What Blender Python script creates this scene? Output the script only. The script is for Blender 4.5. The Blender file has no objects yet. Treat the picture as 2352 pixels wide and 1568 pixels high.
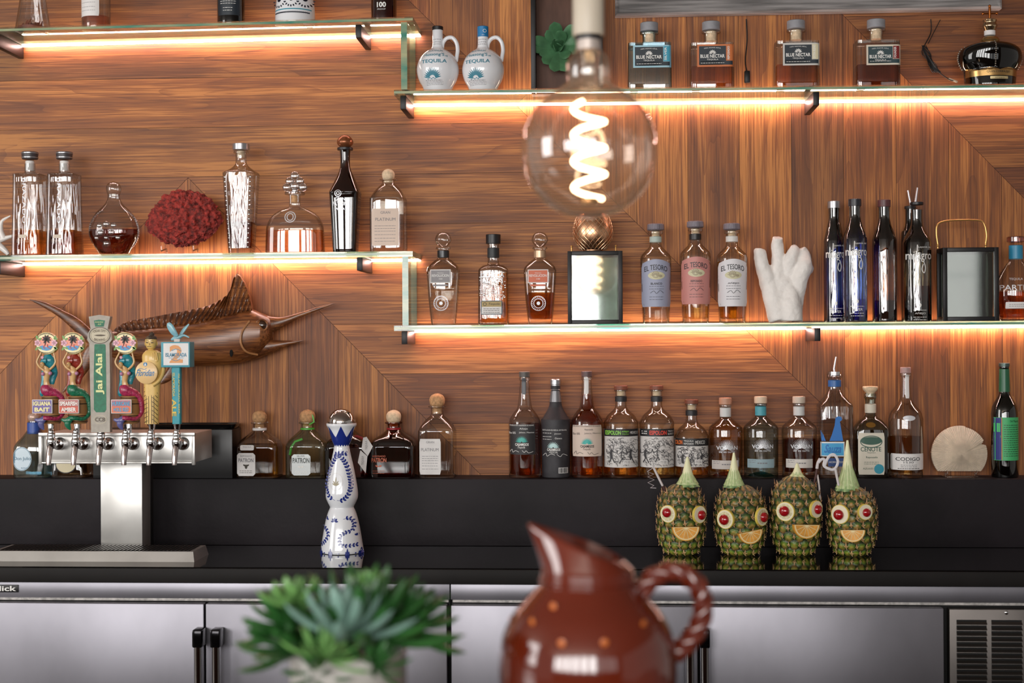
import bpy, bmesh, math, random
from mathutils import Vector, Matrix, Quaternion
R = random.Random(7)
PI = math.pi
SC = bpy.context.scene
COL = SC.collection

# ------------------------------------------------------------------ camera
FPX = 50.0 / 36.0 * 2352
CAM = Vector((0.0, -4.0, 1.47))
YAW, ROLL = math.radians(3.5), -0.0055
CR = (Matrix.Rotation(YAW, 3, 'Z') @ Matrix.Rotation(PI / 2, 3, 'X') @ Matrix.Rotation(ROLL, 3, 'Z'))
cd = bpy.data.cameras.new('camera'); cam = bpy.data.objects.new('camera', cd); COL.objects.link(cam)
cam.matrix_world = Matrix.Translation(CAM) @ CR.to_4x4()
cd.lens = 50; cd.sensor_width = 36; cd.clip_start = 0.05
cd.dof.use_dof = True; cd.dof.focus_distance = 3.78; cd.dof.aperture_fstop = 2.8
SC.camera = cam
CI = CR.transposed()

def P(px, py, Y):
    d = CR @ Vector(((px - 1176) / FPX, -(py - 784) / FPX, -1))
    t = (Y - CAM.y) / d.y
    return CAM + d * t
def PR(v):
    c = CI @ (Vector(v) - CAM)
    return (1176 + c.x / -c.z * FPX, 784 - c.y / -c.z * FPX, -c.z)

# ------------------------------------------------------------------ world and daylight
w = bpy.data.worlds.new('world'); SC.world = w; w.use_nodes = True
bg = w.node_tree.nodes['Background']; bg.inputs[0].default_value = (1.0, 0.93, 0.86, 1); bg.inputs[1].default_value = 0.32
SC.view_settings.view_transform = 'Standard'; SC.view_settings.look = 'None'
SC.view_settings.exposure = 0.0; SC.view_settings.gamma = 1.0; SC.view_settings.use_curve_mapping = False
cy = SC.cycles
cy.max_bounces = 10; cy.diffuse_bounces = 3; cy.glossy_bounces = 4; cy.transmission_bounces = 8
cy.transparent_max_bounces = 24; cy.caustics_reflective = False; cy.caustics_refractive = False
cy.sample_clamp_indirect = 4.0; cy.use_denoising = True; cy.use_adaptive_sampling = True; cy.adaptive_threshold = 0.02
cy.blur_glossy = 0.5

def area(name, loc, target, sx, sy, power, col):
    l = bpy.data.lights.new(name, 'AREA'); l.shape = 'RECTANGLE'; l.size = sx; l.size_y = sy
    l.energy = power; l.color = col
    o = bpy.data.objects.new(name, l); COL.objects.link(o)
    o.location = loc
    o.rotation_euler = (Vector(target) - Vector(loc)).to_track_quat('-Z', 'Y').to_euler()
    return o
WIN = []                                   # tall windows in the wall opposite the bar: x centre, width
for i in range(9):
    WIN.append((-4.3 + i * 0.98, 0.72))
for i, (x, wd) in enumerate(WIN):
    area('daylight_window', (x, -7.42, 1.95), (x, 0, 1.75), wd, 1.7, 54 if i < 6 else 5, (1.0, 0.985, 0.965))
area('daylight_side', (-4.6, -3.2, 2.0), (0, -0.3, 1.2), 1.6, 1.9, 70, (1.0, 0.98, 0.96))

# ------------------------------------------------------------------ object helpers
def link(o, parent=None):
    COL.objects.link(o)
    if parent is not None: o.parent = parent
    return o
def tag(o, label=None, cat=None, group=None, kind=None):
    if label: o['label'] = label
    if cat: o['category'] = cat
    if group: o['group'] = group
    if kind: o['kind'] = kind
    return o
def thing(name, loc, label, cat, group=None, rz=0):
    o = bpy.data.objects.new(name, None); o.empty_display_size = 0.02
    o.location = loc; o.rotation_euler = (0, 0, rz)
    COL.objects.link(o)
    return tag(o, label, cat, group)
class MB:
    def __init__(s): s.v = []; s.f = []; s.m = []; s.c = None
    def add(s, vs, fs, mi=0, M=None):
        b = len(s.v)
        for p in vs:
            p = Vector(p)
            s.v.append(M @ p if M is not None else p)
        for f in fs: s.f.append(tuple(b + i for i in f)); s.m.append(mi)
        return s
    def build(s, name, mats, parent=None, smooth=False, label=None, ang=35, flip=False):
        me = bpy.data.meshes.new(name)
        me.from_pydata([tuple(p) for p in s.v], [], s.f)
        if not isinstance(mats, (list, tuple)): mats = [mats]
        for m in mats: me.materials.append(m)
        me.polygons.foreach_set('material_index', s.m)
        if smooth:
            me.polygons.foreach_set('use_smooth', [True] * len(s.f))
            try: me.set_sharp_from_angle(angle=math.radians(ang))
            except Exception: pass
        me.update()
        o = bpy.data.objects.new(name, me); link(o, parent)
        if label: o['label'] = label
        return o
def boxg(x0, x1, y0, y1, z0, z1):
    v = [(x, y, z) for x in (x0, x1) for y in (y0, y1) for z in (z0, z1)]
    f = [(0, 1, 3, 2), (4, 6, 7, 5), (0, 4, 5, 1), (2, 3, 7, 6), (0, 2, 6, 4), (1, 5, 7, 3)]
    return v, f
def rbox(x0, x1, y0, y1, z0, z1, r=0.002, seg=2):
    bm = bmesh.new()
    v, f = boxg(x0, x1, y0, y1, z0, z1)
    vs = [bm.verts.new(p) for p in v]
    for q in f: bm.faces.new([vs[i] for i in q])
    bmesh.ops.recalc_face_normals(bm, faces=bm.faces)
    bmesh.ops.bevel(bm, geom=list(bm.edges), offset=r, segments=seg, affect='EDGES', profile=0.5)
    bm.verts.index_update()
    out = ([tuple(p.co) for p in bm.verts], [tuple(x.index for x in q.verts) for q in bm.faces])
    bm.free(); return out
def box(name, x0, x1, y0, y1, z0, z1, m, parent=None, r=0.002, label=None):
    v, f = rbox(x0, x1, y0, y1, z0, z1, r) if r else boxg(x0, x1, y0, y1, z0, z1)
    return MB().add(v, f).build(name, m, parent, smooth=bool(r), label=label)
def sring(a, b, n, seg, rot=0):
    out = []
    for i in range(seg):
        t = 2 * PI * i / seg + rot
        c, s_ = math.cos(t), math.sin(t)
        out.append((a * math.copysign(abs(c) ** (2.0 / n), c), b * math.copysign(abs(s_) ** (2.0 / n), s_)))
    return out
def rings(rs, capb=True, capt=True, closed=True):
    """rs: list of lists of points (same length) -> verts, faces"""
    n = len(rs[0]); v = [p for r in rs for p in r]; f = []
    for k in range(len(rs) - 1):
        for i in range(n if closed else n - 1):
            j = (i + 1) % n
            f.append((k * n + i, k * n + j, (k + 1) * n + j, (k + 1) * n + i))
    if capb: f.append(tuple(reversed(range(n))))
    if capt: f.append(tuple(range((len(rs) - 1) * n, len(rs) * n)))
    return v, f
def cr(pts, sub=4):
    """Catmull-Rom through tuples; a repeated point keeps its corner"""
    out = []
    n = len(pts)
    for i in range(n - 1):
        p1, p2 = pts[i], pts[i + 1]
        if p1 == p2: continue
        p0 = pts[i - 1] if i > 0 else p1
        p3 = pts[i + 2] if i + 2 < n else p2
        for k in range(sub):
            t = k / sub
            out.append(tuple(0.5 * (2 * b + (c - a) * t + (2 * a - 5 * b + 4 * c - d) * t * t + (3 * b - a - 3 * c + d) * t ** 3)
                             for a, b, c, d in zip(p0, p1, p2, p3)))
    out.append(tuple(pts[-1])); return out
def loft(secs, seg=40, capb=True, capt=True, rot=0):
    rs = []
    for s_ in secs:
        z, a, b, n = s_[:4]; ox = s_[4] if len(s_) > 4 else 0; oy = s_[5] if len(s_) > 5 else 0
        rs.append([(x + ox, y + oy, z) for x, y in sring(max(a, 1e-5), max(b, 1e-5), n, seg, rot)])
    return rings(rs, capb, capt)
def tube(pts, rad, seg=12, cap=True, flat=1.0, closed=False, up=(0, 1, 0)):
    pts = [Vector(p) for p in pts]; n = len(pts)
    if not isinstance(rad, (list, tuple)): rad = [rad] * n
    rs = []; nrm = Vector(up)
    for i, p in enumerate(pts):
        if closed: t = pts[(i + 1) % n] - pts[i - 1]
        else: t = pts[min(i + 1, n - 1)] - pts[max(i - 1, 0)]
        t.normalize()
        nn = nrm - t * nrm.dot(t)
        if nn.length < 1e-6: nn = t.orthogonal()
        nrm = nn.normalized(); b = t.cross(nrm)
        rs.append([p + nrm * (math.cos(2 * PI * k / seg) * rad[i] * flat) + b * (math.sin(2 * PI * k / seg) * rad[i]) for k in range(seg)])
    if closed: rs.append(rs[0])
    return rings(rs, cap and not closed, cap and not closed)
def sphere(c, r, su=16, sv=10, sc=(1, 1, 1)):
    c = Vector(c)
    rs = []
    for k in range(1, sv):
        a = PI * k / sv
        rs.append([c + Vector((math.sin(a) * math.cos(2 * PI * i / su) * r * sc[0], math.sin(a) * math.sin(2 * PI * i / su) * r * sc[1], -math.cos(a) * r * sc[2])) for i in range(su)])
    v, f = rings(rs, False, False)
    v = list(v); b = len(v); v.append(c + Vector((0, 0, -r * sc[2]))); v.append(c + Vector((0, 0, r * sc[2])))
    for i in range(su):
        f.append((b, (i + 1) % su, i)); f.append((b + 1, (sv - 2) * su + i, (sv - 2) * su + (i + 1) % su))
    return v, f

# ------------------------------------------------------------------ materials
MC = {}
def lin(h):
    """'#rrggbb' -> linear"""
    if not isinstance(h, str): return tuple(h)[:3]
    h = h.lstrip('#'); o = []
    for i in (0, 2, 4):
        c = int(h[i:i + 2], 16) / 255
        o.append(c / 12.92 if c < 0.04045 else ((c + 0.055) / 1.055) ** 2.4)
    return tuple(o)
def mat(name, col='#808080', rough=0.5, metal=0.0, emit=0, bump=0, bscale=40, coat=0, var=0, vscale=8, sss=0, stretch=None, var2=None, spec=None):
    if name in MC: return MC[name]
    if col == '#808080': print('NOCOLOR', name)
    m = bpy.data.materials.new(name); MC[name] = m; m.use_nodes = True
    nt = m.node_tree; b = nt.nodes['Principled BSDF']; c = lin(col)
    b.inputs['Base Color'].default_value = (*c, 1); b.inputs['Roughness'].default_value = rough
    b.inputs['Metallic'].default_value = metal
    if coat: b.inputs['Coat Weight'].default_value = coat; b.inputs['Coat Roughness'].default_value = 0.06
    if spec is not None: b.inputs['Specular IOR Level'].default_value = spec
    if emit: b.inputs['Emission Color'].default_value = (*c, 1); b.inputs['Emission Strength'].default_value = emit
    if sss: b.inputs['Subsurface Weight'].default_value = sss; b.inputs['Subsurface Radius'].default_value = (0.01, 0.006, 0.003)
    def noise(sc, detail=5):
        t = nt.nodes.new('ShaderNodeTexCoord'); mp = nt.nodes.new('ShaderNodeMapping'); n = nt.nodes.new('ShaderNodeTexNoise')
        if stretch: mp.inputs['Scale'].default_value = stretch
        n.inputs['Scale'].default_value = sc; n.inputs['Detail'].default_value = detail
        nt.links.new(t.outputs['Object'], mp.inputs[0]); nt.links.new(mp.outputs[0], n.inputs['Vector']); return n
    if var:
        n = noise(vscale); rp = nt.nodes.new('ShaderNodeValToRGB')
        c2 = lin(var2) if var2 else tuple(x * (1 - var) for x in c)
        rp.color_ramp.elements[0].position = 0.35; rp.color_ramp.elements[1].position = 0.65
        rp.color_ramp.elements[0].color = (*c2, 1); rp.color_ramp.elements[1].color = (*tuple(min(1, x * (1 + (0 if var2 else var))) for x in c), 1)
        nt.links.new(n.outputs['Fac'], rp.inputs[0]); nt.links.new(rp.outputs[0], b.inputs['Base Color'])
    if bump:
        n = noise(bscale); bp = nt.nodes.new('ShaderNodeBump'); bp.inputs['Strength'].default_value = bump; bp.inputs['Distance'].default_value = 0.004
        nt.links.new(n.outputs['Fac'], bp.inputs['Height']); nt.links.new(bp.outputs[0], b.inputs['Normal'])
    return m
def thin_glass(name, tint='#ffffff', edge='#8f8f8f', refl=0.05, rough=0.02, power=2.6, wav=0, grad=None):
    """clear glass wall: see-through, more mirror-like and deeper in colour towards the edge"""
    if name in MC: return MC[name]
    m = bpy.data.materials.new(name); MC[name] = m; m.use_nodes = True; nt = m.node_tree; nt.nodes.clear()
    N = nt.nodes.new; L = nt.links.new
    out = N('ShaderNodeOutputMaterial'); mix = N('ShaderNodeMixShader'); tr = N('ShaderNodeBsdfTransparent'); gl = N('ShaderNodeBsdfGlossy')
    gl.inputs['Roughness'].default_value = rough
    lw = N('ShaderNodeLayerWeight'); lw.inputs['Blend'].default_value = 0.5
    p = N('ShaderNodeMath'); p.operation = 'POWER'; p.inputs[1].default_value = power
    a = N('ShaderNodeMath'); a.operation = 'MULTIPLY_ADD'; a.inputs[1].default_value = 0.85; a.inputs[2].default_value = refl; a.use_clamp = True
    p2 = N('ShaderNodeMath'); p2.operation = 'POWER'; p2.inputs[1].default_value = 2.2
    cm = N('ShaderNodeMix'); cm.data_type = 'RGBA'; cm.inputs[6].default_value = (*lin(tint), 1); cm.inputs[7].default_value = (*lin(edge), 1)
    L(lw.outputs['Facing'], p.inputs[0]); L(p.outputs[0], a.inputs[0]); L(a.outputs[0], mix.inputs[0])
    L(lw.outputs['Facing'], p2.inputs[0]); L(p2.outputs[0], cm.inputs[0]); L(cm.outputs[2], tr.inputs[0])
    L(tr.outputs[0], mix.inputs[1]); L(gl.outputs[0], mix.inputs[2]); L(mix.outputs[0], out.inputs[0])
    if grad:                                   # glass coloured through only towards the neck (and a little at the foot)
        t = N('ShaderNodeTexCoord'); sp = N('ShaderNodeSeparateXYZ'); rp = N('ShaderNodeValToRGB'); g2 = N('ShaderNodeMix'); g2.data_type = 'RGBA'; g2.blend_type = 'MULTIPLY'; g2.inputs[0].default_value = 1.0
        e = rp.color_ramp.elements; e[0].position = 0.0; e[0].color = (*lin(grad[0]), 1); e[1].position = 1.0; e[1].color = (*lin(grad[3]), 1)
        for p_, c_ in ((0.28, grad[1]), (0.48, grad[1]), (0.72, grad[2]), (0.80, grad[3])): q = e.new(p_); q.color = (*lin(c_), 1)
        sc_ = N('ShaderNodeMath'); sc_.operation = 'DIVIDE'; sc_.inputs[1].default_value = 0.32
        L(t.outputs['Object'], sp.inputs[0]); L(sp.outputs[2], sc_.inputs[0]); L(sc_.outputs[0], rp.inputs[0]); L(rp.outputs[0], g2.inputs[6]); L(cm.outputs[2], g2.inputs[7]); L(g2.outputs[2], tr.inputs[0])
    if wav:
        t = N('ShaderNodeTexCoord'); n = N('ShaderNodeTexNoise'); n.inputs['Scale'].default_value = wav; bp = N('ShaderNodeBump'); bp.inputs['Strength'].default_value = 0.5; bp.inputs['Distance'].default_value = 0.004
        mq = N('ShaderNodeMapping'); mq.inputs['Scale'].default_value = (1, 1, .09); L(t.outputs['Object'], mq.inputs[0]); L(mq.outputs[0], n.inputs['Vector']); L(n.outputs['Fac'], bp.inputs['Height']); L(bp.outputs[0], gl.inputs['Normal']); L(bp.outputs[0], lw.inputs['Normal'])
    return m
def liquid(name, col='#ffffff', ior=1.33):
    if name in MC: return MC[name]
    m = bpy.data.materials.new(name); MC[name] = m; m.use_nodes = True; nt = m.node_tree; nt.nodes.clear()
    out = nt.nodes.new('ShaderNodeOutputMaterial'); g = nt.nodes.new('ShaderNodeBsdfGlass')
    g.inputs['Color'].default_value = (*[c ** 0.5 for c in lin(col)], 1); g.inputs['Roughness'].default_value = 0.0; g.inputs['IOR'].default_value = ior
    tr = nt.nodes.new('ShaderNodeBsdfTransparent'); tr.inputs[0].default_value = g.inputs['Color'].default_value[:]; mx = nt.nodes.new('ShaderNodeMixShader'); mx.inputs[0].default_value = 0.17
    nt.links.new(tr.outputs[0], mx.inputs[1]); nt.links.new(g.outputs[0], mx.inputs[2]); nt.links.new(mx.outputs[0], out.inputs[0]); return m
def emis(name, col, st):
    if name in MC: return MC[name]
    m = bpy.data.materials.new(name); MC[name] = m; m.use_nodes = True; nt = m.node_tree; nt.nodes.clear()
    out = nt.nodes.new('ShaderNodeOutputMaterial'); e = nt.nodes.new('ShaderNodeEmission')
    e.inputs[0].default_value = (*lin(col), 1); e.inputs[1].default_value = st
    nt.links.new(e.outputs[0], out.inputs[0]); return m
def wood(name, dark, mid, light, uv=True, sc=1.0, rough=0.55, coat=0.0):
    if name in MC: return MC[name]
    m = bpy.data.materials.new(name); MC[name] = m; m.use_nodes = True; nt = m.node_tree; b = nt.nodes['Principled BSDF']
    N = nt.nodes.new; L = nt.links.new
    tc = N('ShaderNodeTexCoord'); src = tc.outputs['UV' if uv else 'Object']
    def mp(s_):
        q = N('ShaderNodeMapping'); q.inputs['Scale'].default_value = s_; L(src, q.inputs[0]); return q.outputs[0]
    def nz(v, scale, det, dist=0):
        q = N('ShaderNodeTexNoise'); q.inputs['Scale'].default_value = scale; q.inputs['Detail'].default_value = det; q.inputs['Distortion'].default_value = dist
        L(v, q.inputs['Vector']); return q.outputs['Fac']
    def ma(op, a, c, d=None):
        q = N('ShaderNodeMath'); q.operation = op
        for i, x in enumerate((a, c, d)):
            if x is None: continue
            if isinstance(x, (int, float)): q.inputs[i].default_value = x
            else: L(x, q.inputs[i])
        return q.outputs[0]
    big = nz(mp((0.55 * sc, 6.5 * sc, 6.5 * sc)), 1.5, 1.5, 0.35)          # slow figure -> growth lines
    fr = ma('FRACT', ma('MULTIPLY', big, 11.0), 0.0)
    line = ma('POWER', fr, 5.0)
    fine = nz(mp((5.0 * sc, 230 * sc, 230 * sc)), 1.0, 3)               # fine pores
    med = nz(mp((1.2 * sc, 34 * sc, 34 * sc)), 1.0, 4, 0.2)             # streaks
    blot = nz(mp((2.2 * sc, 5.0 * sc, 5.0 * sc)), 1.0, 3)
    x = ma('ADD', ma('MULTIPLY', med, 0.62), ma('MULTIPLY', blot, 0.58))
    x = ma('ADD', x, ma('MULTIPLY', fine, 0.62))
    x = ma('SUBTRACT', x, ma('MULTIPLY', line, 0.10))
    pore = nz(mp((7.0 * sc, 420 * sc, 420 * sc)), 1.0, 2)
    x = ma('SUBTRACT', x, ma('MULTIPLY', ma('MAXIMUM', ma('SUBTRACT', pore, 0.56), 0.0), 1.6))
    rp = N('ShaderNodeValToRGB'); e = rp.color_ramp.elements
    e[0].position = 0.66; e[0].color = (*lin(dark), 1); e[1].position = 1.14; e[1].color = (*lin(light), 1)
    q = e.new(0.90); q.color = (*lin(mid), 1)
    L(x, rp.inputs[0])
    at = N('ShaderNodeAttribute'); at.attribute_name = 'tone'
    mx = N('ShaderNodeMix'); mx.data_type = 'RGBA'; mx.blend_type = 'MULTIPLY'; mx.inputs[0].default_value = 1.0
    if uv:
        L(rp.outputs[0], mx.inputs[6]); L(at.outputs['Color'], mx.inputs[7]); L(mx.outputs[2], b.inputs['Base Color'])
    else: L(rp.outputs[0], b.inputs['Base Color'])
    b.inputs['Roughness'].default_value = rough; b.inputs['Coat Weight'].default_value = coat; b.inputs['Coat Roughness'].default_value = 0.25
    bp = N('ShaderNodeBump'); bp.inputs['Strength'].default_value = 0.18; bp.inputs['Distance'].default_value = 0.0015
    L(x, bp.inputs['Height']); L(bp.outputs[0], b.inputs['Normal'])
    return m

# ------------------------------------------------------------------ lettering
TC = {}
def tmesh(s_, bold=0.0):
    k = (s_, bold)
    if k in TC: return TC[k]
    cu = bpy.data.curves.new('t', 'FONT'); cu.body = s_; cu.size = 1; cu.offset = bold; cu.resolution_u = 3
    o = bpy.data.objects.new('t', cu); COL.objects.link(o)
    me = bpy.data.meshes.new_from_object(o.evaluated_get(bpy.context.evaluated_depsgraph_get()))
    v = [(p.co.x, p.co.y) for p in me.vertices]; f = [tuple(q.vertices) for q in me.polygons]
    bpy.data.objects.remove(o); bpy.data.curves.remove(cu); bpy.data.meshes.remove(me)
    xs = [a for a, _ in v] or [0, 1]; ys = [c for _, c in v] or [0, 1]
    x0, x1, y0, y1 = min(xs), max(xs), min(ys), max(ys)
    v = [((a - x0) / max(x1 - x0, 1e-6), (c - y0) / max(y1 - y0, 1e-6)) for a, c in v]
    TC[k] = (v, f); return TC[k]

def text2d(s_, x0, x1, yt, yb, bold=0.0, vert=0, shear=0, arc=0, side=0):
    """returns 2-D verts (px) and faces; vert=1 reads upward, -1 downward; arc lifts the middle by arc px"""
    v, f = tmesh(s_, bold); o = []
    for u, t in v:
        if vert == 1: x = x1 - t * (x1 - x0); y = yb - u * (yb - yt)
        elif vert == -1: x = x0 + t * (x1 - x0); y = yt + u * (yb - yt)
        else:
            x = x0 + u * (x1 - x0) + shear * (t - 0.5) * (yb - yt); y = yb - t * (yb - yt) - arc * (1 - (2 * u - 1) ** 2)
        o.append((x, y))
    return o, f
# ------------------------------------------------------------------ room
wood_wall = wood('teak_planks', '#653616', '#905524', '#b47439')
def clip(poly, a, b, c):          # keep a*x + b*z + c >= 0
    out = []
    for i in range(len(poly)):
        p, q = poly[i - 1], poly[i]
        dp, dq = a * p[0] + b * p[1] + c, a * q[0] + b * q[1] + c
        if (dp >= 0) != (dq >= 0):
            t = dp / (dp - dq); out.append((p[0] + t * (q[0] - p[0]), p[1] + t * (q[1] - p[1])))
        if dq >= 0: out.append(q)
    return out
def xz(px, py): p = P(px, py, 0); return p.x, p.z
AX, AZ = xz(432, 408)
def line(p, q):                   # half plane right/above of the falling diagonal p->q
    dx, dz = q[0] - p[0], q[1] - p[1]; l = math.hypot(dx, dz); a, b = -dz / l, dx / l
    return a, b, -(a * p[0] + b * p[1])
lB = line(xz(938, 0), xz(1890, 930)); lC = line(xz(2165, 266), xz(2352, 455)); lAR = line((AX, AZ), xz(1050, 1035))
gl = line(xz(0, 858), (AX, AZ)); neg = lambda l: tuple(-k for k in l)
G = 0.0005
sh = lambda l, g=G: (l[0], l[1], l[2] - g)
PW = (xz(1580, 450)[0] - xz(1110, 450)[0]) / 4
HZ = xz(900, 743.5)[1]; HP = (xz(900, 171)[1] - xz(900, 743.5)[1]) / 5
VX = xz(1580, 450)[0]; TX = xz(320, 700)[0]
XL, XR, ZB, ZT = -2.7, 2.9, 0.0, 2.95
wv, wf, uvs, tones = [], [], [], []
TONE = {104: 1.18, 105: .66, 106: .74, 103: .98, 102: .86, 101: .92, 100: 1.0, 99: 1.08, 98: .68, 97: .92, 700: .88, 701: 1.12, 702: .64, 703: .90, 704: .84, 705: .96, 699: 1.12, 698: 1.0, 696: 1.2, 695: .66, 499: .74, 500: 1.02, 501: .92, 502: 1.0, 498: 1.0}
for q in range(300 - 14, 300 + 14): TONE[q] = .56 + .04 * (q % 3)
def plank(poly, horiz, seed):
    if len(poly) < 3: return
    rr = random.Random(seed); ou, ov = rr.uniform(0, 50), rr.uniform(0, 50)
    k = TONE.get(seed, rr.uniform(0.72, 1.08)); tone = (k, k ** 1.12 * rr.uniform(0.94, 1.03), k ** 1.2 * rr.uniform(0.86, 1.05), 1)
    b = len(wv)
    ar = sum(poly[i - 1][0] * poly[i][1] - poly[i][0] * poly[i - 1][1] for i in range(len(poly)))
    if ar < 0: poly = poly[::-1]
    for x, z in poly:
        wv.append((x, 0, z)); uvs.append(((x + ou, z + ov) if horiz else (z + ou, x + ov))); tones.append(tone)
    wf.append(tuple(range(b, b + len(poly))))
def band(horiz, base, step, k):
    lo = base + k * step + G; hi = base + (k + 1) * step - G
    return [(XL, lo), (XR, lo), (XR, hi), (XL, hi)] if horiz else [(lo, ZB), (hi, ZB), (hi, ZT), (lo, ZT)]
def inside(poly):
    for l in ((1, 0, -XL), (-1, 0, XR), (0, 1, -ZB), (0, -1, ZT)): poly = clip(poly, *l)
    return poly
for k in range(-14, 14):
    h = inside(band(True, HZ, HP, k))
    if h:
        a = clip(h, -1, 0, AX); a = clip(a, *sh(gl)) if a else a
        if a: plank(a, True, 100 + k)
        a = clip(h, 1, 0, -AX); a = clip(a, *sh(lAR)) if a else a; a = clip(a, *sh(neg(lB))) if a else a
        if a: plank(a, True, 100 + k)
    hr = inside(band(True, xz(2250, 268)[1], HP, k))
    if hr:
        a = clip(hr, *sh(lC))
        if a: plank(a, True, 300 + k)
for k in range(-30, 30):
    t = inside(band(False, TX, PW, k))
    if t:
        a = clip(t, *sh(neg(lAR))); a = clip(a, *sh(neg(gl))) if a else a
        if a: plank(a, False, 500 + k)
    t = inside(band(False, VX, PW, k))
    if t:
        a = clip(t, *sh(lB)); a = clip(a, *sh(neg(lC))) if a else a
        if a: plank(a, False, 700 + k)
n = len(wv)
wv += [(XL, 0.0012, ZB), (XR, 0.0012, ZB), (XR, 0.0012, ZT), (XL, 0.0012, ZT), (XL, 0.1, ZB), (XR, 0.1, ZB), (XR, 0.1, ZT), (XL, 0.1, ZT)]
wf += [(n, n + 1, n + 2, n + 3), (n + 4, n + 7, n + 6, n + 5), (n, n + 4, n + 5, n + 1), (n + 3, n + 2, n + 6, n + 7), (n, n + 3, n + 7, n + 4), (n + 1, n + 5, n + 6, n + 2)]
me = bpy.data.meshes.new('wall_back'); me.from_pydata(wv, [], wf)
me.materials.append(wood_wall); me.materials.append(mat('joint_backing', '#1c0f09', 0.9))  # dark brown backing that shows through the plank joints
uvl = me.uv_layers.new(name='UVMap'); ca = me.color_attributes.new('tone', 'FLOAT_COLOR', 'POINT')
for i, c in enumerate(tones): ca.data[i].color = c
for i in range(n, len(wv)): ca.data[i].color = (1, 1, 1, 1)
for p in me.polygons:
    if p.index >= len(wf) - 6: p.material_index = 1
    for li in p.loop_indices:
        vi = me.loops[li].vertex_index
        uvl.data[li].uv = uvs[vi] if vi < n else (0, 0)
wall_back = link(bpy.data.objects.new('wall_back', me)); wall_back['kind'] = 'structure'
def struct(name, x0, x1, y0, y1, z0, z1, m):
    o = box(name, x0, x1, y0, y1, z0, z1, m, r=0); o['kind'] = 'structure'; return o
struct('floor', -5, 5, -7.6, 0.1, -0.1, 0, mat('floor_tile', '#4a4038', 0.35, var=0.15, vscale=3))
struct('ceiling', -5, 5, -7.6, 0.1, 2.95, 3.05, mat('ceiling_paint', '#b0a498', 0.8, var=0.05))
# the wall opposite, pierced by the row of windows that light the bar
pl = mat('plaster', '#8a7868', 0.85, var=0.06, vscale=2)
fm = mat('window_frame_dark', '#2a2522', 0.5, var=0.1)
g = MB(); z0, z1 = 1.05, 2.85; xs = [-5]
for x, wd in WIN: xs += [x - wd / 2 - 0.04, x + wd / 2 + 0.04]
xs.append(5)
for i in range(0, len(xs) - 1, 2): g.add(*boxg(xs[i], xs[i + 1], -7.6, -7.5, 0, 2.95))
for i in range(1, len(xs) - 1, 2):
    g.add(*boxg(xs[i], xs[i + 1], -7.6, -7.5, 0, z0)); g.add(*boxg(xs[i], xs[i + 1], -7.6, -7.5, z1, 2.95))
o = g.build('wall_front', pl); o['kind'] = 'structure'
for i, (x, wd) in enumerate(WIN):
    g = MB(); h = wd / 2 + 0.04
    for a in ((x - h, x - h + 0.04, z0, z1), (x + h - 0.04, x + h, z0, z1), (x - h, x + h, z0, z0 + 0.04), (x - h, x + h, z1 - 0.04, z1), (x - h, x + h, 1.95, 1.98)):
        g.add(*boxg(a[0], a[1], -7.56, -7.46, a[2], a[3]))
    o = g.build('window_%d' % (i + 1), fm); o['kind'] = 'structure'

# ------------------------------------------------------------------ glass shelves
class Shelf:
    def __init__(s, a, b, Yf, px0, px1, th=0.0145):
        pa, pb = P(a[0], a[1], Yf), P(b[0], b[1], Yf)
        s.k = (pb.z - pa.z) / (pb.x - pa.x); s.z0 = pa.z - s.k * pa.x; s.Yf = Yf; s.th = th
        s.x0 = P(px0, a[1], Yf).x; s.x1 = P(px1, b[1], Yf).x
    def z(s, x): return s.z0 + s.k * x
YF = -0.182
sTL = Shelf((0, 63), (943, 38), YF, -420, 948)
sML = Shelf((0, 586.5), (943, 576.5), YF, -420, 948)
sTR = Shelf((905, 206), (2352, 191.5), YF, 905, 2720)
sLR = Shelf((905, 747.5), (2352, 735.5), YF, 905, 2720)
g_face = thin_glass('shelf_glass_face', '#fbfefc', '#cfe3da', 0.05, 0.01, 3.5)
g_edge = mat('shelf_glass_edge', '#2f7f6c', 0.2, coat=0.3, var=0.6, vscale=22, var2='#a8a880', stretch=(0.25, 1, 1))
blk = mat('black_steel', '#1d1b1c', 0.42, 0.4, var=0.2, vscale=30)
led = emis('led_strip_light', (1.0, 0.62, 0.54), 62.0)
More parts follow.
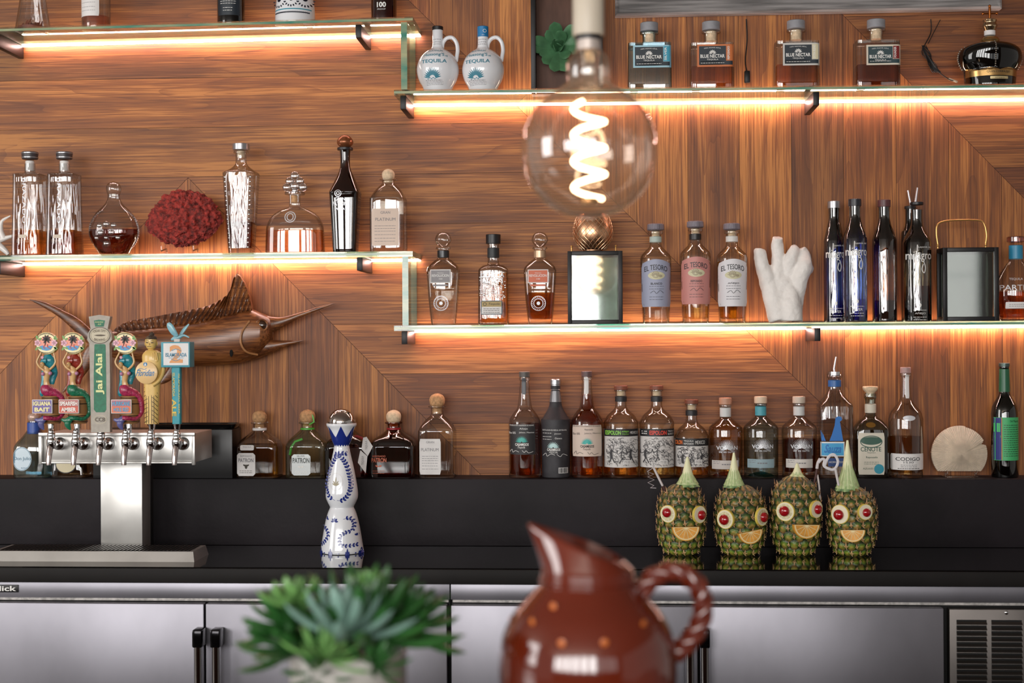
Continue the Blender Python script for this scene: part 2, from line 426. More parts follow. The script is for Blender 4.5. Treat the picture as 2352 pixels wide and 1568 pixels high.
def shelf(S, label, lab_led, brackets):
    t = thing('glass_shelf', ((S.x0 + S.x1) / 2, -0.09, S.z((S.x0 + S.x1) / 2) - S.th), label, 'shelf', 'glass wall shelves')
    ox, oy, oz = t.location
    v = []
    for x in (S.x0, S.x1):
        for y in (YF, -0.004):
            for z in (-S.th, 0): v.append((x - ox, y - oy, S.z(x) + z - oz))
    f = [(0, 1, 3, 2), (4, 6, 7, 5), (2, 3, 7, 6), (0, 2, 6, 4), (1, 5, 7, 3)]
    g = MB()
    for i, q in enumerate(f): g.f.append(q); g.m.append(0 if i >= 3 else 1)
    g.v = [Vector(p) for p in v]
    for x in (S.x0, S.x1):                     # polished front edge: clear arris, green core, clear arris
        for z in (-S.th * .72, -S.th * .28): g.v.append(Vector((x - ox, YF - oy, S.z(x) + z - oz)))
    g.f += [(0, 4, 10, 8), (8, 10, 11, 9), (9, 11, 5, 1)]; g.m += [0, 1, 0]
    g.build('glass_pane', [g_face, g_edge], t)
    for px in brackets:
        c = P(px, 784, YF + 0.012).x; zt = S.z(c) - S.th - oz
        box('bracket', c - 0.008 - ox, c + 0.008 - ox, YF + 0.012 - oy, -0.003 - oy, zt - 0.036, zt - 0.0006, blk, t, r=0.0012)
    zs = lambda x: S.z(x) - S.th
    y0, y1 = -0.017, -0.009
    cs = [P(px, 784, YF + 0.012).x for px in brackets]
    for a, b, w_ in ((cs[0] + 0.0085, cs[1] - 0.0085, ', left run'), (cs[1] + 0.0085, S.x1, ', right run')):
        v = [(x, y, zs(x) + z) for x in (a, b) for y in (y0, y1) for z in (-0.0035, -0.0005)]
        tag(MB().add(v, f).build('light_strip', led), lab_led + w_, 'light strip', 'light strips under the shelves')
shelf(sTL, 'upper left clear glass shelf on black brackets with bottle bases above it', 'glowing light strip under the upper left glass shelf', [-4, 827])
shelf(sML, 'clear glass shelf carrying the red coral above the carved wooden marlin', 'glowing light strip under the shelf with the red coral', [-4, 827])
shelf(sTR, 'upper right clear glass shelf carrying the white jugs and square bottles', 'glowing light strip under the shelf with the white jugs', [929, 1878])
shelf(sLR, 'clear glass shelf carrying the white coral, lanterns and blue bottles', 'glowing light strip under the shelf with the white coral', [929, 1878])
for (S0, S1, lb) in ((sTL, sTR, 'upright glass panel joining the two upper shelves beside the white jugs'), (sML, sLR, 'upright glass panel joining the shelves between marlin bill and clear bottles')):
    xa, xb = P(922, 300, YF).x, P(936, 300, YF).x
    zb, zt = S1.z(xa) + 0.0004, S0.z(xa) - S0.th - 0.0004
    v, f = boxg(xa, xb, YF, -0.004, zb, zt); g = MB()
    g.v = [Vector(p) for p in v]; g.f = list(f); g.m = [0, 0, 1, 1, 1, 1]
    tag(g.build('shelf_divider', [g_face, g_edge]), lb, 'glass panel', 'upright glass panels between shelves')

# ------------------------------------------------------------------ ledge, counter, fridges
YL, YC = -0.125, -0.505
ZLED = P(1200, 1100, YL).z; ZCNT = P(1200, 1254, YL).z
dk = mat('dark_metal_riser', '#1c181b', 0.55, 0.0, var=0.30, vscale=5, bump=0.12, bscale=60, spec=.16)
tag(box('raised_ledge', -2.7, 2.9, YL, -0.002, ZCNT + 0.0005, ZLED, dk, r=0.0015), 'long black raised ledge along the wooden wall carrying the lowest bottle row', 'ledge')
blackg = mat('black_granite', '#0b0a0a', 0.05, coat=1.0)
zc1 = P(1200, 1342, YC).z
tag(box('countertop', -2.7, 2.9, YC, -0.002, zc1 + 0.0005, ZCNT, blackg, r=0), 'polished black back bar countertop under the pineapples and drip tray', 'countertop')
steel = mat('brushed_steel', '#85838a', 0.40, 0.85, var=0.10, vscale=5, stretch=(1, 1, 0.6), bump=0.05, bscale=8)
steel_d = mat('aged_steel', '#5a5552', 0.42, 0.9, var=0.15, vscale=6, bump=0.05, bscale=9)
chrome = mat('chrome', '#d8d8da', 0.07, 1.0)
gap = mat('dark_gap', '#0c0b0b', 0.8)
def fridge(name, px0, px1, doors, label, grille=None):
    x0, x1 = P(px0, 1450, YC).x, P(px1, 1450, YC).x
    t = thing(name, ((x0 + x1) / 2, -0.26, 0), label, 'refrigerator', 'under-counter refrigerators')
    ox, oy = t.location.x, t.location.y; Yd = YC + 0.012
    zr = zc1; zr2 = P(1200, 1377, Yd).z
    box('cabinet_body', x0 - ox, x1 - ox, Yd + 0.012 - oy, -0.01 - oy, 0.0, zr - 0.001, gap, t, r=0.001)
    box('top_rail', x0 - ox, x1 - ox, Yd - 0.006 - oy, Yd + 0.0118 - oy, zr2, zr - 0.001, steel, t, r=0.0015)
    box('seal_strip', x0 + .004 - ox, x1 - .004 - ox, Yd + 0.003 - oy, Yd + 0.0118 - oy, zr2 - 0.008, zr2 - 0.0006, mat('pale_seal', '#b9b4b0', 0.5, var=0.3, vscale=90), t, r=0.0008)
    for (a, b, hx) in doors:
        xa, xb = P(a, 1450, Yd).x, P(b, 1450, Yd).x
        d = box('door', xa - ox, xb - ox, Yd - 0.022 - oy, Yd + 0.0115 - oy, 0.08, zr2 - 0.0105, steel, t, r=0.003)
        hc = P(hx, 1450, Yd - 0.05).x - ox; zt = P(hx, 1440, Yd - 0.05).z
        g = MB(); y = Yd - 0.055 - oy
        g.add(*tube([(hc, y, zt - 0.045), (hc, y, zt - 0.40)], 0.0105, 16))
        h = g.build('handle', chrome, d, True, label='chrome bar handle with black end caps')
        for za in (zt - 0.048, zt - 0.44): MB().add(*rbox(hc - 0.0125, hc + 0.0125, y - 0.012, Yd - 0.0225 - oy, za, za + 0.044, 0.004)).build('handle_mount', mat('dark_chrome', '#2b2a2c', 0.12, 0.9), d, True)
    return t, ox, oy, Yd, zr2
fA = fridge('bar_fridge', -330, 1033, [(-100, 474, 456), (478, 1029, 497)], 'stainless double-door bar fridge under the drip tray with a black nameplate')
fB = fridge('bar_fridge', 1035, 2900, [(1038, 1601, 1584), (1606, 2163, 1618)], 'stainless double-door bar fridge behind the red jug with a louvred panel')
t, ox, oy, Yd, zr2 = fB
xa, xb = P(2177, 1450, Yd).x - ox, P(2760, 1450, Yd).x - ox
zt = zr2 - 0.014
p = box('louvre_panel', xa, xb, Yd - 0.016 - oy, Yd + 0.0115 - oy, 0.08, zt, steel_d, t, r=0.002)
g = MB(); gd = MB()
for (a, b) in ((2197, 2266), (2277, 2347), (2358, 2428)):
    u0, u1 = P(a, 1450, Yd - 0.016).x - ox, P(b, 1450, Yd - 0.016).x - ox
    for k in range(14):
        z = P(2200, 1428 + k * 12.7, Yd - 0.016).z
        gd.add(*boxg(u0, u1, Yd - 0.0168 - oy, Yd - 0.0162 - oy, z - 0.006, z + 0.0055))
        g.add([(u0, Yd - 0.0165 - oy, z + 0.0015), (u1, Yd - 0.0165 - oy, z + 0.0015), (u1, Yd - 0.0235 - oy, z - 0.0045), (u0, Yd - 0.0235 - oy, z - 0.0045), (u1, Yd - 0.0165 - oy, z - 0.0065), (u0, Yd - 0.0165 - oy, z - 0.0065)],
              [(0, 3, 2, 1), (3, 5, 4, 2), (0, 5, 3), (1, 2, 4)])
gd.build('vent_opening', gap, p); g.build('louvre', steel_d, p)
g = MB(); c = P(2312, 1407, Yd - 0.018); g.add(*sphere((c.x - ox, Yd - 0.017 - oy, c.z), 0.005, 12, 8, (1, 0.5, 1))); g.build('screw', chrome, p, True)
t, ox, oy, Yd, zr2 = fA
a, b = P(-60, 1342, Yd - 0.008), P(42, 1360, Yd - 0.008)
npl = box('nameplate', a.x - ox, b.x - ox, Yd - 0.0085 - oy, Yd - 0.0062 - oy, b.z, a.z, blk, t, r=0.0008, label='small black nameplate with white lettering')
v2, f2 = text2d('Perlick', -40, 37, 1345, 1357, 0.02)
MB().add([(P(x, y, Yd - 0.0092).x - ox, Yd - 0.0092 - oy, P(x, y, Yd - 0.0092).z) for x, y in v2], f2).build('lettering', mat('ink_white', '#e6e4e0', 0.5), npl)
box('counter_front_edge', -2.7, 2.9, YC - 0.0035, YC - 0.0003, zc1 + 0.001, ZCNT - 0.0035, mat('honed_black_edge', '#161312', 0.6, var=.15, vscale=12, spec=.2), COL.objects['countertop'], r=0.001)
# front bar, just below the view
bt = mat('front_bar_wood', '#5b3a26', 0.3, var=0.2, vscale=9, stretch=(0.3, 3, 3), coat=0.3)
ZBAR = CAM.z - 0.56
t = thing('front_bar', (0, -2.4, 0), 'wooden front bar counter carrying the red jug and potted succulent', 'bar counter')
box('bar_top', -2.2, 2.2, -0.42, 0.30, ZBAR - 0.04, ZBAR, bt, t, r=0.004)
box('bar_front', -2.15, 2.15, -0.36, 0.2, 0, ZBAR - 0.0405, mat('bar_panel', '#3a281e', 0.5, var=0.2), t, r=0.002)
# ------------------------------------------------------------------ bottle kit (silhouettes traced in photo pixels, scaled by real distance)
class Ledge:
    th = 0
    def z(s, x): return ZLED
class Counter:
    th = 0
    def z(s, x): return ZCNT
LG, CT = Ledge(), Counter()
class Bot:
    def __init__(s, name, cx, S, Y, label, cat='bottle', group=None, lift=0.0002):
        s.cx = cx; c = P(cx, 784, Y)
        for _ in range(3):
            z = S.z(c.x) + lift; yb = PR((c.x, Y, z))[1]; c = P(cx, yb, Y)
        s.yb = yb; s.s = PR((c.x, Y, z))[2] / FPX
        s.root = thing(name, (c.x, Y, z), label, cat, group); s.secs = None
    def x(s, px): return (px - s.cx) * s.s
    def z(s, py): return (s.yb - py) * s.s
    def prof(s, pts, dd=1.0, n=2, sub=4, nn=2):
        """pts from the top down: (py, half width px[, n[, depth ratio]]); py None = base. n: 2 round, larger = squarer"""
        out = []
        for p in pts:
            py, hw = p[0], p[1]; py = s.yb if py is None else py
            k = p[2] if len(p) > 2 else n; d = p[3] if len(p) > 3 else dd
            out.append((s.z(py), hw * s.s, hw * s.s * d, k))
        out = out[::-1]
        return cr(out, sub) if sub > 1 else out
    def body(s, pts, m, dd=1.0, n=2, sub=4, seg=48, name='glass_body', label=None, capt=False, ang=50):
        s.secs = s.prof(pts, dd, n, sub)
        b0 = s.secs[0]
        se = [(b0[0] , b0[1] * 0.90, b0[2] * 0.90, b0[3]), (b0[0] + 0.0012, b0[1] * 0.985, b0[2] * 0.985, b0[3]), (b0[0] + 0.004, b0[1], b0[2], b0[3])] + [q for q in s.secs if q[0] > b0[0] + 0.005]
        v, f = loft(se, seg, True, capt)
        s.bodyo = MB().add(v, f).build(name, m, s.root, True, label, ang); s.glass = m
        return s
    def at(s, z):
        q = s.secs
        for a, b in zip(q, q[1:]):
            if a[0] <= z <= b[0]:
                t = (z - a[0]) / max(b[0] - a[0], 1e-9); return tuple(a[i] + t * (b[i] - a[i]) for i in range(4))
        return q[0] if z < q[0][0] else q[-1]
    def surf(s, x, z, off=0.0004):
        _, a, b, n = s.at(z)[:4]
        u = min(abs(x) / max(a, 1e-6), 0.985)
        return -(b * (1 - u ** n) ** (1.0 / n)) - off
    def fill(s, py, m, inset=0.0024, bot=0.008, seg=40, name='liquid', label=None):
        zt = s.z(py); z0 = s.secs[0][0] + bot
        zs = [z0, z0 + 0.003] + [q[0] for q in s.secs if z0 + 0.005 < q[0] < zt - 0.001] + [zt]
        se = []
        for i, z in enumerate(zs):
            _, a, b, n = s.at(z)[:4]; k = 0.90 if i == 0 else 1.0
            se.append((z, (a - inset) * k, (b - inset) * k, n))
        v, f = loft(se, seg); return MB().add(v, f).build(name, m, s.root, True, label, 50)
    def turn(s, pts, m, name, sub=3, n=2, dd=1.0, seg=32, parent=None, label=None, dx=0, ang=40, dy=0):
        pr = s.prof(pts, dd, n, sub)
        v, f = loft([(z, a, b, k, dx * s.s, dy) for z, a, b, k in pr], seg)
        return MB().add(v, f).build(name, m, parent or s.root, True, label, ang)
    def cyl(s, y0, y1, hw, m, name, hw2=None, **k):
        hw2 = hw if hw2 is None else hw2; r = min(2.0, (y1 - y0) * .25)
        return s.turn([(y0, hw - r * .8), (y0 + r * .6, hw), (y0 + r * .6, hw), (y1 - r * .4, hw2), (y1 - r * .4, hw2), (y1, hw2 - r * .6)], m, name, sub=1, **k)
    def patch(s, x0, x1, y0, y1, m, name='label', r=3, top=None, nx=16, ny=10, off=0.0005, parent=None, label=None, th=0.0002):
        """paper on the front: px rectangle wrapped on the body; top(u) lifts the upper edge (px)"""
        g = MB(); vs = []
        for j in range(ny + 1):
            for i in range(nx + 1):
                u, t = i / nx, j / ny
                yt = y0 - (top(u) if top else 0); y = yt + (y1 - yt) * t
                cut = 0
                dyy = min(y - yt, y1 - y)
                if dyy < r: cut = r - math.sqrt(max(0, r * r - (r - dyy) ** 2))
                x = x0 + cut + (x1 - x0 - 2 * cut) * u
                X, Z = s.x(x), s.z(y)
                vs.append((X, s.surf(X, Z, off), Z))
        w_ = nx + 1
        fs = [(j * w_ + i, (j + 1) * w_ + i, (j + 1) * w_ + i + 1, j * w_ + i + 1) for j in range(ny) for i in range(nx)]
        return g.add(vs, fs).build(name, m, parent or s.root, True, label)
    def flat(s, polys, m, name, parent, off=0.0009, label=None):
        """polys: list of (verts2d px, faces)"""
        g = MB()
        for v2, f2 in polys:
            g.add([(s.x(x), s.surf(s.x(x), s.z(y), off), s.z(y)) for x, y in v2], f2)
        return g.build(name, m, parent, label=label)
    def txt(s, items, m, parent, off=0.0009, name='lettering'):
        return s.flat([text2d(*i[:5], **(i[5] if len(i) > 5 else {})) for i in items], m, name, parent, off)
def poly(pts): return (list(pts), [tuple(range(len(pts)))])
def rect(x0, x1, y0, y1):
    nx, ny = max(1, int((x1 - x0) / 4)), max(1, int((y1 - y0) / 8))
    v = [(x0 + (x1 - x0) * i / nx, y0 + (y1 - y0) * j / ny) for j in range(ny + 1) for i in range(nx + 1)]
    return v, [(j * (nx + 1) + i, (j + 1) * (nx + 1) + i, (j + 1) * (nx + 1) + i + 1, j * (nx + 1) + i + 1) for j in range(ny) for i in range(nx)]
def disc(cx, cy, rx, ry=None, n=28):
    ry = ry or rx; v = [(cx, cy)]; f = []
    for q in (1, 2, 3):
        for i in range(n): v.append((cx + rx * q / 3 * math.cos(-2 * PI * i / n), cy + ry * q / 3 * math.sin(-2 * PI * i / n)))
    for i in range(n):
        j = (i + 1) % n; f.append((0, 1 + i, 1 + j)); f += [(1 + q * n + i, 1 + (q + 1) * n + i, 1 + (q + 1) * n + j, 1 + q * n + j) for q in (0, 1)]
    return v, f
def ring2(cx, cy, rx, ry, w_, n=36):
    v = []; f = []
    for i in range(n):
        a = 2 * PI * i / n; v += [(cx + rx * math.cos(a), cy + ry * math.sin(a)), (cx + (rx - w_) * math.cos(a), cy + (ry - w_) * math.sin(a))]
        j = (i + 1) % n; f.append((2 * i, 2 * i + 1, 2 * j + 1, 2 * j))
    return v, f
def stroke(pts, w_, sub=4):
    pts = cr([tuple(p) for p in pts], sub) if sub > 1 else pts; v = []; f = []
    for i, p in enumerate(pts):
        a, b = pts[max(i - 1, 0)], pts[min(i + 1, len(pts) - 1)]
        dx, dy = b[0] - a[0], b[1] - a[1]; l = math.hypot(dx, dy) or 1
        v += [(p[0] - dy / l * w_ / 2, p[1] + dx / l * w_ / 2), (p[0] + dy / l * w_ / 2, p[1] - dx / l * w_ / 2)]
        if i: f.append((2 * i - 2, 2 * i, 2 * i + 1, 2 * i - 1))
    return v, f
def leaf2(x, y, l, w_, ang):
    c, s_ = math.cos(ang), math.sin(ang); o = []
    for t in (0, .25, .55, .8, 1, .8, .55, .25):
        pass
    pts = [(0, 0), (.25, .38), (.6, .5), (.88, .28), (1, 0), (.88, -.28), (.6, -.5), (.25, -.38)]
    return poly([(x + (p * c * l - q * s_ * w_), y + (p * s_ * l + q * c * w_)) for p, q in pts])
def rays(cx, cy, r0, r1, n, a0, a1, w_, sq=1.0):
    out = []
    for i in range(n):
        a = a0 + (a1 - a0) * i / (n - 1); c, s_ = math.cos(a), math.sin(a)
        out.append(poly([(cx + r0 * c - w_ * .3 * s_, cy - r0 * s_ * sq - w_ * .3 * c), (cx + r0 * c + w_ * .3 * s_, cy - r0 * s_ * sq + w_ * .3 * c),
                         (cx + (r0 + r1) / 2 * c + w_ * .5 * s_, cy - (r0 + r1) / 2 * s_ * sq + w_ * .5 * c), (cx + r1 * c, cy - r1 * s_ * sq), (cx + (r0 + r1) / 2 * c - w_ * .5 * s_, cy - (r0 + r1) / 2 * s_ * sq - w_ * .5 * c)]))
    return out
def fine(x0, x1, ys, h=1.2, seed=1):
    rr = random.Random(seed); out = []
    for y in ys:
        x = x0
        while x < x1:
            l = rr.uniform(2.5, 7); out.append(rect(x, min(x + l, x1), y, y + h)); x += l + 1.3
    return out
def agave(cx, cy, r, n=9, w_=2.4, sq=1.0): return rays(cx, cy, r * .12, r, n, math.radians(8), math.radians(172), w_, sq)
def facets(s, m, rows, name='relief', parent=None, off=0.0003, size=2.2, seed=3, x0=-20, x1=20, y0=0, y1=10):
    rr = random.Random(seed); g = MB()
    for _ in range(rows):
        x, y = rr.uniform(x0, x1), rr.uniform(y0, y1); r = rr.uniform(.4, 1) * size
        X, Z = s.x(x), s.z(y); Y = s.surf(X, Z, 0)
        g.add(*sphere((X, Y, Z), r * s.s, 8, 5, (1, 0.5, 1)))
    return g.build(name, m, parent or s.root, True)

# shared looks
clear = thin_glass('clear_glass', '#fafaf8', '#8f8d8b', 0.09, power=2.1)
clear_w = thin_glass('wavy_glass', '#f2f2f2', '#8c8a88', 0.10, wav=60)
blueg = thin_glass('pale_blue_glass', '#d8ecf4', '#7fb0c0', 0.12, power=1.9)
cork = mat('cork', '#b98e64', 0.85, var=0.25, vscale=120, bump=0.3, bscale=150)
cork_l = mat('pale_cork', '#d9c0a0', 0.8, var=0.15, vscale=120)
blackp = mat('black_plastic', '#17161a', 0.4, var=0.1)
greyp = mat('grey_stopper', '#8b8b90', 0.55, var=0.08, vscale=60)
silver = mat('silver_cap', '#a9a9ad', 0.28, 0.8)
W = mat('ink_white', '#e6e4e0', 0.5); K = mat('ink_black', '#1a191b', 0.6); paper = mat('paper_white', '#dedbd9', 0.6, var=0.04, vscale=40)
cream = mat('paper_cream', '#d9c9ba', 0.6, var=0.05, vscale=40); teal = mat('ink_teal', '#3fa9a4', 0.5); greyi = mat('ink_grey', '#77757a', 0.6)
gold = mat('gold_foil', '#c79a4f', 0.25, 0.9); orange = mat('ink_orange', '#d9752f', 0.5)
amber = liquid('amber_spirit', '#d9892e'); amber_d = liquid('dark_amber_spirit', '#a85a16'); pale = liquid('pale_spirit', '#f0d6a2'); water = liquid('clear_spirit', '#f7f3ee')
gold_l = liquid('golden_spirit', '#d8a83c'); brown_l = liquid('brown_spirit', '#9c4a1c')
crystal = thin_glass('cut_crystal', '#f4f4f4', '#a8a8a8', .32, .03, 1.6)
mat('brass_rod', '#d0a060', .32, .75)
etch = mat('etched_glass', '#d5d6da', 0.25, 0.2)
GM = 'bottles on the shelf with the red coral'; GT = 'bottles on the top left shelf'; GR = 'bottles on the upper right shelf'
GL = 'bottles on the shelf with the white coral'; GD = 'bottles on the lowest ledge'

# ------------------------------------------------------------------ top left shelf
b = Bot('clear_carafe', 76, sTL, -.10, 'flared clear glass bottle with reddish dregs, far left of the top shelf', group=GT)
b.body([(-150, 13), (-110, 15), (-60, 22), (0, 29), (40, 35), (None, 41)], clear_w)
g = MB(); rr = random.Random(4)
for i in range(26):
    a = rr.uniform(0, 6.28); q = rr.uniform(0, .036); g.add(*tube([(q * math.cos(a), q * math.sin(a) * .9, .012), ((q * .8 + .004) * math.cos(a + .5), q * .8 * math.sin(a + .5), .024 + rr.uniform(0, .012))], [.004, .001], 6))
v, f = loft([(.006, .040, .040, 2), (.016, .041, .041, 2)], 32); g.add(v, f)
g.build('fruit_dregs', mat('dregs', '#7c3c22', 0.5, var=0.3, vscale=60), b.root, True)
b = Bot('spirit_bottle', 221, sTL, -.10, 'clear cylindrical bottle with plain white label on the top left shelf', group=GT)
b.body([(-170, 10), (-90, 11), (-60, 28), (-40, 32), (None, 32)], clear); b.fill(40, liquid('rose_spirit', '#e6b0a0'))
l = b.patch(190, 238, -30, 43, paper, r=1); b.flat(fine(196, 230, (-8, 2, 12, 22, 30), 0.8, 5), greyi, 'lettering', l)
b = Bot('spirit_bottle', 531, sTL, -.10, 'near-black bottle with dark label and white print on the top left shelf', group=GT)
b.body([(-170, 10), (-90, 11), (-60, 26), (-40, 31), (None, 31)], thin_glass('dark_brown_glass', '#2c1a12', '#0b0605', 0.06)); b.fill(-60, brown_l)
l = b.patch(506, 556, -40, 41, mat('label_slate', '#14202a', 0.5), r=1); b.flat(fine(513, 549, (4, 9, 14), 1, 6) + fine(520, 542, (24, 30), 1, 8), W, 'lettering', l)
b.txt([('ANEJO', 520, 542, -8, -2)], W, l)
cer = mat('white_ceramic', '#e2e4e8', 0.12, coat=0.5); navy = mat('cobalt_glaze', '#1f2f7d', 0.2, coat=0.4); tealg = mat('teal_glaze', '#2b8ea3', 0.2)
b = Bot('ceramic_bottle', 678, sTL, -.10, 'white ceramic bottle with painted dark blue scallops on the top left shelf', group=GT)
b.body([(-180, 14), (-90, 18), (-40, 36), (0, 42), (25, 45), (None, 46)], cer, name='ceramic_body')
g = []
for cx in (648, 678, 708):
    for i in range(9):
        a = PI * (0.02 + .96 * i / 8); g.append(leaf2(cx + 13 * math.cos(a), 6 + 14 * math.sin(a), 6, 3.2, a))
    g += [leaf2(cx, 12, 9, 4, -PI / 2), leaf2(cx, 12, 8, 4, -PI / 2 - .6), leaf2(cx, 12, 8, 4, -PI / 2 + .6)]
g += [stroke([(637 + i * 4, 36 + (2.6 if i % 2 else 0)) for i in range(21)], 1.6, 1), stroke([(637 + i * 4, 38.6 - (2.6 if i % 2 else 0)) for i in range(21)], 1.6, 1)]
b.flat(g, mat('dark_glaze', '#171b2c', 0.25), 'painted_pattern', b.root); b.flat([stroke([(636, 30), (720, 30)], 2.2, 12)], tealg, 'painted_band', b.root)
b = Bot('spirit_bottle', 882, sTL, -.10, 'reddish brown bottle printed 100 PROOF at the right end of the top shelf', group=GT)
b.body([(-150, 9), (-80, 10), (-50, 24), (-35, 29), (None, 29)], thin_glass('red_brown_glass', '#a8543c', '#4d1c12', 0.07)); b.fill(-40, liquid('red_spirit', '#b4552c'))
b.txt([('100', 870, 891, 11, 23, dict(bold=.03)), ('PROOF', 871, 890, 26, 29)], W, b.root); b.flat([ring2(880, -2, 9, 9, 2), disc(880, -2, 4)], W, 'emblem', b.root)

# ------------------------------------------------------------------ shelf with the red coral
for cx, lc, lb in ((70, liquid('peach_spirit', '#e2a05c'), 'tall square clear bottle, peach liquor inside, beside the white antler'), (149, liquid('umber_spirit', '#b06a28'), 'tall square clear bottle with dark brown liquor low inside')):
    b = Bot('square_bottle', cx, sML, -.10, lb, group=GM)
    b.body([(376, 12), (395, 12), (397, 13, 2), (401, 30, 7), (404, 31, 8), (404, 31, 8), (500, 32.5, 8), (None, 35, 8)], clear_w, n=2)
    b.fill(530, lc, inset=.003)
    b.cyl(369, 393, 10, mat('white_liner', '#dcd8d4', 0.5), 'stopper_plug'); b.cyl(349, 366, 19, mat('dark_brown_cap', '#3a3335', 0.45), 'stopper', hw2=17.5)
    b.cyl(351, 353.6, 19.5, silver, 'cap_ring'); b.cyl(361, 363.5, 19, silver, 'cap_ring')
    b.txt([('BRAZADO', cx - 5, cx + 3, 412, 515, dict(vert=-1))], etch, b.root, name='embossed_lettering')
    b.flat([rect(cx - 14, cx + 4, 541, 549)] + fine(cx - 18, cx + 10, (553, 557), 1, 3), mat('ink_pale', '#cdbfae', 0.5), 'lettering', b.root)
b = Bot('skull_decanter', 262, sML, -.10, 'round clear decanter with glass beads round its rim and dark liquor', group=GM)
b.body([(446, 14), (456, 14.5), (470, 22), (490, 42), (515, 55), (540, 57), (562, 47), (None, 30)], clear_w, dd=.62, n=2.2)
b.fill(527, brown_l, inset=.003)
b.turn([(417, 3), (422, 13), (432, 17), (444, 15), (450, 11)], clear, 'stopper', label='round clear glass stopper')
for sx in (1, -1):
    g = MB()
    for i in range(24):
        a = math.radians(-62 + i * 5.6); x, y = 262 + 57 * math.cos(a), 530 + 53 * math.sin(a)
        g.add(*sphere((sx * b.x(x), 0, b.z(y)), .0046 if sx > 0 else .0036, 10, 6))
    g.build('bead_row', crystal, b.root, True)
g = MB()
for (x, y, r) in ((243, 536, 8), (268, 536, 8), (255, 548, 5), (240, 520, 7), (256, 517, 8), (273, 520, 7), (255, 561, 9), (232, 548, 6), (282, 548, 6)):
    X, Z = b.x(x), b.z(y); g.add(*sphere((X, b.surf(X, Z, 0), Z), r * b.s, 12, 8, (1, .45, .8)))
g.build('face_relief', crystal, b.root, True)
b = Bot('tapered_bottle', 555, sML, -.10, 'tall clear faceted bottle narrowing downward, little amber liquor left', group=GM)
b.body([(346, 16), (352, 17), (354, 13), (375, 13), (386, 22), (396, 37, 3), (400, 38, 5), (400, 38, 5), (500, 32, 5), (None, 27, 5)], clear_w, seg=32)
b.fill(511, amber_d, inset=.004, bot=.02); b.cyl(330, 345, 19.5, silver, 'stopper'); b.cyl(346, 362, 9, cork_l, 'stopper_plug')
for sx in (-1, 1):
    g = MB()
    for k in range(16):
        y = 410 + k * 10.6; x = (30 if sx > 0 else -30) - sx * (y - 400) * .055; X, Z = b.x(555 + x), b.z(y)
        g.add(*sphere((X, b.surf(X, Z, 0), Z), .0028, 8, 5, (1, .6, 1.3)))
    g.build('bead_row', crystal, b.root, True)
b = Bot('arched_decanter', 678, sML, -.10, 'wide arched clear decanter with an ornate flower-shaped glass stopper', group=GM)
b.body([(446, 13), (472, 13), (478, 22), (486, 40), (500, 56), (520, 65), (545, 67), (None, 68)], clear, dd=.42, n=3)
b.fill(529, liquid('rosy_spirit', '#e8a878'), inset=.003); b.cyl(441, 447, 23, clear, 'lip')
g = MB()
for (dx, y, r) in ((0, 427, 12), (-19, 430, 10), (19, 430, 10), (-12, 416, 10), (12, 416, 10), (0, 404, 11), (0, 437, 8)): g.add(*sphere((b.x(678 + dx), 0, b.z(y)), r * b.s, 14, 10, (1, .6, 1)))
g.build('stopper', crystal, b.root, True, label='ornate clear glass flower stopper'); b.cyl(448, 466, 9, cork, 'stopper_plug')
b.flat([ring2(672, 500, 13, 13, 2), ring2(672, 500, 8, 9, 2)], etch, 'embossed_seal', b.root)
b = Bot('dark_bottle', 794, sML, -.10, 'tall dark brown bottle with a round copper ball stopper', group=GM)
b.body([(344, 13), (356, 11.5), (385, 12), (410, 22), (440, 34, 4), (446, 34, 5), (446, 34, 5), (520, 30, 5), (None, 27, 5)], thin_glass('smoked_brown_glass', '#7a5030', '#1f0f08', 0.09), seg=40)
b.fill(442, liquid('smoked_spirit', '#c8c0a8'), inset=.003); b.cyl(339, 345, 18, blackp, 'collar')
b.turn([(310, 3), (313, 11), (322, 18), (331, 18), (338, 11), (341, 6)], mat('copper_ball', '#8a5232', 0.28, 0.5, var=.2, vscale=30), 'stopper', sub=3)
b.flat([ring2(783, 447, 8, 8, 1.6), ring2(783, 447, 4, 4, 1.2)], etch, 'embossed_seal', b.root); b.txt([('GRAN', 776, 799, 456, 464), ('PATRON', 771, 803, 466, 475), ('PIEDRA', 778, 798, 480, 485)], etch, b.root, name='embossed_lettering')
def patron(cx, S, yt, yneck, ysh, hw, glassm, liq, lab, ballm=cork, group=GD, dx=0, bandm=None, yliq=None, bandlab=None, tall=False):
    b = Bot('squat_bottle', cx, S, -.064 if S is LG else -.10, lab, group=group)
    b.body([(yneck - 3, 20, 2), (yneck, 20, 2), (yneck + 1, 15, 2), (ysh - 24, 15, 2), (ysh - 14, 25, 2.6), (ysh, hw * .86, 4.5), (ysh + 12, hw * .98, 6), (ysh + 22, hw, 7), (None, hw, 7)], glassm, dd=.82 if not tall else .9)
    if liq: b.fill(yliq or ysh + 10, liq, inset=.003)
    r = (yneck - yt) / 2 + 1
    b.turn([(yt, 3), (yt + r * .25, r * .75), (yt + r * .8, r * 1.05), (yt + r * 1.5, r * .95), (yneck - 2, r * .7), (yneck, r * .66)], ballm, 'stopper')
    b.cyl(yneck + 1, ysh - 26, 11, ballm, 'stopper_plug')
    if bandm: b.cyl(yneck + 10, ysh - 22, 16.2, bandm, 'neck_band', label=bandlab)
    return b
b = patron(893, sML, 388, 414, 446, 40, clear, water, 'square clear bottle with pale label and cork ball, right end of the coral shelf', ballm=cork_l, group=GM, yliq=455, tall=True)
